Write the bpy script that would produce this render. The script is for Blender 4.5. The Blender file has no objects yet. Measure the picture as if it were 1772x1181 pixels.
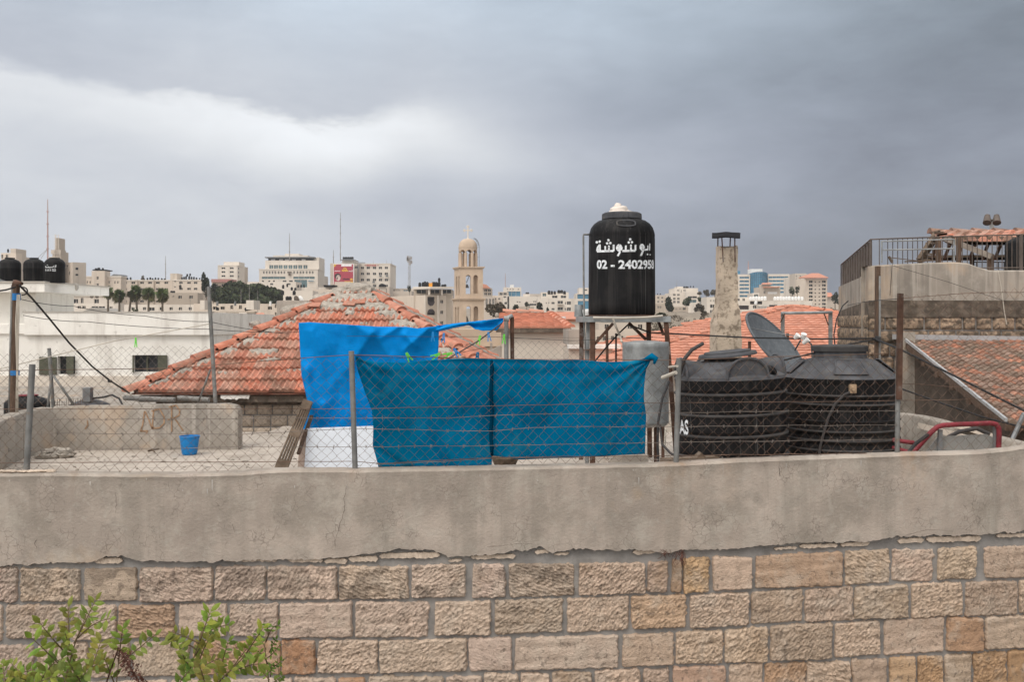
import bpy, math, random
from mathutils import Vector, Matrix, noise
random.seed(11)
R = math.radians
sc = bpy.context.scene
V = Vector
# ------------------------------------------------------------------ camera
F, HZ, CZ = 1722.8, 560.0, 3.2          # focal length in photo pixels, horizon row, eye height
cam = bpy.data.cameras.new('camera'); camo = bpy.data.objects.new('camera', cam)
sc.collection.objects.link(camo); sc.camera = camo
camo.location = (0, 0, CZ); camo.rotation_euler = (R(90), 0, 0)
cam.lens = 35; cam.sensor_width = 36; cam.shift_y = -30.5/1772
cam.clip_start = 0.05; cam.clip_end = 9000
cam.dof.use_dof = True; cam.dof.focus_distance = 9.5; cam.dof.aperture_fstop = 11

def mth(nt, op, a, b=None, c=None):
    n = nt.nodes.new('ShaderNodeMath'); n.operation = op
    for i, v in enumerate((a, b, c)):
        if v is None: continue
        if isinstance(v, (int, float)): n.inputs[i].default_value = v
        else: nt.links.new(v, n.inputs[i])
    return n.outputs[0]
def sstep(nt, v, lo, hi, a=0., b=1.):
    n = nt.nodes.new('ShaderNodeMapRange'); n.interpolation_type = 'SMOOTHSTEP'
    for i, q in enumerate((v, lo, hi, a, b)):
        if isinstance(q, (int, float)): n.inputs[i].default_value = q
        else: nt.links.new(q, n.inputs[i])
    return n.outputs[0]
def mixf(nt, f, a, b):
    return mth(nt, 'ADD', a, mth(nt, 'MULTIPLY', f, mth(nt, 'SUBTRACT', b, a)))
def mixc(nt, f, a, b, mode='MIX'):
    n = nt.nodes.new('ShaderNodeMix'); n.data_type = 'RGBA'; n.blend_type = mode
    for i, q in ((0, f), (6, a), (7, b)):
        if isinstance(q, (int, float)): n.inputs[i].default_value = q
        elif isinstance(q, (tuple, list)): n.inputs[i].default_value = tuple(q)[:3] + (1,)
        else: nt.links.new(q, n.inputs[i])
    return n.outputs[2]
def fnoise(nt, vec, scale, detail=5, rough=.55, dist=0.):
    n = nt.nodes.new('ShaderNodeTexNoise')
    n.inputs['Scale'].default_value = scale; n.inputs['Detail'].default_value = detail
    n.inputs['Roughness'].default_value = rough; n.inputs['Distortion'].default_value = dist
    nt.links.new(vec, n.inputs['Vector']); return n.outputs['Fac']
def mapping(nt, vec, s, loc=(0, 0, 0), rot=(0, 0, 0)):
    n = nt.nodes.new('ShaderNodeMapping'); n.inputs['Scale'].default_value = s
    n.inputs['Location'].default_value = loc; n.inputs['Rotation'].default_value = rot
    nt.links.new(vec, n.inputs['Vector']); return n.outputs[0]

# ------------------------------------------------------------------ world: storm cloud over a pale band
SUN_EL, SUN_AZ = R(50), R(218)          # azimuth measured from +Y (view direction) towards +X
w = bpy.data.worlds.new('World'); sc.world = w; w.use_nodes = True
nt = w.node_tree; nt.nodes.clear()
out = nt.nodes.new('ShaderNodeOutputWorld'); bg = nt.nodes.new('ShaderNodeBackground')
bg.inputs['Strength'].default_value = 0.1; nt.links.new(bg.outputs[0], out.inputs[0])
sky = nt.nodes.new('ShaderNodeTexSky'); sky.sky_type = 'NISHITA'; sky.sun_disc = False
sky.sun_elevation = SUN_EL; sky.sun_rotation = SUN_AZ; sky.dust_density = 3
tc = nt.nodes.new('ShaderNodeTexCoord'); D = tc.outputs['Generated']
sx = nt.nodes.new('ShaderNodeSeparateXYZ'); nt.links.new(D, sx.inputs[0])
az = mth(nt, 'ARCTAN2', sx.outputs[0], sx.outputs[1]); el = mth(nt, 'ARCSINE', sx.outputs[2])
U = mth(nt, 'ADD', mth(nt, 'MULTIPLY', az, 1/1.2), .5)
def ang(px, py=560): return math.atan2(px-886, F), math.atan2(560-py, math.hypot(F, px-886))
def crv(pts, ymax=1.):
    """value by photo column: pts = [(column, value)]"""
    n = nt.nodes.new('ShaderNodeFloatCurve'); c = n.mapping.curves[0]
    n.mapping.use_clip = False
    xs = [(ang(p)[0]/1.2+.5, v/ymax) for p, v in pts]
    xs = [(0, xs[0][1])] + xs + [(1, xs[-1][1])]
    c.points[0].location = xs[0]; c.points[1].location = xs[-1]
    for q in xs[1:-1]: c.points.new(*q)
    n.mapping.update(); nt.links.new(mth(nt, 'MINIMUM', mth(nt, 'MAXIMUM', U, 0.), 1.), n.inputs['Value'])
    return mth(nt, 'MULTIPLY', n.outputs[0], ymax)
edge = crv([(p, ang(p, y)[1]) for p, y in ((0, 118), (180, 158), (390, 182), (480, 208), (600, 226), (710, 205), (800, 228), (930, 258), (1150, 300), (1400, 300), (1772, 280))], .4)
Dc = mapping(nt, D, (1, 1, 2.6))
nA = fnoise(nt, Dc, 7.5, 6, .55, .35); nB = fnoise(nt, mapping(nt, D, (1, 1, 3.4), (3, 1, 2)), 4.2, 5, .5, .3)
nC = fnoise(nt, Dc, 22, 5, .6, .3)
dd = mth(nt, 'ADD', mth(nt, 'SUBTRACT', el, edge), mth(nt, 'MULTIPLY', mth(nt, 'SUBTRACT', nA, .5), .030))
dd = mth(nt, 'ADD', dd, mth(nt, 'MULTIPLY', mth(nt, 'SUBTRACT', nC, .5), .026))
dd = mth(nt, 'ADD', dd, mth(nt, 'MULTIPLY', mth(nt, 'SUBTRACT', fnoise(nt, Dc, 55, 5, .65, .4), .5), .012))
soft = crv([(0, .014), (400, .011), (650, .014), (800, .04), (1000, .07), (1300, .11), (1772, .12)])
msk = sstep(nt, dd, mth(nt, 'MULTIPLY', soft, -.6), mth(nt, 'MULTIPLY', soft, 1.4))
Lh = crv([(0, .67), (300, .68), (600, .64), (850, .51), (1100, .36), (1400, .25), (1600, .215), (1772, .195)])
Lb = crv([(0, .80), (250, .88), (450, .96), (700, .93), (820, .82), (950, .64), (1150, .46), (1400, .35), (1772, .29)])
below = mixf(nt, sstep(nt, mth(nt, 'SUBTRACT', edge, el), .0, .08), Lb, Lh)
below = mth(nt, 'ADD', below, mth(nt, 'MULTIPLY', mth(nt, 'SUBTRACT', nB, .5), .19))
below = mth(nt, 'ADD', below, mth(nt, 'MULTIPLY', mth(nt, 'SUBTRACT', nA, .5), .16))
below = mth(nt, 'ADD', below, mth(nt, 'MULTIPLY', mth(nt, 'SUBTRACT', nC, .5), .07))
La = crv([(0, .56), (300, .63), (600, .61), (800, .58), (1000, .47), (1250, .35), (1500, .27), (1772, .205)])
Lt = crv([(0, .43), (150, .58), (400, .71), (650, .75), (900, .61), (1200, .48), (1500, .335), (1772, .22)])
above = mixf(nt, sstep(nt, mth(nt, 'SUBTRACT', el, edge), .03, .17), La, Lt)
above = mth(nt, 'ADD', above, mth(nt, 'MULTIPLY', mth(nt, 'SUBTRACT', nB, .5), .30))
above = mth(nt, 'ADD', above, mth(nt, 'MULTIPLY', mth(nt, 'SUBTRACT', nA, .5), .17))
above = mth(nt, 'ADD', above, mth(nt, 'MULTIPLY', mth(nt, 'SUBTRACT', nC, .5), .05))
L = mixf(nt, msk, below, above)
# the cloud deck is thin and bright overhead and behind the photographer
L = mth(nt, 'ADD', L, sstep(nt, el, .42, 1.15, 0, 1.15))
L = mth(nt, 'ADD', L, sstep(nt, sx.outputs[1], .2, -.8, 0, .75))
L = mth(nt, 'MAXIMUM', L, .05)
tint = mixc(nt, sstep(nt, L, .22, .9), (.855, .955, 1.18), (.97, 1.0, 1.035))
tint = mixc(nt, sstep(nt, mth(nt, 'SUBTRACT', el, edge), .0, .16, 0, .8), tint, (.835, .995, 1.17))
tint = mixc(nt, mth(nt, 'MAXIMUM', sstep(nt, el, .42, .9), sstep(nt, sx.outputs[1], .2, -.5)), tint, (1.03, 1.0, .965))
cl = nt.nodes.new('ShaderNodeVectorMath'); cl.operation = 'SCALE'
nt.links.new(tint, cl.inputs[0]); nt.links.new(mth(nt, 'MULTIPLY', L, 10.), cl.inputs['Scale'])
nt.links.new(mixc(nt, .04, cl.outputs[0], sky.outputs[0]), bg.inputs['Color'])
sun = bpy.data.lights.new('sun', 'SUN'); suno = bpy.data.objects.new('sun', sun)
sc.collection.objects.link(suno)
sun.energy = 1.5; sun.angle = R(26); sun.color = (1, .935, .85)
sd = V((math.sin(SUN_AZ)*math.cos(SUN_EL), math.cos(SUN_AZ)*math.cos(SUN_EL), math.sin(SUN_EL)))
suno.rotation_euler = (-sd).to_track_quat('-Z', 'Y').to_euler(); suno.location = sd*60
vs = sc.view_settings; vs.view_transform = 'Standard'; vs.look = 'None'; vs.exposure = 0; vs.gamma = 1
sc.cycles.max_bounces = 6; sc.cycles.transparent_max_bounces = 8

# ------------------------------------------------------------------ helpers
def P(px, py, Y): return V(((px-886)/F*Y, Y, CZ+(HZ-py)/F*Y))
def PX(px, Y): return (px-886)/F*Y
def PZ(py, Y): return CZ+(HZ-py)/F*Y
def lerp(a, b, t): return a+(b-a)*t
def pw(pts, x):
    """piecewise linear, held outside"""
    if x <= pts[0][0]: return pts[0][1]
    for (a, ya), (b, yb) in zip(pts, pts[1:]):
        if x <= b: return ya+(yb-ya)*(x-a)/(b-a)
    return pts[-1][1]
def N3(x, y=0., z=0.): return noise.noise(V((x, y, z)))
def lin(r, g, b):
    return tuple(((c/255)/12.92 if c/255 <= .04045 else ((c/255+.055)/1.055)**2.4) for c in (r, g, b))

def tag(o, label=None, cat=None, group=None, kind=None):
    for k, v in (('label', label), ('category', cat), ('group', group), ('kind', kind)):
        if v: o[k] = v
    return o
def thing(name, label, cat, loc=(0, 0, 0), group=None):
    o = bpy.data.objects.new(name, None); sc.collection.objects.link(o)
    o.location = loc; o.empty_display_size = .1
    return tag(o, label, cat, group)
def wloc(o):
    p = V((0, 0, 0))
    while o is not None: p += o.location; o = o.parent
    return p
def dup(o, parent=None, loc=None, label=None, group=None):
    c = o.copy(); sc.collection.objects.link(c)
    if parent: c.parent = parent
    if loc is not None: c.location = loc
    if label: c['label'] = label
    if group: c['group'] = group
    for ch in list(o.children): dup(ch, c)
    return c

class MB:
    def __init__(s): s.v, s.f, s.m, s.t, s.cur, s.mi = [], [], [], [], (1, 1, 1), 0
    def vert(s, p): s.v.append(V(p)); s.t.append(s.cur); return len(s.v)-1
    def face(s, *i): s.f.append(tuple(i)); s.m.append(s.mi)
    def quad(s, a, b, c, d): s.face(*[s.vert(p) for p in (a, b, c, d)])
    def poly(s, pts): s.face(*[s.vert(p) for p in pts])
    def grid(s, fn, nu, nv, cu=False):
        b = len(s.v)
        for j in range(nv+1):
            for i in range(nu+(0 if cu else 1)): s.vert(fn(i/nu, j/nv))
        W = nu if cu else nu+1
        for j in range(nv):
            for i in range(nu):
                i2 = (i+1) % W
                s.face(b+j*W+i, b+j*W+i2, b+(j+1)*W+i2, b+(j+1)*W+i)
    def box(s, c, d, ax=None):
        c = V(c); ax = ax or (V((1, 0, 0)), V((0, 1, 0)), V((0, 0, 1)))
        b = len(s.v)
        for k in (-1, 1):
            for j in (-1, 1):
                for i in (-1, 1): s.vert(c+ax[0]*(i*d[0]/2)+ax[1]*(j*d[1]/2)+ax[2]*(k*d[2]/2))
        for q in ((0, 2, 3, 1), (4, 5, 7, 6), (0, 1, 5, 4), (2, 6, 7, 3), (0, 4, 6, 2), (1, 3, 7, 5)): s.face(*[b+i for i in q])
    def bb(s, x0, x1, y0, y1, z0, z1): s.box(((x0+x1)/2, (y0+y1)/2, (z0+z1)/2), (x1-x0, y1-y0, z1-z0))
    def bar(s, a, b, w, h, up=V((0, 0, 1))):
        a, b = V(a), V(b); d = (b-a); L = d.length; d.normalize()
        if abs(d.dot(up)) > .98: up = V((0, 1, 0))
        x = d.cross(up).normalized(); z = x.cross(d).normalized()
        s.box((a+b)/2, (w, L, h), (x, d, z))
    def tube(s, pts, r, n=6, cap=True):
        pts = [V(p) for p in pts]; k = len(pts)
        rr = r if isinstance(r, (list, tuple)) else [r]*k
        up = None; base = len(s.v)
        for i, p in enumerate(pts):
            d = (pts[min(i+1, k-1)]-pts[max(i-1, 0)])
            d = d.normalized() if d.length > 1e-9 else V((0, 0, 1))
            if up is None: up = V((0, 0, 1)) if abs(d.z) < .9 else V((1, 0, 0))
            x = d.cross(up)
            x = x.normalized() if x.length > 1e-6 else d.orthogonal().normalized()
            up = x.cross(d).normalized()
            for j in range(n):
                a = 2*math.pi*j/n; s.vert(p+x*(math.cos(a)*rr[i])+up*(math.sin(a)*rr[i]))
        for i in range(k-1):
            for j in range(n):
                j2 = (j+1) % n; s.face(base+i*n+j, base+i*n+j2, base+(i+1)*n+j2, base+(i+1)*n+j)
        if cap:
            s.face(*[base+j for j in range(n)][::-1]); s.face(*[base+(k-1)*n+j for j in range(n)])
    def lathe(s, prof, c, n=32, rfn=None):
        c = V(c); b = len(s.v)
        for r, z in prof:
            for j in range(n):
                a = 2*math.pi*j/n; q = r*(rfn(a, z) if rfn else 1)
                s.vert(c+V((math.cos(a)*q, math.sin(a)*q, z)))
        for i in range(len(prof)-1):
            for j in range(n):
                j2 = (j+1) % n; s.face(b+i*n+j, b+i*n+j2, b+(i+1)*n+j2, b+(i+1)*n+j)
        if prof[0][0] > 1e-5: s.face(*[b+j for j in range(n)][::-1])
        if prof[-1][0] > 1e-5: s.face(*[b+(len(prof)-1)*n+j for j in range(n)])
    def prism(s, pts, off):
        off = V(off); a = [s.vert(p) for p in pts]; b = [s.vert(V(p)+off) for p in pts]; n = len(a)
        s.face(*a[::-1]); s.face(*b)
        for i in range(n): s.face(a[i], a[(i+1) % n], b[(i+1) % n], b[i])
    def blob(s, c, rx, ry, rz, amp=.25, fr=2., nu=14, nv=8, seed=0.):
        c = V(c); b = len(s.v)
        for j in range(nv+1):
            for i in range(nu):
                a = 2*math.pi*i/nu; e = math.pi*(j/nv-.5)
                d = V((math.cos(a)*math.cos(e), math.sin(a)*math.cos(e), math.sin(e)))
                k = 1+amp*noise.fractal(d*fr+V((seed, seed*2, 0)), 1., 2., 4)
                s.vert(c+V((d.x*rx*k, d.y*ry*k, d.z*rz*k)))
        for j in range(nv):
            for i in range(nu):
                i2 = (i+1) % nu; s.face(b+j*nu+i, b+j*nu+i2, b+(j+1)*nu+i2, b+(j+1)*nu+i)
    def build(s, name, mats, parent=None, smooth=False, loc=None, sharp=None):
        if not isinstance(mats, (list, tuple)): mats = [mats]
        o0 = wloc(parent) if parent else (V(loc) if loc is not None else V((0, 0, 0)))
        me = bpy.data.meshes.new(name)
        me.from_pydata([tuple(p-o0) for p in s.v], [], s.f)
        for m in mats: me.materials.append(m)
        if len(mats) > 1: me.polygons.foreach_set('material_index', s.m)
        if True:
            a = me.color_attributes.new('tint', 'FLOAT_COLOR', 'POINT')
            a.data.foreach_set('color', [c for t in s.t for c in (*t, 1)])
        if smooth: me.polygons.foreach_set('use_smooth', [True]*len(s.f))
        me.validate(); me.update()
        if sharp is not None:
            me.set_sharp_from_angle(angle=R(sharp))
        o = bpy.data.objects.new(name, me); sc.collection.objects.link(o)
        if parent: o.parent = parent
        else: o.location = o0
        return o

def mat(name, col, rough=.85, metal=0., var=.12, vscale=2., spots=(), streaks=(), bump=0., bs=30., bdist=.01, tint=False, spec=.3, cracks=None, trans=0., warp=0., grime=None, stretch=None):
    m = bpy.data.materials.new(name); m.use_nodes = True; nt = m.node_tree; nt.nodes.clear()
    o = nt.nodes.new('ShaderNodeOutputMaterial'); b = nt.nodes.new('ShaderNodeBsdfPrincipled')
    nt.links.new(b.outputs[0], o.inputs[0])
    tc = nt.nodes.new('ShaderNodeTexCoord'); oi = nt.nodes.new('ShaderNodeObjectInfo')
    va = nt.nodes.new('ShaderNodeVectorMath'); va.operation = 'ADD'
    sca = nt.nodes.new('ShaderNodeVectorMath'); sca.operation = 'SCALE'
    nt.links.new(oi.outputs['Location'], sca.inputs[0]); sca.inputs['Scale'].default_value = .73
    nt.links.new(tc.outputs['Object'], va.inputs[0]); nt.links.new(sca.outputs[0], va.inputs[1])
    vec = va.outputs[0]
    c = tuple(col)+(1,)
    f = fnoise(nt, vec if stretch is None else mapping(nt, vec, stretch), vscale, 6, .6)
    g = sstep(nt, f, .28, .72, 1-var, 1+var)
    cc = nt.nodes.new('ShaderNodeVectorMath'); cc.operation = 'SCALE'; cc.inputs[0].default_value = col
    nt.links.new(g, cc.inputs['Scale']); cur = cc.outputs[0]
    if tint:
        at = nt.nodes.new('ShaderNodeAttribute'); at.attribute_name = 'tint'
        cur = mixc(nt, 1., cur, at.outputs['Color'], 'MULTIPLY')
    for k, (sc_, scl, lo, hi, amt) in enumerate(spots):
        n = fnoise(nt, mapping(nt, vec, (1, 1, 1), (7.3*k+1.7, 3.1*k, 5.9*k)), scl, 7, .62, .2)
        cur = mixc(nt, sstep(nt, n, lo, hi, 0., amt), cur, sc_)
    for k, (sc_, hs, zs, lo, hi, amt) in enumerate(streaks):
        n = fnoise(nt, mapping(nt, vec, (hs, hs, zs), (2.7*k, 9.2*k+4, .3)), 1., 5, .6)
        cur = mixc(nt, sstep(nt, n, lo, hi, 0., amt), cur, sc_)
    if cracks:
        sc_, scl, wid, amt = cracks
        vo = nt.nodes.new('ShaderNodeTexVoronoi'); vo.feature = 'DISTANCE_TO_EDGE'; vo.inputs['Scale'].default_value = scl
        nz = nt.nodes.new('ShaderNodeTexNoise'); nz.inputs['Scale'].default_value = scl*1.6; nt.links.new(vec, nz.inputs['Vector'])
        wv = nt.nodes.new('ShaderNodeVectorMath'); wv.operation = 'MULTIPLY_ADD'
        nt.links.new(nz.outputs['Color'], wv.inputs[0]); wv.inputs[1].default_value = (.35/scl*1.6,)*3; nt.links.new(vec, wv.inputs[2])
        nt.links.new(wv.outputs[0], vo.inputs['Vector'])
        k1 = sstep(nt, vo.outputs['Distance'], 0., wid, 1., 0.)
        k2 = sstep(nt, fnoise(nt, vec, scl*.22, 3), .5, .62, 0., amt)
        cur = mixc(nt, mth(nt, 'MULTIPLY', k1, k2), cur, sc_)
    nt.links.new(cur, b.inputs['Base Color'])
    b.inputs['Metallic'].default_value = metal; b.inputs['Specular IOR Level'].default_value = spec
    nt.links.new(sstep(nt, f, .25, .75, min(1, rough+.08), max(.03, rough-.1)), b.inputs['Roughness'])
    if trans:
        tr = nt.nodes.new('ShaderNodeBsdfTranslucent'); nt.links.new(cur, tr.inputs[0])
        mx = nt.nodes.new('ShaderNodeMixShader'); mx.inputs[0].default_value = trans
        nt.links.new(b.outputs[0], mx.inputs[1]); nt.links.new(tr.outputs[0], mx.inputs[2]); nt.links.new(mx.outputs[0], o.inputs[0])
    if bump:
        bn = nt.nodes.new('ShaderNodeBump'); bn.inputs['Strength'].default_value = bump; bn.inputs['Distance'].default_value = bdist
        nt.links.new(fnoise(nt, vec, bs, 6, .65), bn.inputs['Height']); nt.links.new(bn.outputs[0], b.inputs['Normal'])
    return m
# ------------------------------------------------------------------ materials
BR = (.10, .065, .04)
M = {}
M['plaster'] = mat('wall_plaster', (.415, .354, .305), .93, var=.17, vscale=2.2, bump=.6, bs=60, bdist=.008, tint=True,
    spots=[((.27, .238, .2), 2.6, .48, .64, .6), ((.47, .425, .37), 3.4, .50, .66, .6), ((.29, .255, .22), 8, .50, .66, .5), ((.45, .41, .36), 14, .52, .66, .4), ((.44, .32, .21), 1.6, .60, .72, .4)],
    streaks=[((.26, .23, .195), 5.5, .5, .5, .66, .45)], cracks=((.2, .17, .145), 22, .05, .75))
M['mortar'] = mat('mortar', (.265, .252, .24), .95, var=.2, vscale=7, bump=.5, bs=60, bdist=.008,
    spots=[((.16, .145, .135), 5, .54, .68, .6), ((.38, .36, .335), 3, .52, .68, .5)])
M['stone'] = mat('limestone', (.565, .455, .37), .95, var=.14, vscale=14, bump=1., bs=110, bdist=.012, tint=True,
    spots=[((.60, .505, .415), 6, .48, .66, .5), ((.40, .275, .18), 3.6, .55, .70, .5), ((.13, .105, .085), 30, .54, .66, .6)])
M['chip'] = mat('pale_stone', (.56, .46, .37), .9, var=.18, vscale=18, bump=.6, bs=60, spots=[((.24, .19, .14), 25, .6, .74, .6)])
M['concrete'] = mat('concrete', (.33, .295, .255), .93, var=.14, vscale=1.5, bump=.35, bs=45, bdist=.008,
    spots=[((.21, .19, .165), 1.8, .48, .64, .6), ((.42, .385, .34), 4, .52, .66, .5), ((.47, .35, .25), 1.1, .54, .64, .55)], streaks=[((.19, .17, .15), 7, .5, .50, .64, .55), ((.46, .42, .37), 11, .4, .56, .66, .5)])
M['floor'] = mat('terrace_concrete', (.43, .38, .33), .93, var=.12, vscale=1.2, bump=.3, bs=40,
    spots=[((.29, .25, .21), 1.4, .47, .63, .65), ((.50, .45, .40), 5, .52, .68, .45), ((.2, .17, .14), 11, .58, .7, .5)], cracks=((.16, .14, .12), 1.3, .02, .8))
M['darkcon'] = mat('weathered_concrete', (.15, .12, .095), .95, var=.3, vscale=3, bump=.6, bs=40, spots=[((.06, .05, .042), 6, .46, .62, .7), ((.32, .26, .2), 9, .54, .68, .7)], streaks=[((.08, .065, .05), 7, .8, .48, .62, .7)])
M['wire'] = mat('rusty_wire', (.15, .095, .07), .8, metal=.3, var=.4, vscale=8)
M['barb'] = mat('grey_wire', (.21, .18, .16), .7, metal=.5, var=.3, vscale=8)
M['galv'] = mat('galvanised_steel', (.30, .315, .32), .62, metal=.55, var=.25, vscale=9, bump=.1, bs=60, spots=[((.2, .12, .07), 12, .62, .74, .5), ((.5, .51, .52), 7, .6, .75, .5)])
M['pipegrey'] = mat('grey_pipe', (.20, .20, .195), .7, metal=.2, var=.25, vscale=9, spots=[((.24, .15, .08), 9, .56, .72, .6)])
M['rust'] = mat('rusty_steel', (.095, .052, .036), .9, metal=.1, var=.4, vscale=9, bump=.3, bs=80, spots=[((.28, .27, .26), 5, .56, .68, .55), ((.06, .035, .025), 12, .5, .7, .6)])
M['black'] = mat('black_plastic', (.0085, .0085, .0095), .6, var=.3, vscale=3, spec=.14, bump=.08, bs=20,
    spots=[((.03, .028, .026), 2.5, .5, .7, .5)], streaks=[((.15, .145, .14), 60, .35, .58, .68, .38), ((.035, .033, .032), 18, .8, .5, .64, .5)])
M['dusty'] = mat('dusty_black_plastic', (.078, .080, .088), .9, var=.28, vscale=6, spec=.2, bump=.12, bs=40, spots=[((.115, .105, .092), 9, .5, .7, .7), ((.022, .022, .024), 7, .56, .7, .6)])
M['paint'] = mat('white_spray_paint', (.72, .75, .78), .8, var=.2, vscale=30, spots=[((.06, .065, .07), 42, .54, .64, .7)])
M['rib'] = mat('dusty_rib', (.055, .053, .053), .85, var=.3, vscale=6, spec=.15)
M['teal'] = mat('teal_shade_cloth', (.0005, .155, .32), .95, var=.22, vscale=3, spec=.0, bump=.35, bs=300, bdist=.002,
    spots=[((.002, .2, .365), 2.2, .5, .7, .6), ((.03, .26, .38), 5, .54, .70, .45), ((.004, .085, .19), 4, .55, .7, .6)], streaks=[((.004, .19, .335), 140, .5, .5, .7, .35)], trans=.18)
M['tarp'] = mat('blue_tarpaulin', (.0005, .225, .62), .7, var=.14, vscale=3, spec=.06, bump=.5, bs=11, bdist=.03, spots=[((.005, .25, .72), 3, .52, .68, .5)], trans=.12)
M['bucket'] = mat('blue_bucket_plastic', (.01, .21, .55), .5, var=.12, vscale=10, spots=[((.05, .3, .6), 12, .6, .75, .5)])
M['board'] = mat('white_board', (.59, .63, .69), .7, var=.05, vscale=4, spots=[((.5, .5, .5), 6, .62, .8, .3)])
M['wood'] = mat('weathered_wood', (.13, .095, .068), .9, var=.35, vscale=6, bump=.4, bs=50, spots=[((.22, .18, .14), 7, .55, .7, .6)])
M['woodpole'] = mat('brown_wood', (.105, .068, .048), .9, var=.35, vscale=8, bump=.4, bs=50, stretch=(6, 6, .6))
M['tile'] = mat('terracotta', (.47, .19, .127), .9, var=.18, vscale=6, bump=.3, bs=50, tint=True, spots=[((.25, .17, .125), 4, .50, .66, .6), ((.55, .36, .27), 9, .52, .68, .5), ((.16, .12, .09), 13, .58, .7, .5)])
M['tilefar'] = mat('terracotta_clean', (.52, .235, .16), .9, var=.12, vscale=3, tint=True, spots=[((.42, .2, .14), 2.5, .55, .7, .5)])
M['tileold'] = mat('old_terracotta', (.27, .165, .125), .93, var=.25, vscale=4, tint=True, bump=.3, bs=40, spots=[((.15, .13, .1), 3.5, .48, .66, .65), ((.36, .28, .2), 8, .6, .74, .5)])
M['cement'] = mat('rough_cement', (.47, .425, .37), .96, var=.25, vscale=9, bump=1., bs=34, bdist=.05, spots=[((.22, .195, .165), 12, .52, .7, .6), ((.58, .54, .49), 15, .6, .72, .7)])
M['white'] = mat('white_render', (.84, .82, .775), .9, var=.05, vscale=.6, streaks=[((.52, .485, .44), 2.2, .22, .52, .68, .5)], spots=[((.60, .565, .52), 1.1, .5, .68, .45), ((.36, .34, .31), 5, .62, .72, .5)])
M['beige'] = mat('cream_render', (.66, .595, .52), .9, var=.07, vscale=.5, spots=[((.5, .42, .33), .8, .6, .8, .4)])
M['ashlar'] = mat('grey_ashlar', (.36, .315, .275), .93, var=.15, vscale=1.4, bump=.4, bs=12)
M['glass'] = mat('dark_window', (.022, .024, .028), .35, var=.5, vscale=.4, spec=.22)
M['glassteal'] = mat('teal_glass', (.075, .14, .155), .2, var=.3, vscale=.15, spec=.6)
M['glassblue'] = mat('blue_glass', (.045, .20, .33), .22, var=.25, vscale=.12, spec=.6)
M['frame'] = mat('window_frame', (.45, .42, .38), .7, var=.1)
M['shutter'] = mat('olive_shutter', (.085, .088, .062), .7, var=.15, vscale=5)
M['brownmetal'] = mat('brown_railing', (.12, .098, .085), .7, metal=.2, var=.2, vscale=6)
M['greymetal'] = mat('grey_metal', (.20, .205, .21), .6, metal=.4, var=.2, vscale=5)
M['darkmetal'] = mat('black_sheet', (.010, .009, .010), .8, var=.3, vscale=8, spec=.1)
M['dishm'] = mat('grey_dish', (.11, .123, .137), .7, var=.12, vscale=14, metal=.1, bump=.1, bs=90, spots=[((.27, .28, .29), 30, .56, .72, .5)])
M['red'] = mat('worn_red_paint', (.19, .022, .032), .6, var=.25, vscale=9, spots=[((.5, .42, .4), 26, .64, .74, .7), ((.09, .04, .035), 14, .6, .72, .6)])
M['cable'] = mat('black_cable', (.022, .022, .024), .7)
M['hose'] = mat('dusty_hose', (.06, .055, .055), .8)
M['rope'] = mat('pale_hose', (.48, .44, .38), .8, var=.2)
M['green'] = mat('lime_plastic', (.13, .62, .06), .5)
M['pegblue'] = mat('peg_blue', (.01, .22, .56), .5)
M['leaf'] = mat('leaf_green', (.20, .25, .05), .6, var=.25, vscale=20, tint=True, trans=.35)
M['stem'] = mat('stem_brown', (.14, .1, .05), .8)
M['dry'] = mat('dry_flower', (.10, .042, .03), .9, var=.4, vscale=30)
M['ground'] = mat('dry_ground', (.27, .225, .175), .96, var=.25, vscale=.06, spots=[((.11, .105, .07), .03, .5, .7, .7), ((.36, .31, .26), .2, .55, .7, .5)])
M['asphalt'] = mat('asphalt', (.06, .058, .055), .95, var=.2, vscale=3, bump=.3, bs=80)
M['pine'] = mat('pine_green', (.050, .064, .030), .9, var=.3, vscale=.5, tint=True)
M['cypress'] = mat('cypress_green', (.030, .037, .022), .9, var=.3, vscale=.5, tint=True)
M['scrub'] = mat('grey_scrub', (.10, .082, .06), .95, var=.35, vscale=.5, tint=True)
M['palm'] = mat('palm_green', (.065, .088, .032), .8, var=.25, vscale=.6, tint=True)
M['bark'] = mat('bark', (.13, .105, .08), .95, var=.25, vscale=4)
M['mast'] = mat('mast_steel', (.3, .28, .27), .7, var=.2, vscale=.4)
M['mastred'] = mat('mast_red', (.40, .25, .22), .8)
M['s1'] = mat('city_stone_a', (.60, .52, .44), .92, var=.08, vscale=.15, streaks=[((.42, .36, .31), .6, .06, .52, .68, .5)])
M['s2'] = mat('city_stone_b', (.52, .455, .39), .92, var=.09, vscale=.15, streaks=[((.36, .31, .26), .6, .06, .52, .68, .5)])
M['s3'] = mat('city_stone_c', (.66, .60, .53), .92, var=.07, vscale=.15, streaks=[((.46, .42, .37), .6, .06, .52, .68, .5)])
M['s4'] = mat('city_stone_d', (.44, .375, .31), .92, var=.1, vscale=.15)
M['tower'] = mat('church_stone', (.51, .40, .305), .93, var=.1, vscale=.8, spots=[((.44, .34, .23), 2.2, .55, .7, .5)])
M['roofgrey'] = mat('flat_roof', (.36, .34, .31), .95, var=.15, vscale=.2)
M['posterred'] = mat('poster_red', (.38, .045, .075), .6, var=.05)
M['posteryel'] = mat('poster_yellow', (.75, .48, .04), .6)
M['posterwht'] = mat('poster_white', (.78, .75, .76), .6)
M['posterdk'] = mat('poster_dark', (.035, .027, .028), .7, spec=.15)
M['skin'] = mat('poster_skin', (.62, .5, .45), .6)
M['signred'] = mat('sign_red', (.42, .06, .06), .6)
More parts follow.
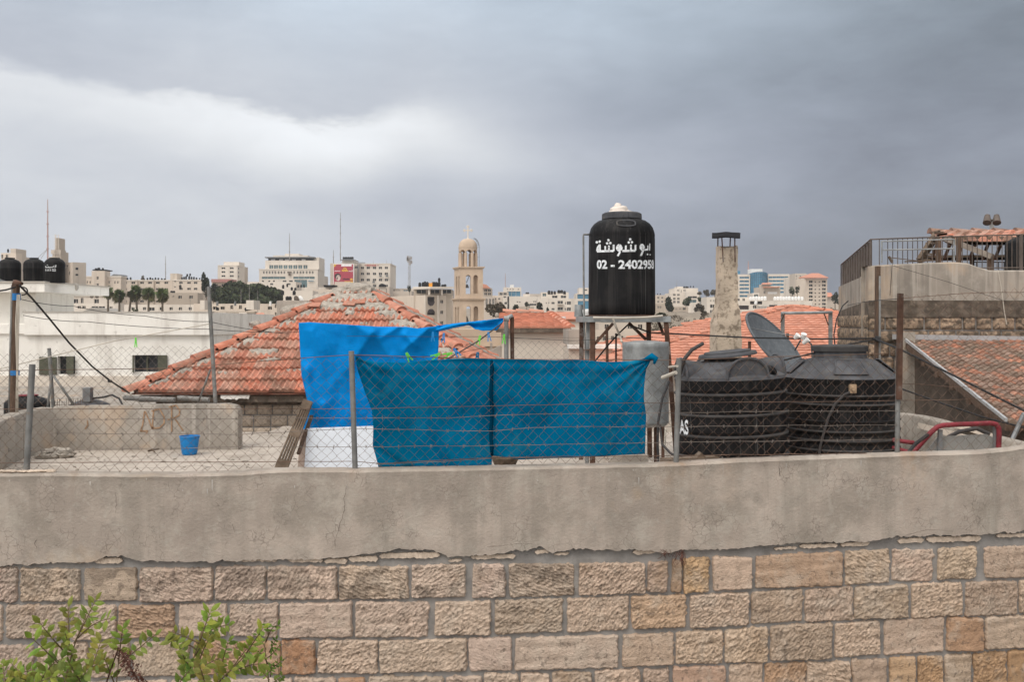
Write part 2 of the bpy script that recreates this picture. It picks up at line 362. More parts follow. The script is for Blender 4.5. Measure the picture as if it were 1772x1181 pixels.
M['graf'] = mat('rust_paint', (.34, .215, .13), .9, var=.25, vscale=20)
M['orange'] = mat('orange_panel', (.75, .32, .03), .6)
M['plastwhite'] = mat('white_tank', (.78, .78, .77), .6, var=.05)
M['tealpaint'] = mat('blue_bracket', (.02, .17, .45), .6)

# ------------------------------------------------------------------ ground
def TZ(x, y):
    z = pw([(0, 0), (5, 0), (7, -1.2), (40, -2.5), (110, -4.5), (170, -3.5), (230, -.5), (330, 3.5), (450, 8), (700, 15), (1200, 20), (8000, 30)], y)
    if y > 60:
        u = (x/y)
        z += (pw([(-.6, 3), (-.2, 1), (0, -2.5), (.18, -1.5), (.35, 0), (.6, 2)], u))*min(1, (y-60)/200)
        z += 1.2*N3(x*.012, y*.012, 3)*min(1, (y-60)/150)
    return z
b = MB()
ys = [-40, -10, 0, 4, 5, 6.3, 8, 12, 20, 30, 45, 60] + [60+12*k for k in range(1, 40)] + [540, 600, 660, 720]
xs = [-1, -.7]+[-.6+.02*k for k in range(61)]+[.7, 1]
W_ = len(xs)
for y in ys:
    for u in xs:
        x = u*max(60, y*1.05); b.vert((x, y, TZ(x, y)))
for j in range(len(ys)-1):
    for i in range(W_-1): b.face(j*W_+i, j*W_+i+1, (j+1)*W_+i+1, (j+1)*W_+i)
tag(b.build('terrain', M['ground'], smooth=True), kind='structure')
b = MB(); b.quad((-30, -12, .03), (30, -12, .03), (30, 4.3, .03), (-30, 4.3, .03))
tag(b.build('road', M['asphalt']), kind='structure')

# ------------------------------------------------------------------ boundary wall
def WY(px): return pw([(-400, 6.0), (650, 6.0), (1000, 6.07), (1300, 6.23), (1560, 6.43), (1700, 6.56), (1772, 6.68), (1900, 6.95), (2200, 7.6)], px)
TOP = [(-400, 823), (0, 820), (100, 819), (300, 821), (420, 818), (480, 813), (611, 813), (760, 811), (850, 809), (1000, 806), (1100, 804), (1170, 802), (1300, 795), (1430, 790), (1560, 785), (1640, 783.5), (1690, 781.5), (1735, 777.5), (1772, 772), (1900, 758), (2200, 730)]
BOT = [(-400, 975), (0, 977), (60, 975), (110, 972), (160, 972), (185, 963), (215, 960), (240, 968), (330, 971), (450, 968), (560, 966), (600, 962), (650, 956), (690, 949), (750, 950), (775, 963), (850, 958), (915, 950), (935, 944), (955, 955), (1000, 948), (1060, 951), (1110, 950), (1150, 957), (1180, 950), (1260, 949), (1380, 938), (1500, 936), (1550, 927), (1690, 924), (1772, 918), (2200, 880)]
def wp(px, py, d=0.):
    """point on the wall face; d metres towards the street"""
    Y = WY(px); p = P(px, py, Y); p.y -= d; return p
bw = thing('boundary_wall', 'long street wall of rough beige stone courses topped by a grey plastered parapet band', 'wall', (0, 6, 0))
b = MB()
cols = [-380+4*i for i in range(int((2180+380)/4)+1)]
def ptint(px, py, d):
    k = 1+.08*N3(px*.0045, py*.011, 3)+.06*N3(px*.03, py*.03, 5)+.045*N3(px*.07, py*.008, 7)
    if d < 20: k -= .26*(1-d/20)*max(0, N3(px*.011, 2)+.42)+.06*max(0, N3(px*.2, d*.05))
    c = [k, k, k]
    for x, w_, ln, am in ((1160, 8, 32, .5), (1178, 6, 24, .5), (1576, 6, 42, .6), (1561, 7, 34, .4), (1494, 9, 20, .3), (1170, 40, 90, .22), (1262, 16, 70, .22), (132, 9, 14, .35), (1595, 7, 50, .3), (612, 8, 20, .2)):
        a = am*math.exp(-((px-x)/w_)**2-d/ln); c = [c[0]*(1-.1*a), c[1]*(1-.34*a), c[2]*(1-.55*a)]
    return tuple(c)
NR = 26
for px in cols:
    t = pw(TOP, px)+N3(px*.02, 3)*1.3+N3(px*.11, 8)*.5
    bo = pw(BOT, px)+N3(px*.05, 1)*4+N3(px*.19, 5)*3+N3(px*.6, 9)*1.5
    Y = WY(px); k = F/Y
    zt = PZ(t, Y); zb = PZ(bo, Y); X = PX(px, Y)
    def pt(d, z): return V((X*(Y-d)/Y if d > 0 else X, Y-d, z))
    row = [V((X*(Y+.1)/Y, Y+.1, zt-.9)), V((X*(Y+.1)/Y, Y+.1, zt-.015)), V((X*(Y+.09)/Y, Y+.09, zt)), V((X, Y-.02, zt)), V((X, Y-.036, zt-.014))]; tl = [ptint(px, t, 1)]*5
    for r in range(1, NR+1):
        q = r/NR; z = lerp(zt-.014, zb, q)
        tl.append(ptint(px, lerp(t, bo, q), q*(bo-t)))
        row.append(V((X, Y-.034-.006*N3(X*1.4, z*1.4, 4)-.0025*N3(X*7, z*7, 1), z)))
    row.append(V((X, Y-.018, zb-.002))); row.append(V((X, Y+.02, zb+.01)))
    tl += [tl[-1]]*2
    for p, cq in zip(row, tl): b.cur = cq; b.vert(p)
nr = NR+7
for i in range(len(cols)-1):
    for j in range(nr-1): b.face(i*nr+j, (i+1)*nr+j, (i+1)*nr+j+1, i*nr+j+1)
b.build('plaster_band', M['plaster'], bw, smooth=True, sharp=30)
# little white and brown drip stains on the plaster are thin raised splashes
b = MB()
rs = random.Random(5)
for k in range(30):
    px = rs.uniform(0, 1772); t = pw(TOP, px)+rs.uniform(4, 26); h = 3+rs.random()**3*20; wd = rs.uniform(.35, 1.1)
    b.cur = (1, 1, 1)
    b.poly([wp(px-wd, t, .046), wp(px+wd, t+1, .046), wp(px+wd*.7, t+h*.7, .046), wp(px, t+h, .046), wp(px-wd*.8, t+h*.6, .046)][::-1])
b.build('splash_marks', mat('bird_lime', (.47, .44, .41), .9, var=.2), bw)
b = MB(); rs = random.Random(51)
def crack(pts, wd):
    q = []
    for (x0, y0), (x1, y1) in zip(pts, pts[1:]):
        for i in range(5): q.append((lerp(x0, x1, i/5)+rs.uniform(-1, 1), lerp(y0, y1, i/5)+rs.uniform(-.8, .8)))
    i0 = len(b.v)
    for i, (x, y) in enumerate(q):
        w_ = wd*(.4+rs.random())*(1 if 0 < i < len(q)-1 else .1); b.vert(wp(x-w_, y-w_*.5, .0465)); b.vert(wp(x+w_, y+w_*.5, .0465))
    for i in range(len(q)-1): b.face(i0+2*i, i0+2*i+1, i0+2*i+3, i0+2*i+2)
for pts, wd in (([(604, 836), (597, 860), (599, 880), (590, 906), (583, 930), (581, 950)], .32), ([(70, 948), (66, 938), (73, 928)], .5), ([(1345, 933), (1360, 940), (1400, 938), (1440, 935)], .5), ([(1345, 805), (1346, 828)], .7), ([(840, 945), (900, 938), (940, 940)], .45), ([(1560, 925), (1600, 915), (1660, 918)], .5), ([(395, 898), (405, 905), (412, 925)], .4), ([(205, 850), (207, 872), (203, 890)], .4), ([(1690, 905), (1705, 920)], .6)): crack(pts, wd)
b.build('hairline_cracks', mat('crack_dark', (.12, .1, .085), .95), bw)
# mortar bed
b = MB()
def mort(u, v):
    px = lerp(-380, 2180, u); Y = WY(px); zt = PZ(pw(BOT, px)-14, Y); z = lerp(zt, -.3, v); X = PX(px, Y)
    return V((X, Y+.004*N3(X*9, z*9, 2)+.004*N3(X*30, z*30, 2)-.002, z))
b.grid(mort, 420, 60)
b.build('mortar_bed', M['mortar'], bw, smooth=True)
A_ = [(-3, 31), (37, 139), (147, 236), (244, 368), (375, 459), (465, 583), (589, 706), (714, 806), (818, 873), (882, 993), (1002, 1116), (1122, 1155), (1162, 1178), (1184, 1226), (1234, 1301), (1308, 1457), (1463, 1537), (1544, 1612), (1622, 1688), (1703, 1790)]
B_ = [(-60, 4), (12, 117), (124, 201), (207, 303), (311, 391), (400, 480), (486, 608), (617, 741), (753, 848), (857, 973), (983, 1087), (1093, 1185), (1194, 1294), (1301, 1386), (1393, 1475), (1479, 1570), (1579, 1664), (1671, 1758), (1765, 1850)]
C_ = [(-30, 60), (67, 152), (160, 225), (232, 327), (335, 430), (437, 484), (490, 545), (552, 652), (657, 806), (812, 884), (892, 1068), (1079, 1165), (1171, 1250), (1254, 1327), (1334, 1438), (1445, 1522), (1530, 1632), (1638, 1700), (1705, 1790)]
D_ = [(-20, 95), (103, 190), (198, 290), (297, 380), (388, 505), (512, 580), (586, 632), (640, 765), (773, 832), (838, 896), (902, 950), (956, 1023), (1029, 1106), (1114, 1157), (1164, 1256), (1261, 1318), (1323, 1393), (1397, 1470), (1475, 1533), (1538, 1583), (1588, 1630), (1635, 1679), (1684, 1740), (1745, 1800)]
YA = [(-400, 984, 1043), (0, 985, 1042), (140, 985, 1041), (460, 982, 1037), (760, 979, 1035), (1000, 976, 1030), (1140, 975, 1024), (1205, 965, 1026), (1270, 966, 1019), (1380, 959, 1019), (1500, 954, 1007), (1655, 949, 1004), (1772, 944, 998), (2200, 920, 975)]
YB = [(-400, 1048, 1108), (60, 1049, 1107), (350, 1046, 1101), (545, 1044, 1105), (680, 1042, 1102), (910, 1039, 1097), (1030, 1034, 1091), (1240, 1029, 1085), (1345, 1023, 1077), (1525, 1013, 1072), (1715, 1007, 1063), (2200, 985, 1040)]
YC = [(-400, 1117, 1176), (0, 1117, 1175), (280, 1112, 1170), (520, 1108, 1166), (730, 1108, 1163), (980, 1100, 1160), (1120, 1098, 1152), (1290, 1089, 1147), (1390, 1082, 1141), (1580, 1071, 1130), (1750, 1067, 1123), (2200, 1045, 1100)]
YD = [(-400, 1184, 1246), (0, 1183, 1245), (500, 1174, 1235), (800, 1170, 1232), (1060, 1161, 1224), (1290, 1150, 1212), (1440, 1145, 1206), (1610, 1135, 1196), (1750, 1128, 1190), (2200, 1105, 1165)]
def yy(T, px): return pw([(a, p) for a, p, q in T], px), pw([(a, q) for a, p, q in T], px)
OV = {(1184, 0): (1.05, .88, .64), (1308, 0): (.88, .76, .66), (490, 2): (.78, .55, .40), (586, 3): (.85, .62, .45), (1162, 0): (.7, .6, .5), (1122, 0): (.85, .78, .74), (207, 1): (.82, .7, .6), (1093, 1): (1.03, .90, .76), (1638, 2): (.84, .66, .52), (1164, 3): (.95, .80, .73), (1323, 3): (.86, .70, .56), (1588, 3): (.95, .76, .55), (1538, 3): (.98, .83, .64), (1684, 3): (.88, .71, .52), (1745, 3): (.82, .65, .46), (335, 2): (.86, .68, .54), (437, 2): (.85, .66, .5)}
rs = random.Random(21)
def stone(b, x0, x1, T, ci, step, seed):
    (a0, a1), (c0, c1) = yy(T, x0), yy(T, x1)
    m0, m1 = yy(T, (x0+x1)/2)
    rx = random.Random(seed)
    j = [rx.uniform(-2., 2.) for _ in range(8)]; x0s, x1s = x0, x1; x0, x1 = x0-2.4, x1+2.4
    th = rx.uniform(.5, 1.1)*(1 if rx.random() < .75 else -.6); prot = rx.uniform(.016, .03); chis = rx.uniform(.7, 1.25)
    px_m = (x1-x0)/F*6.1; nu = max(4, int(px_m/step)); nv = max(4, int(.205/step))
    smooth_st = rx.random() < .14
    base = OV.get((x0s, ci))
    if base is None:
        g = rx.uniform(.85, 1.12); base = (g, g*rx.uniform(.955, .985), g*rx.uniform(.92, .985))
        if x0 > 900: base = (base[0]*1.0, base[1]*.975, base[2]*.93)
    else: smooth_st = smooth_st or rx.random() < .5
    grey = x0 < 950 and ci == 0
    i0 = len(b.v)
    for q in range(nv+1):
        for p in range(nu+1):
            u, v = p/nu, q/nv
            px = lerp(x0, x1, u)
            t = lerp(a0, c0, u)+lerp(j[0], j[1], u)-2.2; bo = lerp(a1, c1, u)+lerp(j[2], j[3], u)+2.2
            py = lerp(t, bo, v); px += lerp(lerp(j[4], j[5], v), lerp(j[6], j[7], v), u)*.8
            Y = WY(px); X = PX(px, Y); z = PZ(py, Y)
            eu, ev = min(u, 1-u)*px_m, min(v, 1-v)*.2; ed = min(eu, ev) if max(eu, ev) > .018 else .018-math.hypot(.018-eu, .018-ev)
            wob = .0075*N3(X*20, z*20, seed)+.0055*N3(X*60, z*60, seed)
            if p in (0, nu): X += wob
            if q in (0, nv): z += wob
            k = max(0, min(1, (ed-.001+wob*.9)/.010)); k = k*k*(3-2*k)
            s_, c_ = math.sin(th), math.cos(th)
            a = X*c_+z*s_; d = -X*s_+z*c_
            rg = noise.noise(V((a*42, d*112, seed)))*.0100+noise.noise(V((X*120, z*120, seed)))*.0058
            if smooth_st: rg *= .35
            lay = noise.noise(V((X*3, z*26, seed*1.3)))*.006
            h = k*prot+k*(rg*chis+lay+noise.noise(V((X*12, z*12, seed)))*.005) - .007*(1-k)
            dk = 1+rg*24*k
            if grey and noise.noise(V((X*4, z*5, 9)))+noise.noise(V((X*13, z*13, 9)))*.7 > .12: dk *= .66
            dk *= .88+.12*k
            b.cur = (base[0]*dk, base[1]*dk, base[2]*dk)
            b.vert((X, Y-h, z))
    W = nu+1
    for q in range(nv):
        for p in range(nu): b.face(i0+q*W+p, i0+(q+1)*W+p, i0+(q+1)*W+p+1, i0+q*W+p+1)
b = MB(); seed = 1
def extend(L):
    L = list(L); x = L[0][0]-7; r2 = random.Random(len(L))
    while x > -330:
        wd = r2.uniform(60, 120); L.insert(0, (x-wd, x)); x -= wd+8
    x = L[-1][1]+8
    while x < 2100:
        wd = r2.uniform(60, 120); L.append((x, x+wd)); x += wd+8
    return L
for ci, (Ls, T) in enumerate(((A_, YA), (B_, YB), (C_, YC), (D_, YD))):
    for x0, x1 in extend(Ls):
        inside = x1 > -20 and x0 < 1790
        stone(b, x0, x1, T, ci, .0048 if inside else .03, seed*3.17); seed += 1
for k in range(4):
    T = [(a, p+66*(k+1), q+66*(k+1)) for a, p, q in YD]
    x = -320+40*(k % 2)
    while x < 2100:
        wd = rs.uniform(60, 130); stone(b, x, x+wd, T, 9, .035, seed*3.17); x += wd+8; seed += 1
b.build('stone_courses', M['stone'], bw, smooth=True)
# thin pale stone slivers showing under the broken plaster edge
b = MB(); rs = random.Random(8)
for x0, x1, y0, y1 in [(128, 152, 969, 975), (165, 214, 965, 975), (390, 480, 966, 972), (500, 560, 965, 973), (562, 602, 966, 975), (604, 655, 962, 972), (657, 762, 957, 967), (776, 800, 968, 973), (815, 892, 960, 968), (925, 952, 952, 959), (958, 985, 957, 962), (1094, 1135, 951, 960), (1338, 1378, 947, 952), (1382, 1448, 942, 949), (1453, 1503, 939, 946), (1552, 1597, 932, 941), (1601, 1696, 929, 939), (1722, 1790, 924, 931)]:
    n = max(5, int((x1-x0)/4)); i0 = len(b.v)
    for i in range(n+1):
        px = lerp(x0, x1, i/n); sl = -(px-x0)/(x1-x0)*(2 if x0 > 650 else 0)
        ya = y0+sl+rs.uniform(-1, 1); yb = y1+sl+rs.uniform(-1.4, 1.4)
        if i in (0, n): m = (ya+yb)/2; ya, yb = m-.8, m+.8
        b.vert(wp(px, ya, -.005)); b.vert(wp(px, ya+.6, .016+rs.uniform(0, .006))); b.vert(wp(px, yb-.6, .016+rs.uniform(0, .006))); b.vert(wp(px, yb, -.005))
    for i in range(n):
        for j in range(3): b.face(i0+i*4+j, i0+i*4+j+1, i0+(i+1)*4+j+1, i0+(i+1)*4+j)
b.build('stone_slivers', M['chip'], bw)
# vertical dark root hanging out of a crack
b = MB()
for k in range(26):
    p0 = (rs.uniform(1166, 1182), rs.uniform(948, 956)); pts = [p0]
    for s in range(5): pts.append((pts[-1][0]+rs.uniform(-4, 4), pts[-1][1]+rs.uniform(1, 6)))
    b.tube([wp(x, y, .05+.01*i) for i, (x, y) in enumerate(pts)], .0012, 3)
for k in range(14):
    pts = [(rs.uniform(1140, 1160), rs.uniform(948, 956))]
    for s in range(5): pts.append((pts[-1][0]+rs.uniform(-5, 5), pts[-1][1]+rs.uniform(0, 4)))
    b.tube([wp(x, y, .05) for x, y in pts], .0011, 3)
tag(b.build('dry_root', M['dry'], loc=wp(1172, 955)), 'dry brown root tuft growing from the crack under the plaster band', 'plant')

# ------------------------------------------------------------------ front chain link fence
FT = [(-400, 645), (0, 644), (56, 640), (300, 637), (430, 626), (560, 616), (611, 613), (700, 616), (860, 622), (1000, 622), (1172, 622), (1300, 620), (1450, 613), (1548, 600)]
FT2 = [(1556, 508), (1620, 501), (1700, 498), (1900, 496)]
def fy(px): return WY(px)+.06
def fence_mesh(b, px0, px1, top, dpx, r, bott, Yf, wob=1.5, seed=0, n=3):
    x = px0; i = 0
    while x < px1:
        pts = []
        y = bott(x); k = 0; tt = top(x)
        while y > tt:
            xx = x+(dpx if (k+i) % 2 else 0)
            xx += wob*1.6*N3(x*.02, y*.03, seed)+wob*N3(x*.08, y*.08, seed+3); 
            yv = y+wob*1.6*N3(x*.02, y*.02, seed+7)+wob*.8*N3(x*.1, y*.1, seed+9)
            p = P(xx, yv, Yf(x)); p.y += .004*(1 if (k+i) % 2 else -1)+.012*N3(x*.01, y*.02, seed+5); pts.append(p)
            y -= dpx; k += 1
        if len(pts) > 1: b.tube(pts, r, n, False)
        x += dpx; i += 1
def strand(b, pts, Yf, r=.0016, barbs=True, wob=1.2, seed=0, step=14):
    x0, x1 = pts[0][0], pts[-1][0]; n = max(2, int((x1-x0)/step)); q = []
    for i in range(n+1):
        px = lerp(x0, x1, i/n); py = pw(pts, px)+wob*N3(px*.02, seed*3.3)
        q.append(P(px, py, Yf(px)-.012))
    b.tube(q, r, 4, False)
    if barbs:
        for i in range(0, n, 2):
            c = q[i].lerp(q[i+1], .4)
            for s in range(2):
                d = V((random.uniform(-.7, .7), random.uniform(-.4, .4), random.choice((-1, 1))*.8)).normalized()*.012
                b.tube([c-d, c+d], .0016, 3, False)
def post(parent, xt, yt, xb, yb, Y, r, m, name='post', cap=True):
    b = MB(); a, c = P(xb, yb, Y), P(xt, yt, Y)
    b.tube([a-(c-a)*.03, a.lerp(c, .5), c], r, 10)
    return b.build(name, m, parent, smooth=True, sharp=50)
ff = thing('chain_link_fence', 'rusty chain link fence with barbed strands on top of the long street wall', 'fence', P(611, 812, 6.06))
b = MB()
fence_mesh(b, -300, 1556, lambda x: pw(FT, x), 9.4, .0013, lambda x: pw(TOP, x)-4.5, fy, 2.0, 1)
fence_mesh(b, 1557, 1900, lambda x: pw(FT2, x), 9.4, .0013, lambda x: pw(TOP, x)-3, fy, 2.2, 2)
b.build('wire_mesh', M['wire'], ff)
b = MB(); c_ = MB()
strand(c_, [(-300, 646), (56, 641), (300, 638), (430, 627), (611, 614), (860, 622), (1172, 624), (1300, 619), (1548, 612)], fy, .0022, False, .8, 1)
strand(c_, [(-300, 710), (300, 708), (611, 708), (860, 703), (1100, 698), (1400, 696), (1556, 694), (1772, 690), (1900, 685)], fy, .0018, False, 1, 2)
strand(c_, [(-300, 806), (100, 801), (420, 800), (611, 799), (655, 803), (860, 792), (1100, 790), (1500, 785)], fy, .002, False, 1, 3)
strand(b, [(-300, 726), (200, 726), (611, 724), (760, 724), (900, 718), (960, 717), (1172, 715), (1340, 712), (1556, 712)], fy, seed=4)
strand(b, [(-300, 748), (200, 751), (420, 752), (611, 742), (700, 744), (850, 747), (920, 740), (1172, 739), (1400, 737), (1556, 736)], fy, seed=5)
strand(b, [(-300, 776), (100, 780), (420, 774), (611, 774), (850, 772), (1000, 769), (1172, 766), (1556, 761)], fy, seed=6)
strand(b, [(650, 804), (760, 800), (860, 793), (1000, 793), (1172, 797), (1300, 792), (1556, 786)], fy, seed=7)
strand(c_, [(1557, 517), (1640, 510), (1700, 507), (1900, 504)], fy, .002, False, .8, 8)
strand(c_, [(1557, 664), (1640, 669), (1772, 676), (1900, 680)], fy, .0018, False, 1.5, 9)
b.build('barbed_wire', M['barb'], ff); c_.build('tension_wire', M['wire'], ff)
post(ff, 56, 631, 46, 814, 6.05, .0185, M['pipegrey'])
post(ff, 608, 608, 614.5, 812, 6.05, .0165, M['pipegrey'])
post(ff, 1175, 620, 1170, 801, fy(1172)-.02, .0165, M['pipegrey'])
tallp = post(ff, 1554.5, 600, 1552.5, 787, fy(1555), .0155, M['pipegrey'])
b = MB(); b.bar(P(1558, 508, fy(1555)-.02), P(1555.5, 692, fy(1555)-.02), .032, .03, V((0, 1, 0)))
b.build('post_extension', M['rust'], tallp)
b = MB(); b.tube([P(1170, 645, 6.1), P(1146, 654, 6.2)], .012, 8); b.tube([P(1172, 634, 6.1), P(1158, 636, 6.25)], .008, 6)
b.build('clamp_pipe', M['rope'], ff)

b = MB(); rs = random.Random(19)
for k in range(26):
    px = rs.gauss(44, 26); p = P(px, pw(TOP, px)-3.5, WY(px)+.02); b.blob(p, rs.uniform(.01, .045), .02, rs.uniform(.004, .011), .35, 2, 9, 5, k*1.7)
tag(b.build('plaster_crumbs', M['chip'], loc=P(44, 818, 6.03)), 'scatter of broken plaster crumbs on the wall top around the leftmost fence post', 'crumbs', kind='stuff')
# ------------------------------------------------------------------ hanging cloths
def coons(L, Rr, T, B, wave, nu, nv, Yf):
    """cloth from four photo outlines; wave(px,py) pushes it in depth"""
    b = MB()
    def fn(u, v):
        l = V((pw([(y, x) for x, y in L], lerp(L[0][1], L[-1][1], v)), 0)); r_ = V((pw([(y, x) for x, y in Rr], lerp(Rr[0][1], Rr[-1][1], v)), 0))
        px = lerp(l.x, r_.x, u)
        t = pw(T, lerp(T[0][0], T[-1][0], u)); bo = pw(B, lerp(B[0][0], B[-1][0], u))
        py = lerp(t, bo, v); Y = Yf(px)+wave(px, py, u, v)
        return P(px, py, Y)
    b.grid(fn, nu, nv); return b
def tealwave(px, py, u, v):
    f = .022*N3(px*.012, py*.008, 2)+.013*N3(px*.04, py*.02, 5)+.003*N3(px*.12, py*.03, 7)
    f += .030*math.exp(-((px-740-(py-720)*.4)/9)**2)*max(0, (py-690)/90)+.02*math.exp(-((px-655-(py-780)*1.6)/14)**2)*max(0, (py-750)/50)
    d = math.hypot(px-1125, py-622); a = math.atan2(py-622, 1125-px)
    f += .010*math.sin(a*17)*math.exp(-d/110)
    d = math.hypot(px-616, py-620); a = math.atan2(py-620, px-616); f += .009*math.sin(a*14)*math.exp(-d/70)
    f += .006*math.sin((py-622)*.28)*math.exp(-(py-622)/24)
    return f+.012*v
cy = lambda px: WY(px)+.10
b = coons([(615, 616), (619, 640), (632, 680), (644, 712), (646, 740), (645, 772), (650, 790), (655, 809)], [(853, 621), (852, 700), (851, 808)],
          [(615, 616), (628, 623), (650, 627), (700, 628), (735, 624), (790, 621), (853, 621)], [(655, 809), (700, 808), (780, 809), (851, 806)], tealwave, 90, 70, cy)
cl1 = b.build('shade_cloth', M['teal'], smooth=True, loc=P(735, 808, 6.1))
tag(cl1, 'longer teal shade cloth hanging on the fence beside the bare post, reaching the wall top', 'cloth', 'teal shade cloths on the fence')
b = coons([(843, 622), (847, 700), (852, 789)], [(1130, 617), (1118, 640), (1115, 668), (1114, 690), (1118, 720), (1117, 760), (1116, 786)],
          [(843, 622), (900, 622), (960, 624), (1000, 623), (1050, 627), (1090, 626), (1110, 622), (1130, 616)], [(852, 789), (900, 796), (1000, 792), (1060, 789), (1116, 786)], tealwave, 100, 70, lambda px: WY(px)+.082)
b.mi = 1; b.tube([P(850.5+1.0*math.sin(k*1.3), 624+k*15, 6.105-.006*math.sin(k*2.1)) for k in range(12)], [.007+.004*abs(math.sin(k*1.7)) for k in range(12)], 7); b.mi = 0  # seam roll: shade of the overlapping cloths put into a darker teal
b.tube([P(1118, 622, 6.2), P(1128, 617, 6.18), P(1135, 621, 6.17), P(1132, 630, 6.17)], [.012, .02, .016, .006], 7)
cl2 = b.build('shade_cloth', [M['teal'], mat('teal_seam_shade', (.0008, .035, .075), .95, var=.2, spec=0)], smooth=True, loc=P(985, 790, 6.1))
tag(cl2, 'shorter teal shade cloth with its corner knotted up near the grey boiler', 'cloth', 'teal shade cloths on the fence')
for c in (cl1, cl2):
    md = c.modifiers.new('thick', 'SOLIDIFY'); md.thickness = .002
# bright blue tarpaulin
def tarpw(px, py, u, v):
    f = 0
    for (x0, y0, x1, y1, a, w_) in [(646, 575, 600, 640, .045, 16), (646, 575, 690, 640, .05, 14), (700, 580, 720, 600, .05, 9), (540, 575, 560, 650, .03, 12), (740, 570, 700, 605, .05, 9), (530, 640, 545, 720, .05, 10), (610, 560, 640, 580, .03, 10), (690, 566, 660, 585, .035, 8), (560, 700, 575, 745, .03, 9)]:
        dx, dy = x1-x0, y1-y0; L2 = dx*dx+dy*dy
        t = max(0, min(1, ((px-x0)*dx+(py-y0)*dy)/L2)); d = math.hypot(px-x0-t*dx, py-y0-t*dy)
        f -= 1.9*a*math.exp(-abs(d)/w_)*(1-.4*t)
    return f+.06*N3(px*.01, py*.01, 4)+.032*N3(px*.03, py*.02, 8)+.010*N3(px*.07, py*.05, 2)+.004*N3(px*.1, py*.1, 8)
TY = 9.2
b = coons([(517, 559), (519, 600), (522, 650), (531, 690), (534, 712), (528, 728), (519, 750)], [(760, 566), (759, 600), (757, 640), (757, 738)],
          [(517, 559), (535, 558), (600, 562), (650, 566), (700, 566), (720, 569), (757, 564)], [(519, 750), (570, 748), (611, 742), (646, 739), (757, 735)], tarpw, 90, 70, lambda px: TY)
def strip(u, v):
    px = lerp(755, 871, u)
    t = pw([(755, 564), (790, 560), (820, 557), (868, 551), (871, 551)], px); bo = pw([(755, 575), (785, 568), (812, 563), (822, 570), (835, 573), (860, 572), (871, 556)], px)
    return P(px, lerp(t, bo, v)+.8*N3(px*.2, v), TY+.1*u+.03*N3(px*.05, v*2)+.02*math.sin(v*7+px*.05))
b.grid(strip, 40, 8)
tp = b.build('blue_tarpaulin', M['tarp'], smooth=True, loc=P(640, 750, TY))
tag(tp, 'bright blue creased tarpaulin hung behind the teal cloth, its loose strip stretched to two poles', 'tarpaulin')
md = tp.modifiers.new('thick', 'SOLIDIFY'); md.thickness = .003
# ------------------------------------------------------------------ terrace behind the wall
FZ = CZ-1.55
tr = thing('roof_terrace', 'pale concrete roof terrace with its low parapet scrawled in rust paint at the left', 'terrace', (-2, 9, FZ))
b = MB()
b.grid(lambda u, v: V((lerp(-5.6, 5.2, u), lerp(WY(886+lerp(-5.6, 5.2, u)/6.3*F)+.17, 14.2, v), FZ+.006*N3(u*9, v*9))), 60, 40)
b.build('floor_slab', M['floor'], tr, smooth=True)
zt = PZ(704, 12.2)
def wallrun(b, pts, th, nseg=10):
    """pts: (x, y, ztop) run; wall thickness th away to the left of travel"""
    for (x0, y0, z0), (x1, y1, z1) in zip(pts, pts[1:]):
        d = V((x1-x0, y1-y0, 0)).normalized(); nl = V((-d.y, d.x, 0))*th
        i0 = len(b.v)
        for i in range(nseg+1):
            t = i/nseg; p = V((lerp(x0, x1, t), lerp(y0, y1, t), 0)); z = lerp(z0, z1, t)+.008*N3(p.x*2, p.y*2)
            for q, zz in ((p, FZ-.1), (p, z-.02), (p+nl*.08, z), (p+nl*.9, z), (p+nl, z-.02), (p+nl, FZ-2)): b.vert((q.x, q.y, zz))
        for i in range(nseg):
            for j in range(5): b.face(i0+i*6+j, i0+i*6+j+1, i0+(i+1)*6+j+1, i0+(i+1)*6+j)
        b.face(*[i0+j for j in range(6)]); b.face(*[i0+nseg*6+j for j in range(6)][::-1])
b = MB()
cx = PX(97, 12.2); ex = PX(412, 12.2)
wallrun(b, [(-4.78, 8.2, zt-.02), (cx-.1, 11.75, zt-.01)], .2, 30)
wallrun(b, [(cx-.1, 11.75, zt-.01), (cx+.02, 12.08, zt), (cx+.35, 12.2, zt)], .2, 6)
wallrun(b, [(cx+.35, 12.2, zt), (ex-.15, 12.2, PZ(699, 12.2)), (ex-.04, 12.2, PZ(702, 12.2)), (ex, 12.2, PZ(710, 12.2))], .2, 20)
b.build('parapet', M['concrete'], tr, smooth=True, sharp=40)
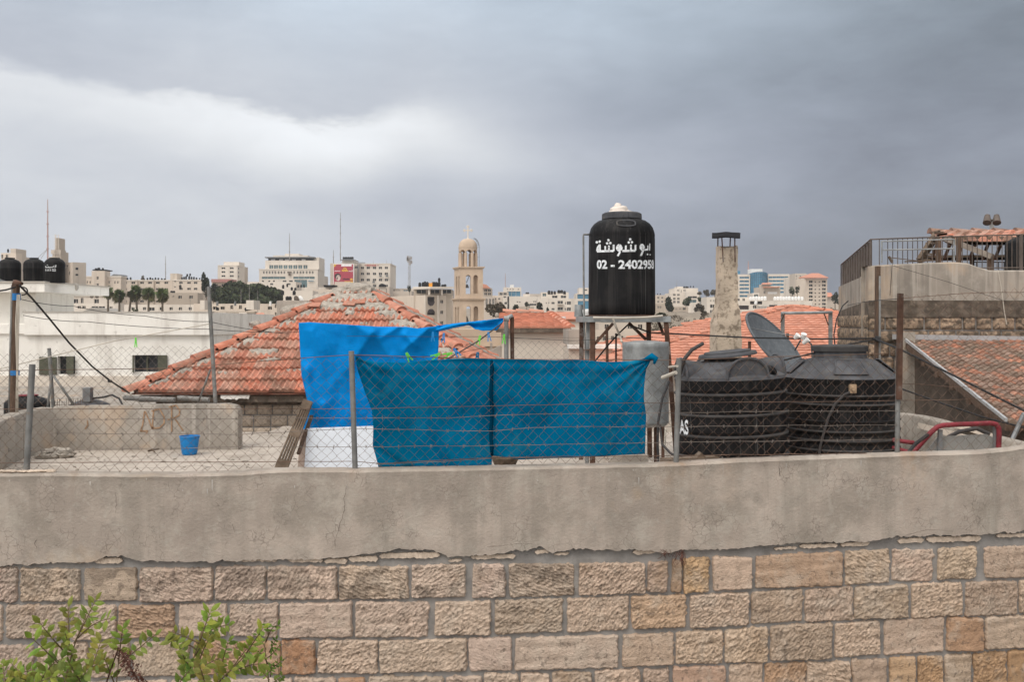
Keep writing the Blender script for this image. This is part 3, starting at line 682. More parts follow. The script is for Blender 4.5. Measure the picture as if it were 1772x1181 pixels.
# rust scrawl on the parapet, raised strokes on its face
def ribbon(b, pts, w, mp):
    """flat painted stroke; mp maps photo x,y to a 3D point on the surface"""
    n = len(pts); i0 = len(b.v)
    for i, (x, y) in enumerate(pts):
        a = pts[max(i-1, 0)]; c = pts[min(i+1, n-1)]; dx, dy = c[0]-a[0], c[1]-a[1]; l = math.hypot(dx, dy) or 1
        nx, ny = -dy/l*w/2, dx/l*w/2
        b.vert(mp(x+nx, y+ny)); b.vert(mp(x-nx, y-ny))
    for i in range(n-1): b.face(i0+2*i, i0+2*i+1, i0+2*i+3, i0+2*i+2)
def dense(pts, k=6):
    o = []
    for a, c in zip(pts, pts[1:]):
        for i in range(k): o.append((lerp(a[0], c[0], i/k), lerp(a[1], c[1], i/k)))
    return o+[pts[-1]]
b = MB(); mpw = lambda x, y: P(x, y, 12.192)
for st in [[(250, 712), (247, 735), (243, 748)], [(251, 712), (258, 728), (263, 743), (266, 738)], [(266, 710), (263, 742)], [(262, 712), (276, 708), (284, 722), (284, 733), (276, 741), (264, 742)],
           [(297, 703), (297, 748)], [(292, 705), (305, 702), (311, 711), (310, 719), (302, 724), (290, 727)], [(302, 724), (310, 736), (317, 746)], [(243, 747), (256, 746), (252, 752)], [(151, 728), (152, 736), (147, 743)]]:
    ribbon(b, dense(st, 4), 2.4, mpw)
b.build('graffiti', M['graf'], tr)
b = MB()
b.poly([P(424, 779.5, 12.2), P(560, 803.5, 11.0), P(560, 738, 14.6), P(490, 738, 14.6), P(440, 758, 13.2)])
b.build('concrete_ramp', M['floor'], tr)
b = MB(); b.blob(P(96, 787, 11.5), .22, .12, .075, .4, 2.5, 18, 10, 4); b.blob(P(82, 790, 11.4), .14, .07, .035, .4, 2.5, 12, 8, 2)
tag(b.build('rubble', M['cement'], loc=P(96, 793, 11.4)), 'low heap of broken cement lying on the terrace floor by the left parapet', 'rubble')
b = MB(); b.bar(P(256, 781, 11.9), P(275, 777, 12.0), .02, .02)
b.bar(P(262, 778, 11.9), P(268, 783, 11.8), .012, .012)
tag(b.build('twig', M['wood'], loc=P(265, 781, 11.9)), 'short dark stick lying on the terrace floor left of the bucket', 'stick')
b = MB(); rs = random.Random(91)
for k in range(60):
    px, Y = rs.uniform(60, 560), rs.uniform(8.2, 12.0); p = V((PX(px, Y), Y, FZ+.008))
    if p.x > -2.6 and Y < 9.5: continue
    b.blob(p, rs.uniform(.006, .028), rs.uniform(.006, .02), rs.uniform(.004, .012), .3, 2, 7, 5, k)
tag(b.build('gravel', M['cement'], loc=(-4, 10, FZ)), 'loose grit and pebbles scattered over the terrace floor', 'gravel', kind='stuff')
# bucket
bk = thing('bucket', 'bright blue plastic bucket standing on the terrace by the scrawled parapet', 'bucket', (PX(328, 11.75), 11.75, FZ))
b = MB(); c = bk.location
b.lathe([(.0, .005), (.082, .005), (.086, .02), (.09, .03), (.112, .205), (.119, .207), (.119, .222), (.109, .224), (.086, .03), (.0, .025)], c, 32)
b.build('body', M['bucket'], bk, smooth=True, sharp=40)
b = MB(); b.tube([c+V((.117*math.cos(a), .117*math.sin(a)-.0, .215-.018*math.sin(a)*.2)) for a in [math.pi*(1+i/12) for i in range(13)]], .0035, 5)
b.build('handle', M['barb'], bk, smooth=True)
# slatted wooden frame leaning sideways
rk = thing('slatted_frame', 'weathered wooden slatted frame leaning beside the blue tarpaulin', 'bed slats', P(487, 808, 8.7))
def rkp(s, t, dy=0.): # s across 0..1, t along 0..1 (top to bottom)
    x = lerp(lerp(526, 478, t), lerp(540, 498, t), s); y = lerp(lerp(693, 806, t), lerp(698, 810, t), s)
    p = P(x, y, lerp(9.05, 8.6, t)); p.y += dy; return p
b = MB()
for s in (.03, .28, .52, .76, .97): b.bar(rkp(s, 0), rkp(s, 1), .013, .03, V((0, 1, 0)))
b.build('slat', M['wood'], rk)
for t, h in ((.045, .10), (.48, .075), (.955, .09)):
    b = MB(); a, c = rkp(-.04, t, -.02), rkp(1.04, t, -.02); b.box((a+c)/2, ((c-a).length, .02, h), ((c-a).normalized(), V((0, 1, 0)), ((rkp(.5, 0)-rkp(.5, 1)).normalized())))
    b.build('crossboard', M['wood'], rk)
b = MB(); b.bar(rkp(1.25, .2, .1), rkp(1.3, .8, .1), .03, .02); b.build('rear_rail', M['woodpole'], rk)
# white board behind the tarpaulin foot
wb = thing('leaning_board', 'smooth white board leaning upright below the blue tarpaulin', 'board', P(590, 835, 8.9))
b = MB(); b.prism([P(531, 742, 8.95), P(648, 738, 8.95), P(662, 850, 8.8), P(524, 850, 8.8)], (0, .03, 0)); b.build('sheet', M['board'], wb)
b = MB(); b.prism([P(520, 744, 8.97), P(531, 744, 8.97), P(524, 850, 8.82), P(512, 850, 8.82)], (0, .05, 0)); b.build('edge_board', mat('pinkish_wood', (.42, .33, .28), .9, var=.15), wb)
# woven bowl below the teal cloth
b = MB(); c = P(874, 818, 8.2)
b.lathe([(0, 0), (.05, .0), (.08, .03), (.10, .075), (.103, .085), (.095, .08), (.07, .035), (0, .02)], P(874, 811, 7.2), 28)
tag(b.build('bowl', mat('brown_bowl', (.16, .12, .085), .85, var=.25, vscale=30, bump=.4, bs=120), smooth=True, loc=P(874, 811, 7.2)), 'shallow dark brown bowl resting behind the wall top under the teal cloth seam', 'bowl')
b = MB(); b.box(P(874, 826, 7.25), (.3, .3, .12)); tag(b.build('concrete_block', M['concrete'], loc=P(874, 833, 7.2)), 'rough concrete block carrying the brown bowl', 'block')
for (x0, x1, y0, Yb, h, nm) in ((1062, 1122, 789, 8.4, .5, 'grey concrete step block under the right end of the teal cloths'),):
    b = MB(); X0, X1 = PX(x0, Yb), PX(x1, Yb); z1 = PZ(y0, Yb)
    b.prism([(X0-.18, Yb, FZ), (X1, Yb, FZ), (X1, Yb, z1), (X0, Yb, z1), (X0-.09, Yb, z1-.12)], (0, .5, 0))
    tag(b.build('step_block', M['concrete'], loc=(X0, Yb, FZ)), nm, 'block')
# clothes pegs and lines
def peg(px, py, Y, rot, m, label):
    b = MB(); c = P(px, py, Y); s, k = math.sin(rot), math.cos(rot); h = .034*Y/7.0
    ax = V((s, 0, k)); sd_ = V((k, 0, -s))
    for q in (-1, 1):
        b.bar(c+ax*h+sd_*(.004*q), c+ax*.1*h+sd_*(.006*q), .008, .012, V((0, 1, 0))); b.bar(c+ax*.1*h+sd_*(.006*q), c-ax*h+sd_*(.014*q), .008, .012, V((0, 1, 0)))
    b.tube([c+V((0, -.008, 0)), c+V((0, .008, 0))], .006, 6)
    o = b.build('clothes_peg', m, loc=c); tag(o, label, 'clothes peg', 'pegs on the clothes lines'); return o
LY = 8.6
for a in [(235, 593, 12.0, 0, 'green', 'green peg hanging alone on the line before the white house'),
          (767.5, 585, LY, .1, 'pegblue', 'blue peg just right of the tarpaulin edge below the loose strip'),
          (749, 583, LY, 0, 'pegblue', 'blue peg clipped over the tarpaulin near its top corner'),
          (829, 589, LY, .25, 'green', 'green peg on the diagonal line below the loose blue strip'),
          (846, 583, LY, -.15, 'pegblue', 'blue peg below the loose strip close to the two poles'),
          (872, 587, LY-.03, .05, 'green', 'green peg touching the left pole of the pair'),
          (707, 618, 6.35, -.5, 'green', 'green peg tilted on the cloth edge in front of the tarpaulin'),
          (754, 616, 6.35, 1.1, 'green', 'green peg lying sideways at the lower tarpaulin corner'),
          (775, 614, 6.35, 1.2, 'green', 'green peg lying flat right of the tarpaulin corner'),
          (790, 610, 6.5, -.6, 'pegblue', 'blue peg tilted just above the teal cloth edge'),
          (826, 618, 6.3, .1, 'teal', 'dark teal peg low on the teal cloth edge')]:
    peg(a[0], a[1], a[2], a[3], M[a[4]], a[5])
def cable(pts, r, m, label, n=5, sag=0., name='cable', cat='cable', k=8):
    q = []
    for (x0, y0, Y0), (x1, y1, Y1) in zip(pts, pts[1:]):
        for i in range(k):
            t = i/k; p = P(x0, y0, Y0).lerp(P(x1, y1, Y1), t); p.z -= sag*4*t*(1-t); q.append(p)
    q.append(P(*pts[-1])); b = MB(); b.tube(q, r, n)
    o = b.build(name, m, smooth=True, loc=q[0]); tag(o, label, cat); return o
cable([(611, 616, 6.3), (700, 620, 6.3), (790, 612, 6.5), (850, 600, 6.6)], .0015, M['cable'], 'thin dark line along the upper edge of the teal cloth', name='clothes_line', cat='wire')
cable([(760, 630, 8.5), (800, 607, 8.55), (830, 589, LY), (868, 560, LY)], .006, M['hose'], 'dark rope rising diagonally to the pole pair', name='rope', cat='rope')
cable([(600, 582, 9.05), (752, 583, LY), (846, 583, LY), (990, 590, LY), (1130, 584, LY)], .002, M['cable'], 'thin line crossing from the tarpaulin past the two poles', name='clothes_line', cat='wire')
# two clothes poles with a bent link
pp = thing('clothes_pole', 'grey steel pole of the pair, standing left and slightly shorter', 'pole', P(876, 805, 8.9), 'pair of steel clothes poles')
b = MB(); b.tube([P(877, 800, 8.9), P(876, 556, 8.9)], .021, 10); b.build('tube', M['pipegrey'], pp, smooth=True, sharp=50)
b = MB(); b.tube([P(872, 552, 8.9), P(881, 552, 8.9)], .026, 10); b.build('collar', M['galv'], pp, smooth=True, sharp=50)
p2 = thing('clothes_pole', 'darker taller pole of the pair, joined by a bent arm at its top', 'pole', P(887, 805, 8.95), 'pair of steel clothes poles')
b = MB(); b.tube([P(888, 800, 8.95), P(886, 549, 8.95)], .019, 10); b.build('tube', M['rust'], p2, smooth=True, sharp=50)
b = MB(); b.tube([P(886, 552, 8.95), P(885, 547, 8.95), P(877, 551, 8.92)], .02, 10); b.build('bent_arm', M['galv'], p2, smooth=True)

# ------------------------------------------------------------------ rear fences
Yr = 12.25
rf = thing('chain_link_fence', 'finer grey chain link fence on the left terrace parapet in front of the white house', 'fence', P(230, 700, Yr))
b = MB(); fence_mesh(b, -60, 366, lambda x: pw([(-60, 616), (60, 608), (150, 600), (366, 596)], x), 6.6, .0021, lambda x: 699, lambda x: Yr+.1, 1.2, 31)
b.build('wire_mesh', M['barb'], rf)
post(rf, 85, 603, 92, 706, Yr+.08, .022, M['pipegrey']); post(rf, 361, 496, 373, 700, Yr+.08, .024, M['pipegrey'])
for p_, q_, w_ in ((P(92, 650, Yr+.05), P(127, 700, Yr+.05), .016), (P(89, 650, Yr+.05), P(82, 708, Yr-.1), .014), (P(364, 640, Yr+.1), P(342, 700, Yr+.2), .012)):
    b = MB(); b.tube([p_, q_], w_, 8); b.build('brace', M['pipegrey'], rf, smooth=True)
rf2 = thing('chain_link_fence', 'rear chain link fence between the pole pair and the tank stand', 'fence', P(940, 690, Yr))
b = MB(); fence_mesh(b, 887, 1012, lambda x: 588, 6.6, .0019, lambda x: 690, lambda x: Yr, 1.2, 41)
strand(b, [(885, 586), (1160, 584)], lambda x: Yr, .0022, False, .8, 3)
b.build('wire_mesh', M['barb'], rf2)
post(rf2, 1050, 565, 1052, 700, Yr, .018, M['rust'])

# ------------------------------------------------------------------ elevated tank on its stand
Tc = V((PX(1076, 11), 11, PZ(546, 11)))
et = thing('water_tank', 'tall black water tank with white stencilled Arabic and a phone number on the rusty stand', 'water tank', Tc, 'big black plastic water tanks')
r = .363; H = .862
b = MB(); c = Tc
prof = [(r*.985, .0), (r*1.0, .015)]+[(r*(1.015-.015*i/8), .02+(H-.04)*i/8) for i in range(9)]
prof += [(r*.995, H+.0), (r*1.003, H+.012), (r*.985, H+.05), (r*.94, H+.10), (r*.85, H+.145), (r*.72, H+.178), (r*.60, H+.19), (r*.58, H+.20)]
b.lathe(prof, c, 64)
b.build('body', M['black'], et, smooth=True, sharp=50)
b = MB(); z = H+.195
b.lathe([(r*.57, z), (r*.60, z+.004), (r*.595, z+.06), (r*.53, z+.075), (r*.2, z+.082), (0, z+.083)], c, 96, lambda a, zz: 1+(.012*(1 if int(a*96/(2*math.pi)) % 2 else -1) if zz < z+.062 else 0))
b.build('lid', M['dusty'], et)
b = MB(); b.blob(c+V((-.02, 0, z+.07)), .14, .13, .045, .2, 2.2, 20, 10, 2); b.blob(c+V((-.03, 0, z+.10)), .10, .09, .06, .3, 2.2, 16, 8, 5); b.blob(c+V((-.045, 0, z+.135)), .045, .05, .05, .3, 2.2, 12, 8, 7)
tag(b.build('bag', mat('pale_sack', (.68, .61, .55), .8, bump=.5, bs=25), smooth=True, loc=c+V((0, 0, z+.06))), 'crumpled pale sack lying on the lid of the tall tank', 'sack')
b = MB()  # oval handle recess on the shoulder
def oval(k):
    a = 2*math.pi*k/28; x = .105*math.cos(a); zz = .034*math.sin(a)
    x = max(-.1, min(.1, x*1.15))
    zz = H+.125+zz; q = pw([(H+.05, .985), (H+.10, .94), (H+.145, .85), (H+.178, .72)], zz)*r+.004
    th = x/q+.04
    return c+V((q*math.sin(th), -q*math.cos(th), zz))
b.tube([oval(k) for k in range(29)], .008, 6, False); b.build('handle_recess', M['dusty'], et, smooth=True)
def cyl(cx_, cy_, rr):
    def f(px, py):
        d = V(((px-886)/F, 1, (HZ-py)/F)); A = d.x**2+1; B = d.x*cx_+cy_; C = cx_**2+cy_**2-rr*rr
        disc = max(0, B*B-A*C); t = (B-math.sqrt(disc))/A
        return V((0, 0, CZ))+d*t
    return f
ms = cyl(c.x, c.y, r*1.012)
def z_(x, y): return (1000+x*.11005, 350+y*.11008)
def Z(pts): return [z_(*p) for p in pts]
b = MB()
def disc(x, y, rad):
    x, y = z_(x, y); rad *= .11; i0 = [b.vert(ms(x+rad*math.cos(a), y+rad*math.sin(a))) for a in [2*math.pi*k/14 for k in range(14)]]; b.face(*i0[::-1])
for x, y, rad in [(298, 630, 20), (343, 620, 20), (480, 598, 20), (460, 648, 20), (512, 645, 20), (823, 585, 20), (800, 632, 19), (850, 630, 19), (1095, 822, 13), (1137, 825, 11)]: disc(x, y, rad)
W8 = 3.9
for pts, wd in [([(300, 775), (430, 770), (560, 768)], 3.6), ([(345, 665), (350, 770)], 3.0), ([(345, 668), (312, 715), (300, 770)], 3.4), ([(330, 700), (318, 760)], 3.2), ([(430, 690), (430, 770)], 2.9), ([(488, 680), (488, 770)], 2.9), ([(562, 668), (562, 770)], 3.2),
                ([(648, 668), (625, 690), (612, 720), (625, 750), (650, 768), (680, 750), (690, 720), (678, 690), (648, 668)], 3.2), ([(640, 690), (660, 740)], 5.5), ([(630, 710), (670, 730)], 6), ([(668, 770), (645, 815), (625, 848)], 3.2),
                ([(700, 768), (800, 765), (905, 762)], 3.8), ([(755, 680), (752, 765)], 3.2), ([(835, 665), (835, 765)], 3.0), ([(905, 668), (905, 762)], 3.0),
                ([(1005, 662), (985, 690), (985, 725), (1005, 752), (1030, 745), (1040, 712), (1028, 680), (1005, 662)], 3.0), ([(1005, 690), (1015, 735)], 5.2), ([(1030, 750), (1010, 800), (990, 848)], 3.2), ([(1040, 750), (1105, 745)], 3.0), ([(1100, 680), (1100, 745)], 2.0), ([(1130, 650), (1128, 760)], 1.8)]:
    ribbon(b, Z(dense(pts, 5)), wd, ms)
b.build('lettering', M['paint'], et)
def text_tris(s, size=1., off=.0):
    cu = bpy.data.curves.new('t', 'FONT'); cu.body = s; cu.size = size; cu.offset = off; cu.resolution_u = 3
    ob = bpy.data.objects.new('t', cu); sc.collection.objects.link(ob)
    dg = bpy.context.evaluated_depsgraph_get(); dg.update()
    me = ob.evaluated_get(dg).to_mesh(); me.calc_loop_triangles()
    vv = [tuple(q.co)[:2] for q in me.vertices]; ff_ = [tuple(t.vertices) for t in me.loop_triangles]
    ob.to_mesh_clear(); bpy.data.objects.remove(ob); bpy.data.curves.remove(cu)
    return vv, ff_
def text_on(b, s, x0, x1, y0, y1, mp, off=.02):
    vv, ff_ = text_tris(s, 1., off)
    ax, bx = min(q[0] for q in vv), max(q[0] for q in vv); ay, by = min(q[1] for q in vv), max(q[1] for q in vv)
    ids = [b.vert(mp(lerp(x0, x1, (x-ax)/(bx-ax)), lerp(y1, y0, (y-ay)/(by-ay)))) for x, y in vv]
    for t in ff_: b.face(*[ids[i] for i in t])
def arc(px, py): # px given as angle column: spread evenly round the drum
    th = lerp(-.93, 1.13, (px-1030)/(1128-1030)); q = r*1.012
    p = V((c.x+q*math.sin(th), c.y-q*math.cos(th), 0)); p.z = PZ(py, p.y); return p
b = MB(); text_on(b, '02 - 2402958', 1030, 1128, 450, 466, arc, .035)
b.build('phone_number', M['paint'], et)
# overflow pipe at the left
b = MB(); b.tube([P(1020, 406, 10.95), P(1010, 406, 10.95), P(1009.5, 409, 10.95), P(1010, 480, 10.9), P(1011, 560, 10.8), P(1016, 690, 10.6)], .011, 8)
b.build('overflow_pipe', M['pipegrey'], et, smooth=True)
# stand
Ya, Yb_ = 10.45, 11.5
st = thing('tank_stand', 'rusty angle iron stand with braced legs carrying the tall black tank', 'stand', P(1085, 815, 11))
zp = Tc.z
b = MB(); b.bb(PX(1019, Ya), PX(1150, Ya), Ya+.02, Yb_, zp-.028, zp-.001); b.build('top_plate', M['rust'], st)
b = MB(); b.bb(PX(1016, Ya), PX(1152, Ya), Ya-.03, Ya+.02, zp-.075, zp-.015); b.bb(PX(1016, Ya), PX(1152, Ya), Yb_, Yb_+.05, zp-.075, zp-.015)
b.bb(PX(1016, Ya)-.05, PX(1016, Ya), Ya-.03, Yb_+.05, zp-.075, zp-.015); b.bb(PX(1152, Ya), PX(1152, Ya)+.05, Ya-.03, Yb_+.05, zp-.075, zp-.015)
b.build('top_frame', M['galv'], st)
def leg(x0, y0, Y0, x1, Y1, w_=.05, m='rust', n='leg'):
    b = MB(); a = P(x0, y0, Y0); d = V((PX(x1, Y1), Y1, FZ))
    b.bar(a, d, w_, .012, V((0, 1, 0))); b.bar(a+V((w_/2, .025, 0)), d+V((w_/2, .025, 0)), .012, w_, V((0, 1, 0)))
    b.build(n, M[m], st)
leg(1025, 553, Ya, 1025, Ya); leg(1152, 556, Ya, 1172, Ya-.1, .045); leg(1006, 556, Yb_-.2, 1005, Yb_-.2, .045); leg(1122, 556, Yb_, 1124, Yb_, .05)
leg(1017, 556, Ya+.1, 1015, Ya+.1, .035, 'galv')
b = MB(); b.bar(P(1061, 560, Ya+.02), P(1029, 596, Ya+.02), .03, .01, V((0, 1, 0))); b.build('brace', M['rust'], st)
b = MB(); b.bar(P(1088, 559, Yb_-.1), P(1118, 588, Yb_-.05), .035, .012, V((0, 1, 0))); b.build('brace', M['rust'], st)
b = MB(); b.bar(P(1140, 558, Ya+.3), P(1148, 580, Ya), .03, .01, V((0, 1, 0))); b.build('brace', M['rust'], st)
b = MB(); b.bar(P(1027, 604, Ya+.5), P(1016, 606, Ya), .06, .01); b.build('brace', M['rust'], st)
cable([(1026, 550, Ya-.06), (1080, 551, Ya-.07), (1120, 549.5, Ya-.07), (1147, 547, Ya-.06)], .012, M['rope'], 'pale hose lying along the front edge of the tank stand', name='hose', cat='hose', n=7)
cable([(1061, 552, Ya-.07), (1066, 566, Ya-.05), (1072, 580, Ya+.1), (1076, 592, 10.2)], .012, M['rope'], 'pale hose hanging from the stand to the grey boiler', name='hose', cat='hose', n=7)
cable([(1026, 630, 10.6), (1052, 598, 10.7), (1072, 576, 10.8), (1086, 563, 10.9), (1098, 566, 11), (1124, 576, 11), (1160, 578, 10.8), (1300, 585, 10.6), (1420, 587, 10.8), (1512, 586, 11.0)], .009, M['cable'], 'thick black cable looping under the tank and running across to the wooden post', k=5)
cable([(1512, 586, 11.0), (1556, 604, 10.2), (1640, 645, 9.6), (1772, 711, 9.0), (1900, 770, 8.6)], .011, M['cable'], 'thick black cable descending over the old tiled lean-to roof')
cable([(1340, 628, 8.9), (1375, 619, 9.0), (1410, 611, 9.0)], .008, M['cable'], 'short black pipe linking the two ribbed tanks')
b = MB(); b.tube([P(1066, 577, 10.9), P(1066, 690, 10.9)], .01, 8)
tag(b.build('riser_pipe', M['cable'], smooth=True, loc=P(1066, 690, 10.9)), 'thin black upright pipe under the tank stand', 'pipe')
# solar boiler bits at the stand's left corner
b = MB(); b.tube([P(1002, 549, 11.3), P(1003, 528, 11.3)], .055, 16); tag(b.build('pipe_stub', M['galv'], smooth=True, sharp=50, loc=P(1002, 549, 11.3)), 'short grey tube standing at the left corner of the tank stand', 'pipe')
b = MB(); b.tube([P(1009, 543, 11.2), P(1022, 541, 11.2)], .042, 16); b.bb(PX(1012, 11.2), PX(1018, 11.2), 11.15, 11.25, PZ(551, 11.2), PZ(545, 11.2))
tag(b.build('float_valve', M['plastwhite'], smooth=True, sharp=50, loc=P(1015, 549, 11.2)), 'small white cylinder beside the foot of the tall tank', 'valve')
# galvanised boiler
gb = thing('boiler_tank', 'upright dented grey galvanised cylinder on thin legs behind the teal cloth corner', 'boiler', P(1117, 815, 10.0))
c = V((PX(1117, 10), 10, 0)); zt_, zb_ = PZ(593, 9.8), PZ(738, 9.8)
b = MB(); rb = .232
b.lathe([(0, zb_-.03), (rb*.5, zb_-.025), (rb*.9, zb_-.008), (rb, zb_+.02), (rb*1.01, zb_+.03), (rb, zb_+.04), (rb, zt_-.06), (rb*1.01, zt_-.05), (rb*1.01, zt_-.01), (rb*.98, zt_), (rb*.95, zt_-.004), (rb*.5, zt_+.012), (0, zt_+.015)], c, 40, lambda a, z: 1+.012*N3(math.cos(a)*2, math.sin(a)*2, z*4))
b.build('drum', M['galv'], gb, smooth=True, sharp=45)
for dx, dy in ((-.16, -.1), (.16, -.1), (.12, .14), (-.12, .14)):
    b = MB(); b.bar((c.x+dx, c.y+dy, zb_+.02), (c.x+dx, c.y+dy, FZ), .03, .02, V((0, 1, 0))); b.build('leg', M['rust'], gb)
cable([(1158, 660, 9.6), (1146, 690, 9.4), (1139, 730, 9.2), (1138, 770, 9.1), (1140, 815, 9.0)], .012, M['cable'], 'black hose running down past the grey boiler')
cable([(1142, 735, 9.1), (1146, 770, 9.0), (1160, 785, 8.9), (1175, 792, 8.7)], .012, M['hose'], 'black hose curling along the floor to the ribbed tank')
cable([(1152, 742, 9.2), (1150, 775, 9.1), (1158, 800, 9.0)], .01, M['rope'], 'pale thin hose beside the boiler legs', name='hose', cat='hose')
cable([(1176, 650, 8.5), (1184, 622, 8.4), (1197, 606, 8.4), (1216, 595, 8.5)], .016, M['hose'], 'open ended dark hose bending up beside the fence post', name='hose', cat='hose', n=8)

# ------------------------------------------------------------------ two ribbed black tanks at the right
Y1 = 8.62; c = V((PX(1270, Y1), Y1, FZ)); r1 = .472
rt = thing('water_tank', 'ribbed black water tank with arched shoulder lobes and a tilted lid', 'water tank', c, 'big black plastic water tanks')
zf = lambda py, Yq=Y1-r1: PZ(py, Yq)-FZ
zs = [zf(y) for y in (798, 760, 723, 686)]
prof = [(.0, .0), (r1*.99, .0)]
for z in zs: prof += [(r1*.99, z-.004), (r1*.99, z+.018), (r1*.95, z+.022), (r1*.95, z+.04), (r1*.985, z+.046)]
ztop = zf(657)
prof += [(r1*.99, ztop-.03), (r1*1.0, ztop-.012), (r1*.985, ztop+.012), (r1*.93, ztop+.024), (r1*.75, ztop+.065), (r1*.55, ztop+.125), (r1*.50, ztop+.135)]
b = MB(); b.lathe(prof[:-5], c, 72); b.build('body', M['black'], rt, smooth=True, sharp=35)
b = MB(); b.lathe(prof[-6:]+[(r1*.3, ztop+.14)], c, 72); b.build('shoulder', M['dusty'], rt, smooth=True, sharp=35)
for z in zs:
    b = MB(); b.lathe([(r1*.985, z-.004), (r1*1.014, z-.001), (r1*1.018, z+.008), (r1*1.014, z+.016), (r1*.985, z+.02)], c, 72); b.build('rib', M['rib'], rt, smooth=True)
b = MB()
for k in range(4):
    th = R(8+90*k); o_ = V((math.sin(th), -math.cos(th), 0)); s_ = V((math.cos(th), math.sin(th), 0))
    hw, hh = .175, .165
    def lobe(u, v, o_=o_, s_=s_):
        a = math.pi*u; kx = math.cos(a); kz = math.sin(a)**.8
        rr_ = lerp(r1*.90, r1*.42, v); sc_ = lerp(1, .72, v)
        return c+o_*rr_+s_*(-kx*hw*sc_)+V((0, 0, ztop-.02+lerp(.02, .10, v)+kz*lerp(hh, hh*.28, v)))
    b.grid(lobe, 18, 6)
    b.poly([lobe(i/18, 0) for i in range(19)])
    b.tube([lobe(i/18, -.03)+V((0, 0, .004)) for i in range(19)], .012, 6, False)
b.build('shoulder_lobes', M['dusty'], rt, smooth=True, sharp=50)
b = MB(); zl = ztop+.155
b.lathe([(r1*.46, ztop+.05), (r1*.45, zl)], c, 40); b.build('neck', M['black'], rt, smooth=True, sharp=40)
b = MB(); tl = Matrix.Rotation(R(-4), 3, 'Y')
for rr_, z0, z1 in ((r1*.53, 0, .03), (r1*.42, .03, .048)):
    i0 = len(b.v); b.lathe([(0, z0), (rr_, z0), (rr_*1.01, z0+.01), (rr_*.97, z1), (0, z1+.006)], (0, 0, 0), 40, lambda a, z: 1+.006*math.sin(a*20))
    for i in range(i0, len(b.v)): b.v[i] = c+V((-.01, 0, zl+.02))+tl @ b.v[i]
b.build('lid', M['dusty'], rt, smooth=True, sharp=40)
b = MB(); q = c+V((r1*.58, -r1*.62, ztop+.045)); b.blob(q, .06, .05, .055, .05, 1, 14, 8); b.tube([q+V((.02, -.05, 0)), q+V((.03, -.07, 0))], .018, 10)
b.build('inlet_fitting', M['black'], rt, smooth=True, sharp=60)
ms = cyl(c.x, c.y, r1*1.004)
b = MB(); text_on(b, 'AS', 1180, 1196, 724, 750, ms, .03)
for pts in ([(1174.5, 726), (1175.5, 750)], [(1175, 690), (1175.5, 712)], [(1179, 686), (1179.5, 702)]): ribbon(b, dense(pts, 4), 1.6, ms)
b.build('lettering', M['paint'], rt); rt.rotation_euler.y = R(-2.0)

Y2 = 9.05; c = V((PX(1453, Y2), Y2, FZ)); r2 = .515
rt2 = thing('water_tank', 'ribbed black water tank with a conical shoulder, thick lid and a hanging hose', 'water tank', c, 'big black plastic water tanks')
zf2 = lambda py: PZ(py, Y2-r2)-FZ
prof = [(0, 0), (r2*.97, 0)]
for y in (822, 803, 784, 767, 751, 733, 704, 688):
    z = zf2(y); prof += [(r2*.965, z-.03), (r2*.985, z-.008), (r2*1.005, z-.002), (r2*1.008, z+.008), (r2*.98, z+.016)]
zt2 = zf2(657)
prof += [(r2*.985, zt2-.05), (r2*1.0, zt2-.04), (r2*1.005, zt2-.004), (r2*.985, zt2+.006), (r2*.60, zt2+.150), (r2*.46, zt2+.168), (r2*.44, zt2+.235)]
b = MB(); b.lathe(prof[:-4], c, 72); b.build('body', M['black'], rt2, smooth=True, sharp=35)
b = MB(); b.lathe(prof[-5:], c, 72); b.build('shoulder_cone', M['dusty'], rt2, smooth=True, sharp=35)
for y in (822, 784, 767, 751, 704, 688):
    z = zf2(y); b = MB(); b.lathe([(r2*.985, z-.004), (r2*1.008, z-.001), (r2*1.012, z+.006), (r2*1.006, z+.013), (r2*.98, z+.016)], c, 72); b.build('rib', M['rib'], rt2, smooth=True)
for k in range(4): # raised trapezoid panels on the cone
    b = MB(); th = R(-6+90*k)
    def cone(t, v): # v 0 bottom 1 top
        rr_ = lerp(r2*.93, r2*.66, v)+.004; z = zt2+.006+lerp(.025, .14, v)+.010
        return c+V((rr_*math.sin(th+t), -rr_*math.cos(th+t), z))
    b.grid(lambda u, v: cone(lerp(-.30, .30, u), v), 8, 4)
    b.tube([cone(-.30, 0), cone(-.30, 1), cone(0, 1), cone(.30, 1), cone(.30, 0), cone(.15, 0), cone(0, 0), cone(-.15, 0), cone(-.30, 0)], .006, 5, False); b.build('cone_panel', M['dusty'], rt2, smooth=True, sharp=40)
b = MB(); z = zt2+.226
b.lathe([(r2*.44, z-.03), (r2*.445, z), (r2*.475, z+.002), (r2*.478, z+.045), (r2*.46, z+.055), (r2*.2, z+.062), (0, z+.063)], c, 56, lambda a, zz: 1+.004*math.sin(a*28))
b.build('lid', M['rib'], rt2, smooth=True, sharp=40)
b = MB(); q = cyl(c.x, c.y, r2*1.0)(1475, 673); b.box(q, (.055, .05, .075)); b.tube([q+V((0, .03, .0)), q+V((0, -.05, 0))], .02, 12)
b.build('outlet_fitting', mat('tan_plaster', (.42, .3, .2), .9, bump=.6, bs=60), rt2)
m2 = cyl(c.x, c.y, r2*1.03); pts = [(1474, 678), (1462, 683), (1445, 700), (1434, 722), (1426, 748), (1419, 775), (1415, 812)]
b = MB(); b.tube([m2(*p) for p in dense(pts, 4)], .011, 8); b.build('hanging_hose', M['hose'], rt2, smooth=True)
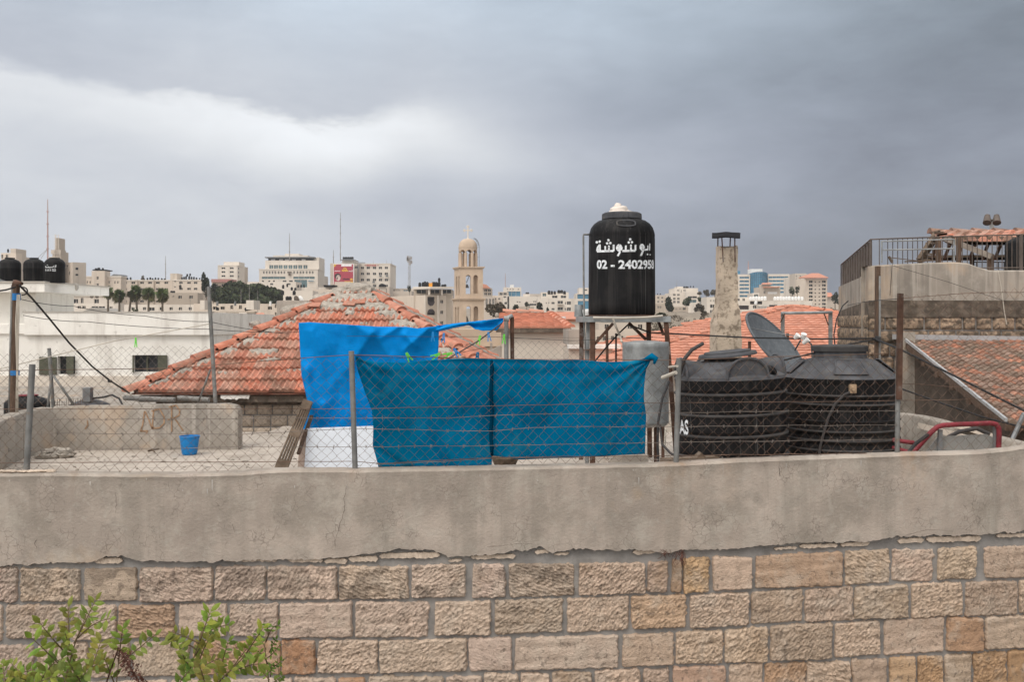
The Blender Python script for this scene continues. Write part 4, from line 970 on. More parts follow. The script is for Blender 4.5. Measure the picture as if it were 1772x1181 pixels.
b = MB(); b.box(P(1217, 796, 7.6), (.05, .12, .12), (V((.7, 0, .7)), V((0, 1, 0)), V((-.7, 0, .7)))); b.bar(P(1150, 800, 7.4), P(1236, 795, 7.7), .1, .05)
tag(b.build('offcut_timber', M['wood'], loc=P(1217, 802, 7.6)), 'short timber offcuts lying at the foot of the ribbed tank', 'timber')
# big brackets of blue-grey paint on parapet etc: red hand cart frame
rc = thing('red_cart', 'scuffed red bent tube frame with grey sheet sides behind the wall end', 'cart', P(1660, 850, 7.9))
b = MB(); Yc = 7.9
b.tube([P(x, y, Yc) for x, y in dense([(1560, 812), (1585, 778), (1612, 748), (1622, 739.5), (1632, 736.5), (1660, 735), (1700, 733.5), (1716, 733), (1724, 735), (1728.5, 742), (1729, 752), (1727, 812)], 4)], .02, 10)
b.build('bent_frame', M['red'], rc, smooth=True)
b = MB(); b.bar(P(1627, 744, Yc+.02), P(1624, 820, Yc+.02), .03, .03, V((0, 1, 0))); b.bar(P(1722, 740, Yc+.02), P(1722, 820, Yc+.02), .03, .02, V((0, 1, 0))); b.build('inner_post', M['greymetal'], rc)
b = MB(); b.prism([P(1630, 756, Yc+.06), P(1708, 752, Yc+.06), P(1722, 760, Yc+.06), P(1722, 830, Yc+.06), P(1592, 830, Yc+.06), P(1600, 786, Yc+.06), P(1622, 758, Yc+.06)], (0, .01, 0)); b.build('side_sheet', mat('grey_sheet', (.30, .295, .28), .8, var=.15, spots=[((.17, .15, .12), 8, .55, .72, .6)]), rc)
b = MB(); b.tube([P(1545, 762, 8.3), P(1582, 767, 8.2)], .018, 8); b.tube([P(1545, 775, 8.3), P(1592, 788, 8.1)], .016, 8); b.build('lower_tube', M['red'], rc, smooth=True)
cable([(1640, 757, 8.2), (1662, 747, 8.15), (1690, 742, 8.1), (1712, 752, 8.1)], .016, M['hose'], 'dark hose arching inside the red cart frame', name='hose', cat='hose', n=8)
cable([(1560, 798, 7.7), (1585, 768, 7.8), (1606, 753, 7.85)], .014, M['cable'], 'dark hose lying against the slanted red tube', name='hose', cat='hose', n=8)
b = MB(); b.box(P(1648, 752, 8.6), (.5, .3, .05), (V((.95, 0, -.25)), V((0, 1, 0)), V((.25, 0, .95)))); b.box(P(1690, 748, 8.7), (.3, .2, .04), (V((.95, 0, -.3)), V((0, 1, 0)), V((.3, 0, .95))))
tag(b.build('plank', M['s2'], loc=P(1660, 756, 8.6)), 'pale broken planks lying behind the red cart', 'plank')
b = MB()
run = [(1545, 715, 9.9), (1575, 719, 9.6), (1610, 727, 9.2), (1645, 737, 8.9), (1700, 752, 8.6), (1772, 770, 8.3), (1850, 790, 8.0)]
wallrun(b, [(PX(x, Y), Y, PZ(y, Y)) for x, y, Y in run], .16, 6)
low_ = b; tag(b.build('low_wall', M['concrete'], smooth=True, sharp=40, loc=(5, 9, FZ)), 'low grey concrete wall curving behind the red cart', 'wall')
# ------------------------------------------------------------------ tiled roofs
TN = [(1, 1, 1), (1.08, 1.02, 1.0), (.92, .93, .95), (1.12, 1.2, 1.25), (.85, .82, .82), (1.05, .95, .9), (.98, 1.12, 1.2)]
def tiles(b, o, u, v, bounds, nrows, rowh, tw, prof, lift=.03, rs=None, tn=TN, old=.0, jit=.008, skip=None):
    o, u, v = V(o), V(u).normalized(), V(v).normalized(); n = u.cross(v).normalized()
    if n.z < 0: n = -n
    rs = rs or random.Random(3); K = len(prof)-1
    for r in range(nrows):
        v0, v1 = r*rowh, (r+1)*rowh+.04; ul, ur = bounds(v0+rowh*.5)
        if ur-ul < .05: continue
        for k in range(int(math.floor(ul/tw)), int(math.ceil(ur/tw))):
            if skip and skip(k*tw, r): continue
            t = rs.choice(tn); g = rs.uniform(.9, 1.08)
            if rs.random() < old: t = rs.choice([(.7, .85, .9), (.95, 1.3, 1.45), (.6, .68, .7)])
            b.cur = tuple(q*g for q in t)
            dv = rs.gauss(0, jit); lf = lift+rs.gauss(0, jit*.4); tw_ = rs.gauss(0, jit*.5)
            i0 = len(b.v); n_ = 0
            for q in range(K+1):
                uu = k*tw+tw*q/K; cu = max(ul, min(ur, uu)); h = prof[q]
                b.vert(o+u*cu+v*(v0+dv)+n*(lf-.035)); b.vert(o+u*cu+v*(v0+dv+tw_*q/K)+n*(h+lf)); b.vert(o+u*cu+v*v1+n*(h*.9+.004))
            for q in range(K):
                for j in range(2): b.face(i0+3*q+j, i0+3*q+j+1, i0+3*q+3+j+1, i0+3*q+3+j)
MARS = [.0, .030, .036, .012, .0, .030, .036, .012, .0]
BARR = [.0, .03, .052, .060, .052, .03, .0, -.012, 0]
WAVE = [0, .018, .026, .018, 0]
BARR2 = [.0, .018, .026, .018, .0, -.005, 0]
WAVE2 = [0, .010, .014, .010, 0]
def ridge(b, a, c, r, step, rs, n=8, over=.05):
    a, c = V(a), V(c); d = c-a; L = d.length; d.normalize(); sd_ = d.cross(V((0, 0, 1))).normalized(); up = sd_.cross(d)
    k = int(L/step)
    for i in range(k):
        t = rs.choice(TN); g = rs.uniform(.95, 1.1); b.cur = tuple(q*g for q in t)
        p0 = a+d*(i*step); p1 = a+d*((i+1)*step+over); i0 = len(b.v); off = rs.gauss(0, .012)
        for p, q, h in ((p0, r*1.08, .03), (p1, r*.85, .0)):
            for j in range(n+1):
                an = math.pi*j/n; b.vert(p+sd_*(math.cos(an)*q+off)+up*(math.sin(an)*q*.8+h-.02))
        for j in range(n): b.face(i0+j, i0+j+1, i0+n+1+j+1, i0+n+1+j)
        b.face(*[i0+j for j in range(n+1)])
def lump(b, pts, th, amp, res=.05, seed=0., nrm=V((0, -.5, .86))):
    """rough mortar along a polyline of (point, half width)"""
    nrm = nrm.normalized(); L = []; 
    for (p, w0), (q, w1) in zip(pts, pts[1:]):
        k = max(2, int((q-p).length/res))
        for i in range(k): L.append((p.lerp(q, i/k), lerp(w0, w1, i/k)))
    L.append(pts[-1]); nv = 10; i0 = len(b.v)
    for i, (p, w_) in enumerate(L):
        a = L[max(i-1, 0)][0]; c = L[min(i+1, len(L)-1)][0]; sd_ = (c-a).cross(nrm).normalized()
        for j in range(nv+1):
            s = j/nv*2-1; x = p+sd_*(s*w_*(1+.55*N3(i*.23, (1 if s > 0 else -1)*4, seed)+.3*N3(i*.9, (2 if s > 0 else -1)*4, seed)))
            h = (1-abs(s)**3)*th+amp*(noise.noise(x*6+V((seed, 0, 0)))+.7*noise.noise(x*17))*(1-s*s*.6)-(.02 if abs(s) == 1 else 0)
            b.vert(x+nrm*h)
    for i in range(len(L)-1):
        for j in range(nv): b.face(i0+i*(nv+1)+j, i0+i*(nv+1)+j+1, i0+(i+1)*(nv+1)+j+1, i0+(i+1)*(nv+1)+j)

# ---- the hipped house in the middle
hx0, hx1, hy0, hy1 = PX(225, 15), .16, 15.0, 21.2
ez = PZ(681, 15); ax_, ay_ = (hx0+hx1)/2+.02, 18.0; azp = PZ(494, 18.0)
hh = thing('hip_roof_house', 'low stone house under a worn terracotta pyramid roof patched with grey cement', 'house', (ax_, hy0, ez-2.2))
sl = math.hypot(ay_-hy0, azp-ez); half = (hx1-hx0)/2
b = MB(); rs = random.Random(4)
tiles(b, (hx0, hy0, ez), (1, 0, 0), (0, ay_-hy0, azp-ez), lambda v: (half*v/sl, 2*half-half*v/sl), 11, sl/11.4, .19, MARS, .05, rs, old=.3, jit=.006)
slr = math.hypot(half, azp-ez)
tiles(b, (hx1, hy0, ez), (0, 1, 0), (-half, 0, azp-ez), lambda v: ((ay_-hy0)*v/slr, (hy1-hy0)-(hy1-ay_)*v/slr), 11, slr/11.4, .20, MARS, .032, rs, old=.1, jit=.012)
tiles(b, (hx0, hy1, ez), (0, -1, 0), (half, 0, azp-ez), lambda v: ((hy1-ay_)*v/slr, (hy1-hy0)-(ay_-hy0)*v/slr), 11, slr/11.4, .20, MARS, .032, rs, old=.1, jit=.01)
b.cur = (.6, .6, .6)
A0 = V((ax_, ay_, azp-.02)); C0, C1, C2, C3 = V((hx0, hy0, ez-.02)), V((hx1, hy0, ez-.02)), V((hx1, hy1, ez-.02)), V((hx0, hy1, ez-.02))
for p, q in ((C0, C1), (C1, C2), (C2, C3), (C3, C0)): b.poly([p, q, A0])
b.build('roof_tiles', M['tile'], hh)
b = MB(); rs = random.Random(9)
u3 = V((0, 0, .05))
for p_, q_ in ((C0+V((-.05, -.05, .03)), .93), (C1+u3, .93), (C2+u3, .96)):
    b = MB(); ridge(b, p_, p_.lerp(A0+u3, q_), .105, .40, rs); b.build('ridge_tiles', M['tile'], hh, smooth=True, sharp=40)
b = MB(); fn_ = V((0, -(azp-ez), ay_-hy0))
def fp(u, v): # point on the front roof plane: u metres from the left eave corner, v up-slope metres
    return V((hx0+u, lerp(hy0, ay_, v/sl), lerp(ez, azp, v/sl)))
hipL = lambda t, d: fp(half*t+d, sl*t); hipR = lambda t, d: fp(2*half-half*t-d, sl*t)
lump(b, [(hipL(.03, .17), .06), (hipL(.3, .2), .10), (hipL(.6, .2), .11), (hipL(.8, .22), .14)], .055, .02, .05, 1., fn_)
lump(b, [(hipR(.02, .2), .12), (hipR(.3, .22), .17), (hipR(.55, .25), .22), (hipR(.75, .22), .2), (hipR(.86, .15), .16)], .06, .035, .05, 2., fn_)
for k, (u0, v0, u1, v1, w_) in enumerate([(2.05, 2.66, 3.75, 2.66, .28), (2.25, 2.95, 3.6, 2.95, .30), (2.55, 3.2, 3.25, 3.2, .22), (2.78, 3.38, 3.05, 3.38, .14), (1.75, 2.5, 2.4, 2.62, .15), (2.95, 2.3, 3.0, 2.62, .14), (3.55, 2.3, 3.75, 2.62, .24), (3.2, 2.0, 3.32, 2.06, .12), (2.72, 1.92, 2.85, 1.95, .1),
        (1.55, 1.12, 2.0, 1.16, .15), (1.75, .9, 2.1, .93, .1), (1.35, 2.0, 1.5, 2.1, .1), (1.3, 1.68, 1.45, 1.75, .1), (1.2, .5, 1.5, .52, .06), (2.2, .62, 2.5, .62, .07), (3.9, 2.0, 4.2, 1.95, .16), (3.6, 1.95, 3.75, 1.95, .09)]):
    lump(b, [(fp(u0, v0), w_*.35), (fp(lerp(u0, u1, .3), lerp(v0, v1, .3)), w_), (fp(lerp(u0, u1, .7), lerp(v0, v1, .7)), w_*.9), (fp(u1, v1), w_*.3)], .07 if w_ > .13 else .05, .04, .04, 3+k*1.3, fn_)
b.blob(A0+V((.02, -.05, -.07)), .30, .30, .13, .12, 2.6, 20, 10, 3)
hb = lambda t: C2.lerp(A0, t)
lump(b, [(hb(.05)+V((0, -.25, .05)), .08), (hb(.5)+V((0, -.25, .05)), .1), (hb(.9)+V((0, -.2, .05)), .12)], .05, .03, .06, 8., V((azp-ez, 0, half)))
hr = lambda t, d: C1.lerp(A0, t)+V((0, d, .06))
lump(b, [(hr(.05, .22), .08), (hr(.5, .22), .1), (hr(.88, .2), .12)], .05, .03, .06, 9., V((azp-ez, 0, half)))
b.build('cement_patches', M['cement'], hh, smooth=False)
# loose tiles below the top patch
b = MB(); rs = random.Random(2)
for u0, v0, a in ((2.35, 2.55, -.1), (2.95, 2.60, -.2), (3.1, 2.66, .2), (4.35, .28, .5), (4.4, .2, -.3)):
    b = MB(); c = fp(u0, v0)+fn_.normalized()*.11; b.cur = rs.choice(TN)
    b.box(c, (.21, .13, .02), (V((math.cos(a), math.sin(a)*.8, math.sin(a)*.3)).normalized(), V((-math.sin(a), .83, .5)).normalized(), fn_.normalized())); b.build('loose_tile', M['tile'], hh)
# walls, eave board, broken gutter
b = MB()
b.bb(hx0+.35, hx1-.35, hy0+.35, hy1-.35, ez-2.4, ez+.12); b.build('wall', M['mortar'], hh)
b = MB(); seed = 300.
XS = [(417, 434), (436, 466), (468, 496), (499, 523), (526, 556), (559, 600)]
rs = random.Random(31)
for row in range(5):
    y0 = 699+row*21; x = 300+rs.uniform(-10, 10)
    while x < 640:
        wd = rs.uniform(20, 34); T = [(-9e3, y0, y0+19), (9e3, y0, y0+19)]
        a, c = P(x, y0, hy0+.33), P(x+wd-2, y0+19, hy0+.33); g = rs.uniform(.75, 1.05); b.cur = (g*1.15, g*1.17, g*1.15)
        def st_(u, v, a=a, c=c):
            ed = min(u, 1-u, v, 1-v); k = min(1, ed/.1)
            X, z = lerp(a.x, c.x, u), lerp(a.z, c.z, v); return V((X, hy0+.345-k*.03-k*.02*N3(X*9, z*9), z))
        b.grid(st_, 8, 6); x += wd
b.build('stone_facing', M['stone'], hh, smooth=True)
b = MB(); b.bb(hx0+.1, hx1-.1, hy0+.08, hy0+.3, ez-.14, ez-.045); b.bb(hx0+.3, hx1-.3, hy0+.26, hy0+.34, ez-.2, ez-.1); b.build('eave_board', M['darkcon'], hh)
b = MB()
for x0, x1 in ((215, 302), (309, 362)):
    n = 8; i0 = len(b.v); X0, X1 = PX(x0, hy0-.06), PX(x1, hy0-.06); yg = hy0-.06; zg = ez-.035
    for X, dz in ((X0, 0), (X1, -.03)):
        for j in range(n+1):
            a = math.pi*j/n; b.vert((X, yg-.065*math.cos(a), zg+dz-.07*math.sin(a)))
    for j in range(n): b.face(i0+j, i0+j+1, i0+n+1+j+1, i0+n+1+j)
    b.face(*[i0+j for j in range(n+1)]); b.face(*[i0+n+1+j for j in range(n+1)])
g_ = b.build('gutter', mat('pale_gutter', (.42, .42, .41), .6, metal=.3, var=.2, vscale=8, spots=[((.2, .17, .14), 9, .55, .7, .6)]), hh)
md = g_.modifiers.new('thick', 'SOLIDIFY'); md.thickness = .006
b = MB(); rs = random.Random(6); X0 = PX(381, hy0); pts = [V((X0, hy0+.02, ez-.03))]
for i in range(15): pts.append(V((X0+.42*i/14, hy0+.02, ez-.08-.06*abs(N3(i*.7, 3)))))
pts.append(V((X0+.44, hy0+.02, ez-.03))); b.prism(pts, (0, .04, 0)); b.build('flaking_eave_plaster', M['white'], hh)

# ---- white house with canopy roof at the left
wy = 34.
wx1 = PX(363, wy); gz = TZ(0, 30)-1
wh = thing('white_house', 'flat roofed white house with green shuttered windows and a wide overhanging canopy slab', 'house', (PX(100, wy), wy, gz))
def holes_wall(b, O, ud, nd, L, z0, z1, holes, rev=.12):
    """vertical wall from O along ud, outward normal nd; holes (u0,u1,za,zb) get reveals going inward"""
    us = sorted({0., L, *[h[0] for h in holes], *[h[1] for h in holes]}); zs_ = sorted({z0, z1, *[h[2] for h in holes], *[h[3] for h in holes]})
    us = [q for q in us if 0 <= q <= L]; zs_ = [q for q in zs_ if z0 <= q <= z1]
    pt = lambda u, z, d=0.: V((O.x+ud.x*u-nd.x*d, O.y+ud.y*u-nd.y*d, z))
    idx = {}
    def vi(u, z):
        if (u, z) not in idx: idx[(u, z)] = b.vert(pt(u, z))
        return idx[(u, z)]
    for ua, ub in zip(us, us[1:]):
        for za, zb in zip(zs_, zs_[1:]):
            mu, mz = (ua+ub)/2, (za+zb)/2
            if any(h[0] < mu < h[1] and h[2] < mz < h[3] for h in holes): continue
            b.face(vi(ua, za), vi(ub, za), vi(ub, zb), vi(ua, zb))
    for (a, c, za, zb) in holes:
        for (p, q) in (((a, za), (a, zb)), ((a, zb), (c, zb)), ((c, zb), (c, za)), ((c, za), (a, za))):
            b.quad(pt(*p), pt(*q), pt(q[0], q[1], rev), pt(p[0], p[1], rev))
b = MB(); zb_, ztp = gz, PZ(560, wy)
X0 = PX(-140, wy)
hol = [(PX(a, wy)-X0, PX(c, wy)-X0, PZ(y1, wy), PZ(y0, wy)) for a, c, y0, y1 in ((100, 130, 617, 648), (230, 274, 615, 644))]
holes_wall(b, V((X0, wy, 0)), V((1, 0, 0)), V((0, -1, 0)), wx1-X0, PZ(652, wy), ztp, hol, .25)
b.poly([(wx1, wy, gz), (wx1, wy+9, gz), (wx1, wy+9, ztp), (wx1, wy, ztp)])
b.poly([(X0, wy, ztp), (wx1, wy, ztp), (wx1, wy+9, ztp), (X0, wy+9, ztp)])
b.build('wall', M['white'], wh)
b = MB(); b.bb(X0, wx1+.02, wy-.06, wy+.3, gz, PZ(651, wy)); b.build('stone_base', M['beige'], wh)
b = MB()
b.bb(PX(45, wy), wx1+.05, wy-.14, wy+.22, PZ(580, wy), PZ(541, wy)); b.bb(X0, PX(45, wy)-.005, wy-.08, wy+.2, PZ(578, wy), PZ(562, wy))
b.bb(wx1-.25, wx1+.05, wy+.22, wy+9, PZ(580, wy), PZ(541, wy))
b.build('roof_parapet', M['white'], wh)
b = MB(); b.bb(PX(45, wy)-.05, wx1+.08, wy-.17, wy+.25, PZ(541, wy), PZ(539.5, wy)); b.build('coping', M['frame'], wh)
for a, c, y0, y1, q0, q1, ang_ in ((100, 130, 617, 648, 115, 130, 0), (230, 274, 615, 644, 259, 290, 0)):
    b = MB(); b.bb(PX(a, wy), PX(c, wy), wy+.2, wy+.26, PZ(y1, wy), PZ(y0, wy)); w_ = b.build('window', M['glass'], wh)
    b = MB(); xm = PX(a+(c-a)*.5, wy)
    b.bb(xm-.03, xm+.03, wy+.14, wy+.19, PZ(y1, wy), PZ(y0, wy)); b.bb(PX(a, wy), PX(c, wy), wy+.14, wy+.19, PZ(y0+1.2, wy), PZ(y0, wy)); b.build('frame', M['shutter'], w_)
for a, c, y0, y1, op in ((69, 99, 618, 649, .1), (116, 130, 617, 648, .35), (230, 235, 615, 645, .6), (274, 290, 615, 643, .05)):
    b = MB(); Xa, Xc = PX(a, wy), PX(c, wy); d = -.06-op*.25
    b.prism([(Xa, wy-.06, PZ(y1, wy)), (Xc, wy+d, PZ(y1, wy)), (Xc, wy+d, PZ(y0, wy)), (Xa, wy-.06, PZ(y0, wy))], (0, .05, 0)); b.build('shutter', M['shutter'], wh)
# upper block and canopy slab
cx1 = PX(62, wy+.6); b = MB()
b.bb(X0, cx1, wy+.6, wy+3.6, PZ(570, wy), PZ(505, wy)); b.build('upper_room', M['white'], wh)
b = MB(); sx1 = PX(77, wy-.2)
b.prism([(X0, wy-.2, PZ(506, wy)), (sx1, wy-.2, PZ(506, wy)), (sx1+.25, wy+4.6, PZ(506, wy)), (X0, wy+4.6, PZ(506, wy))], (0, 0, PZ(490, wy)-PZ(506, wy)))
b.build('canopy_slab', M['white'], wh)
b = MB(); b.prism([(X0, wy-.24, 0), (sx1+.04, wy-.24, 0), (sx1+.29, wy+4.64, 0), (X0, wy+4.64, 0)], (0, 0, .05)); b.v = [p+V((0, 0, PZ(490, wy)-.0)) for p in b.v]; b.build('slab_lip', M['frame'], wh)
b = MB(); zt4 = PZ(490, wy)+.05
def small_tank(px, py0, py1, wpx, Y, label, group=None, neck=.42, lid=None, writing=False):
    r_ = wpx/2/F*Y; h = (py1-py0)/F*Y; c = V((PX(px, Y), Y, PZ(py1, Y)))
    t = thing('water_tank', label, 'water tank', c, group)
    b = MB(); b.lathe([(r_*.98, 0), (r_, .02), (r_, h*.55), (r_*1.015, h*.56), (r_, h*.57), (r_*1.0, h*.74), (r_*.95, h*.80), (r_*.78, h*.88), (r_*neck, h*.945), (r_*neck, h*.97)], c, 32)
    b.build('body', M['black'], t, smooth=True, sharp=40)
    b = MB(); b.lathe([(r_*neck*.98, h*.965), (r_*neck*1.1, h*.966), (r_*neck*1.1, h*.99), (0, h*1.0)], c, 24); b.build('lid', lid or M['dusty'], t, smooth=True, sharp=40)
    if writing:
        ms = cyl(c.x, c.y, r_*1.006); b = MB()
        mp = lambda x, y: ms(x, y)
        for pts, wd in [([(79, 460.5), (79, 463), (84, 463), (84, 461), (84, 463), (88, 463), (88, 461.4), (88, 463), (92, 462.5), (93, 460)], 1.1), ([(95.5, 459), (95, 464)], 1.1), ([(97, 458.5), (96.5, 462.5)], 1.1), ([(81, 459), (83, 459)], .9), ([(86, 465), (87, 465)], .9)]: ribbon(b, dense(pts, 3), wd, mp)
        vx = lambda x, y: ms(x, y)
        for k, x in enumerate((79, 81.6, 84.2, 87)): ribbon(b, dense([(x, 466), (x+.2, 469.5)], 2), .9, mp)
        for x in (91.5, 95): ribbon(b, dense([(x-1, 466), (x+1, 466), (x+1, 469.5), (x-1, 469.5), (x-1, 466)], 2), .8, mp)
        b.build('lettering', M['paint'], t)
    return t
G4 = 'three black tanks on the white canopy roof'
small_tank(17, 446, 489, 36, 34.9, 'black water tank standing leftmost of three on the white canopy slab', G4)
small_tank(59, 446, 489, 34, 34.9, 'black water tank standing middle of three on the white canopy slab', G4)
small_tank(94.5, 445, 490, 34.5, 34.4, 'lettered black water tank rightmost of three on the white canopy slab', G4, .5, M['s3'], True)
b = MB(); b.prism([P(-20, 480, 34), P(6, 488.5, 34), P(-20, 489, 34)], (0, .6, 0)); b.build('solar_panel_edge', M['greymetal'], wh)
b = MB(); b.blob(P(131, 497, 36.0), .11, .11, .14, .1, 2, 10, 6); b.build('round_lamp', M['frame'], wh)

# low neighbour roof below the parapet carrying tanks
ln = thing('low_roof', 'low flat concrete roof just behind the scrawled parapet', 'roof', (-9, 20, CZ-4))
b = MB(); b.bb(-16, -6.05, 12.9, 30, CZ-4, CZ-1.9); b.build('slab', M['concrete'], ln)
bt = small_tank(47, 683, 742, 73, 15.5, 'squat black water tank with a red lid behind the left parapet', None, .45, M['red'])
bt2 = thing('water_tank', 'half hidden black water tank dome topped by a grey metal box', 'water tank', (PX(155, 14.5), 14.5, CZ-1.9))
b = MB(); c = bt2.location; z0 = PZ(703, 14.5)-c.z; r_ = .31
b.lathe([(r_, 0), (r_, z0-.06), (r_*.97, z0), (r_*.8, z0+.04), (r_*.4, z0+.085), (0, z0+.1)], c, 32); b.build('body', M['dusty'], bt2, smooth=True, sharp=40)
b = MB(); b.bb(PX(148, 14.4), PX(160.5, 14.4), 14.3, 14.42, PZ(695, 14.4), PZ(671, 14.4)); b.build('metal_box', M['greymetal'], bt2)
cable([(160, 690, 14.4), (178, 688, 14.4), (194, 684, 14.4), (206, 690, 14.3), (213, 703, 14.2)], .014, M['cable'], 'black hose arching from the metal box to the gutter', name='hose', cat='hose', n=7)
b = MB()
for k in range(13): b.tube([P(95+k*4, 706, 14.0), P(95+k*4+random.uniform(-.6, .6), 692+random.uniform(-3, 3), 14.0)], .004, 4)
b.tube([P(92, 701, 14.0), P(150, 700, 14.0)], .004, 4)
tag(b.build('rebar_row', M['rust'], loc=P(120, 706, 14)), 'row of thin rusty upright bars behind the left parapet', 'rebar')
# utility pole with cables
up = thing('utility_pole', 'brown wooden utility pole with a blue strap standing at the left', 'utility pole', V((PX(25, 11.6), 11.6, CZ-1.9)))
b = MB(); b.tube([P(23, 745, 11.6), P(25, 620, 11.6), P(28.5, 491, 11.6)], [.048, .044, .038], 12); b.build('shaft', M['woodpole'], up, smooth=True, sharp=50)
b = MB(); b.tube([P(15.5, 740, 11.57), P(17.5, 620, 11.57), P(21, 494, 11.58)], .013, 7); b.build('grey_conduit', M['pipegrey'], up, smooth=True)
b = MB(); b.tube([P(25.4, 650, 11.6), P(25.7, 641, 11.6)], .052, 10); b.tube([P(28, 520, 11.6), P(28.3, 508, 11.6)], .047, 10); b.build('blue_strap', M['tealpaint'], up)
b = MB(); b.tube([P(26, 499, 11.6), P(27.5, 490, 11.6), P(38, 491, 11.55)], [.042, .045, .02], 10); b.build('top_clamp', M['rust'], up)
b = MB()
for k in range(3): b.tube([P(*q) for q in [(30+k*2, 510, 11.53), (27+k*2.5, 560, 11.52), (29+k, 640, 11.53), (27+k*2, 728, 11.53)]], .006, 5)
b.build('loose_wire', M['rope'], up, smooth=True)
cable([(34, 494, 11.5), (56, 517, 12), (85, 551, 12.6), (120, 594, 13.3), (160, 635, 14), (190, 659, 14.5), (224, 681, 14.9)], .013, M['cable'], 'thick black cable sagging from the pole top to the tiled roof corner')
b = MB(); b.blob(P(190, 660, 14.45), .035, .03, .022, .1, 2, 10, 6); tag(b.build('cable_joint', M['cable'], loc=P(190, 660, 14.45)), 'small black joint on the sagging cable', 'cable joint')
cable([(36, 518, 11.5), (126, 530, 12), (250, 547, 12.2), (362, 557, 12.3), (500, 578, 14)], .0038, M['cable'], 'upper of two thin wires crossing the white house wall', name='overhead_wire', cat='wire', sag=.02)
cable([(40, 546, 11.5), (150, 557, 12), (362, 570, 12.3), (520, 575, 14)], .0038, M['cable'], 'lower of two thin wires crossing the white house wall', name='overhead_wire', cat='wire', sag=.02)
cable([(-20, 644, 11.9), (60, 624, 12), (200, 590, 12.0), (362, 561, 12.25)], .006, M['rope'], 'pale clothes line rising to the tall thin post at the white house corner', name='clothes_line', cat='wire')
cable([(-30, 508, 11.2), (10, 502, 11.4), (27, 497, 11.55)], .01, M['cable'], 'short black cable entering at the left of the pole top')
b = MB(); pts = [P(34+8*math.sin(a)*1.2+4, 497+7*(1-math.cos(a)), 11.5) for a in [math.pi*k/8 for k in range(9)]]; b.tube(pts, .008, 6); tag(b.build('cable_loop', M['cable'], smooth=True, loc=pts[0]), 'small black cable loop below the pole top', 'cable')

# ---- right-hand house: parapet, railing, pergola, lean-to
ry = 14.0
rh = thing('terrace_house', 'old stone house at the right with a plastered parapet and stained courses', 'house', (6.5, ry, CZ-3))
c0 = V((PX(1503, ry), ry, 0)); f0 = V((PX(1451, 16.6), 16.6, 0))
TOPR = [(1503, 460), (1540, 458), (1600, 455), (1655, 453.5), (1676, 456), (1696, 463), (1712, 468), (1800, 468), (2100, 468)]
b = MB(); n = 80
for i in range(n+1):
    px = lerp(1503, 2100, i/n); zt_ = PZ(pw(TOPR, px)+.6*N3(px*.06, 2), ry); X = PX(px, ry)
    for p in ((X, ry+.3, zt_-1.0), (X, ry+.3, zt_), (X, ry+.02, zt_), (X, ry, zt_-.02), (X, ry-.004*N3(X*3, 1), lerp(zt_, PZ(521, ry), .5)), (X, ry, PZ(521+1.5*N3(px*.05, 3), ry))): b.vert(p)
for i in range(n):
    for j in range(5): b.face(i*6+j, (i+1)*6+j, (i+1)*6+j+1, i*6+j+1)
def lf(t, z): p = c0.lerp(f0, t); return V((p.x, p.y, z))
LT = [(0, 460), (.1, 463), (.14, 476), (.3, 482), (1, 497)]
i0 = len(b.v); n2 = 24
for i in range(n2+1):
    t = i/n2; p = c0.lerp(f0, t); px = 886+p.x/p.y*F; y_ = pw(LT, t); zt_ = PZ(y_, p.y)
    b.vert((p.x+.3, p.y+.05, zt_)); b.vert((p.x, p.y, zt_)); b.vert((p.x, p.y, PZ(lerp(521, 540, t), p.y)))
for i in range(n2):
    for j in range(2): b.face(i0+i*3+j, i0+(i+1)*3+j, i0+(i+1)*3+j+1, i0+i*3+j+1)
b.build('parapet', M['concrete'], rh, smooth=True, sharp=40)
b = MB(); zb_ = PZ(521, ry)
b.grid(lambda u, v: V((lerp(c0.x, c0.x+6, u), ry-.012+.02*N3(u*30, v*6, 2), lerp(zb_+.005, zb_-.23, v))), 90, 8)
b.grid(lambda u, v: V((lerp(c0.x, f0.x, u), lerp(c0.y, f0.y, u)-.01, lerp(zb_, zb_-.2, v))), 10, 4)
b.build('stained_band', M['darkcon'], rh, smooth=True)
b = MB(); b.prism([(c0.x+.02, ry+.03, 0), (f0.x+.02, f0.y, 0), (f0.x+6, f0.y+5, 0), (c0.x+7, ry+.03, 0)], (0, 0, 1)); b.v = [V((p.x, p.y, (CZ-4 if p.z < .5 else PZ(500, ry)))) for p in b.v]
b.build('wall', M['mortar'], rh)
b = MB(); rs = random.Random(77); z = zb_-.23
for row in range(7):
    hgt = rs.uniform(.17, .2); x = c0.x+rs.uniform(-.0, .02)
    while x < c0.x+5.5:
        wd = rs.uniform(.18, .46); g = rs.uniform(.7, 1.1); b.cur = (g*.98, g*.88, g*.8)
        def st_(u, v, x=x, wd=wd, z=z, hgt=hgt):
            ed = min(u*wd, (1-u)*wd, v*hgt, (1-v)*hgt); k = min(1, ed/.025); X = x+u*(wd-.018); zz = z-v*(hgt-.016)
            return V((X, ry+.03-k*.045-k*.022*noise.noise(V((X*16, zz*16, 1)))-k*.015*noise.noise(V((X*45, zz*45, 1))), zz))
        b.grid(st_, 12, 8); x += wd
    z -= hgt
for row in range(7):
    z0 = zb_-.2-.19*row; k = 0.
    while k < .99:
        k1 = min(1, k+rs.uniform(.1, .2)); a, c = c0.lerp(f0, k), c0.lerp(f0, k1-.008); g = rs.uniform(.75, 1.05); b.cur = (g*.95, g*.88, g*.8); nl = V((-(f0-c0).y, (f0-c0).x, 0)).normalized()
        b.grid(lambda u, v: a.lerp(c, u)+nl*(.02*min(1, min(u, 1-u, v, 1-v)/.1)+.006)+V((0, 0, z0-v*.175)), 6, 5); k = k1
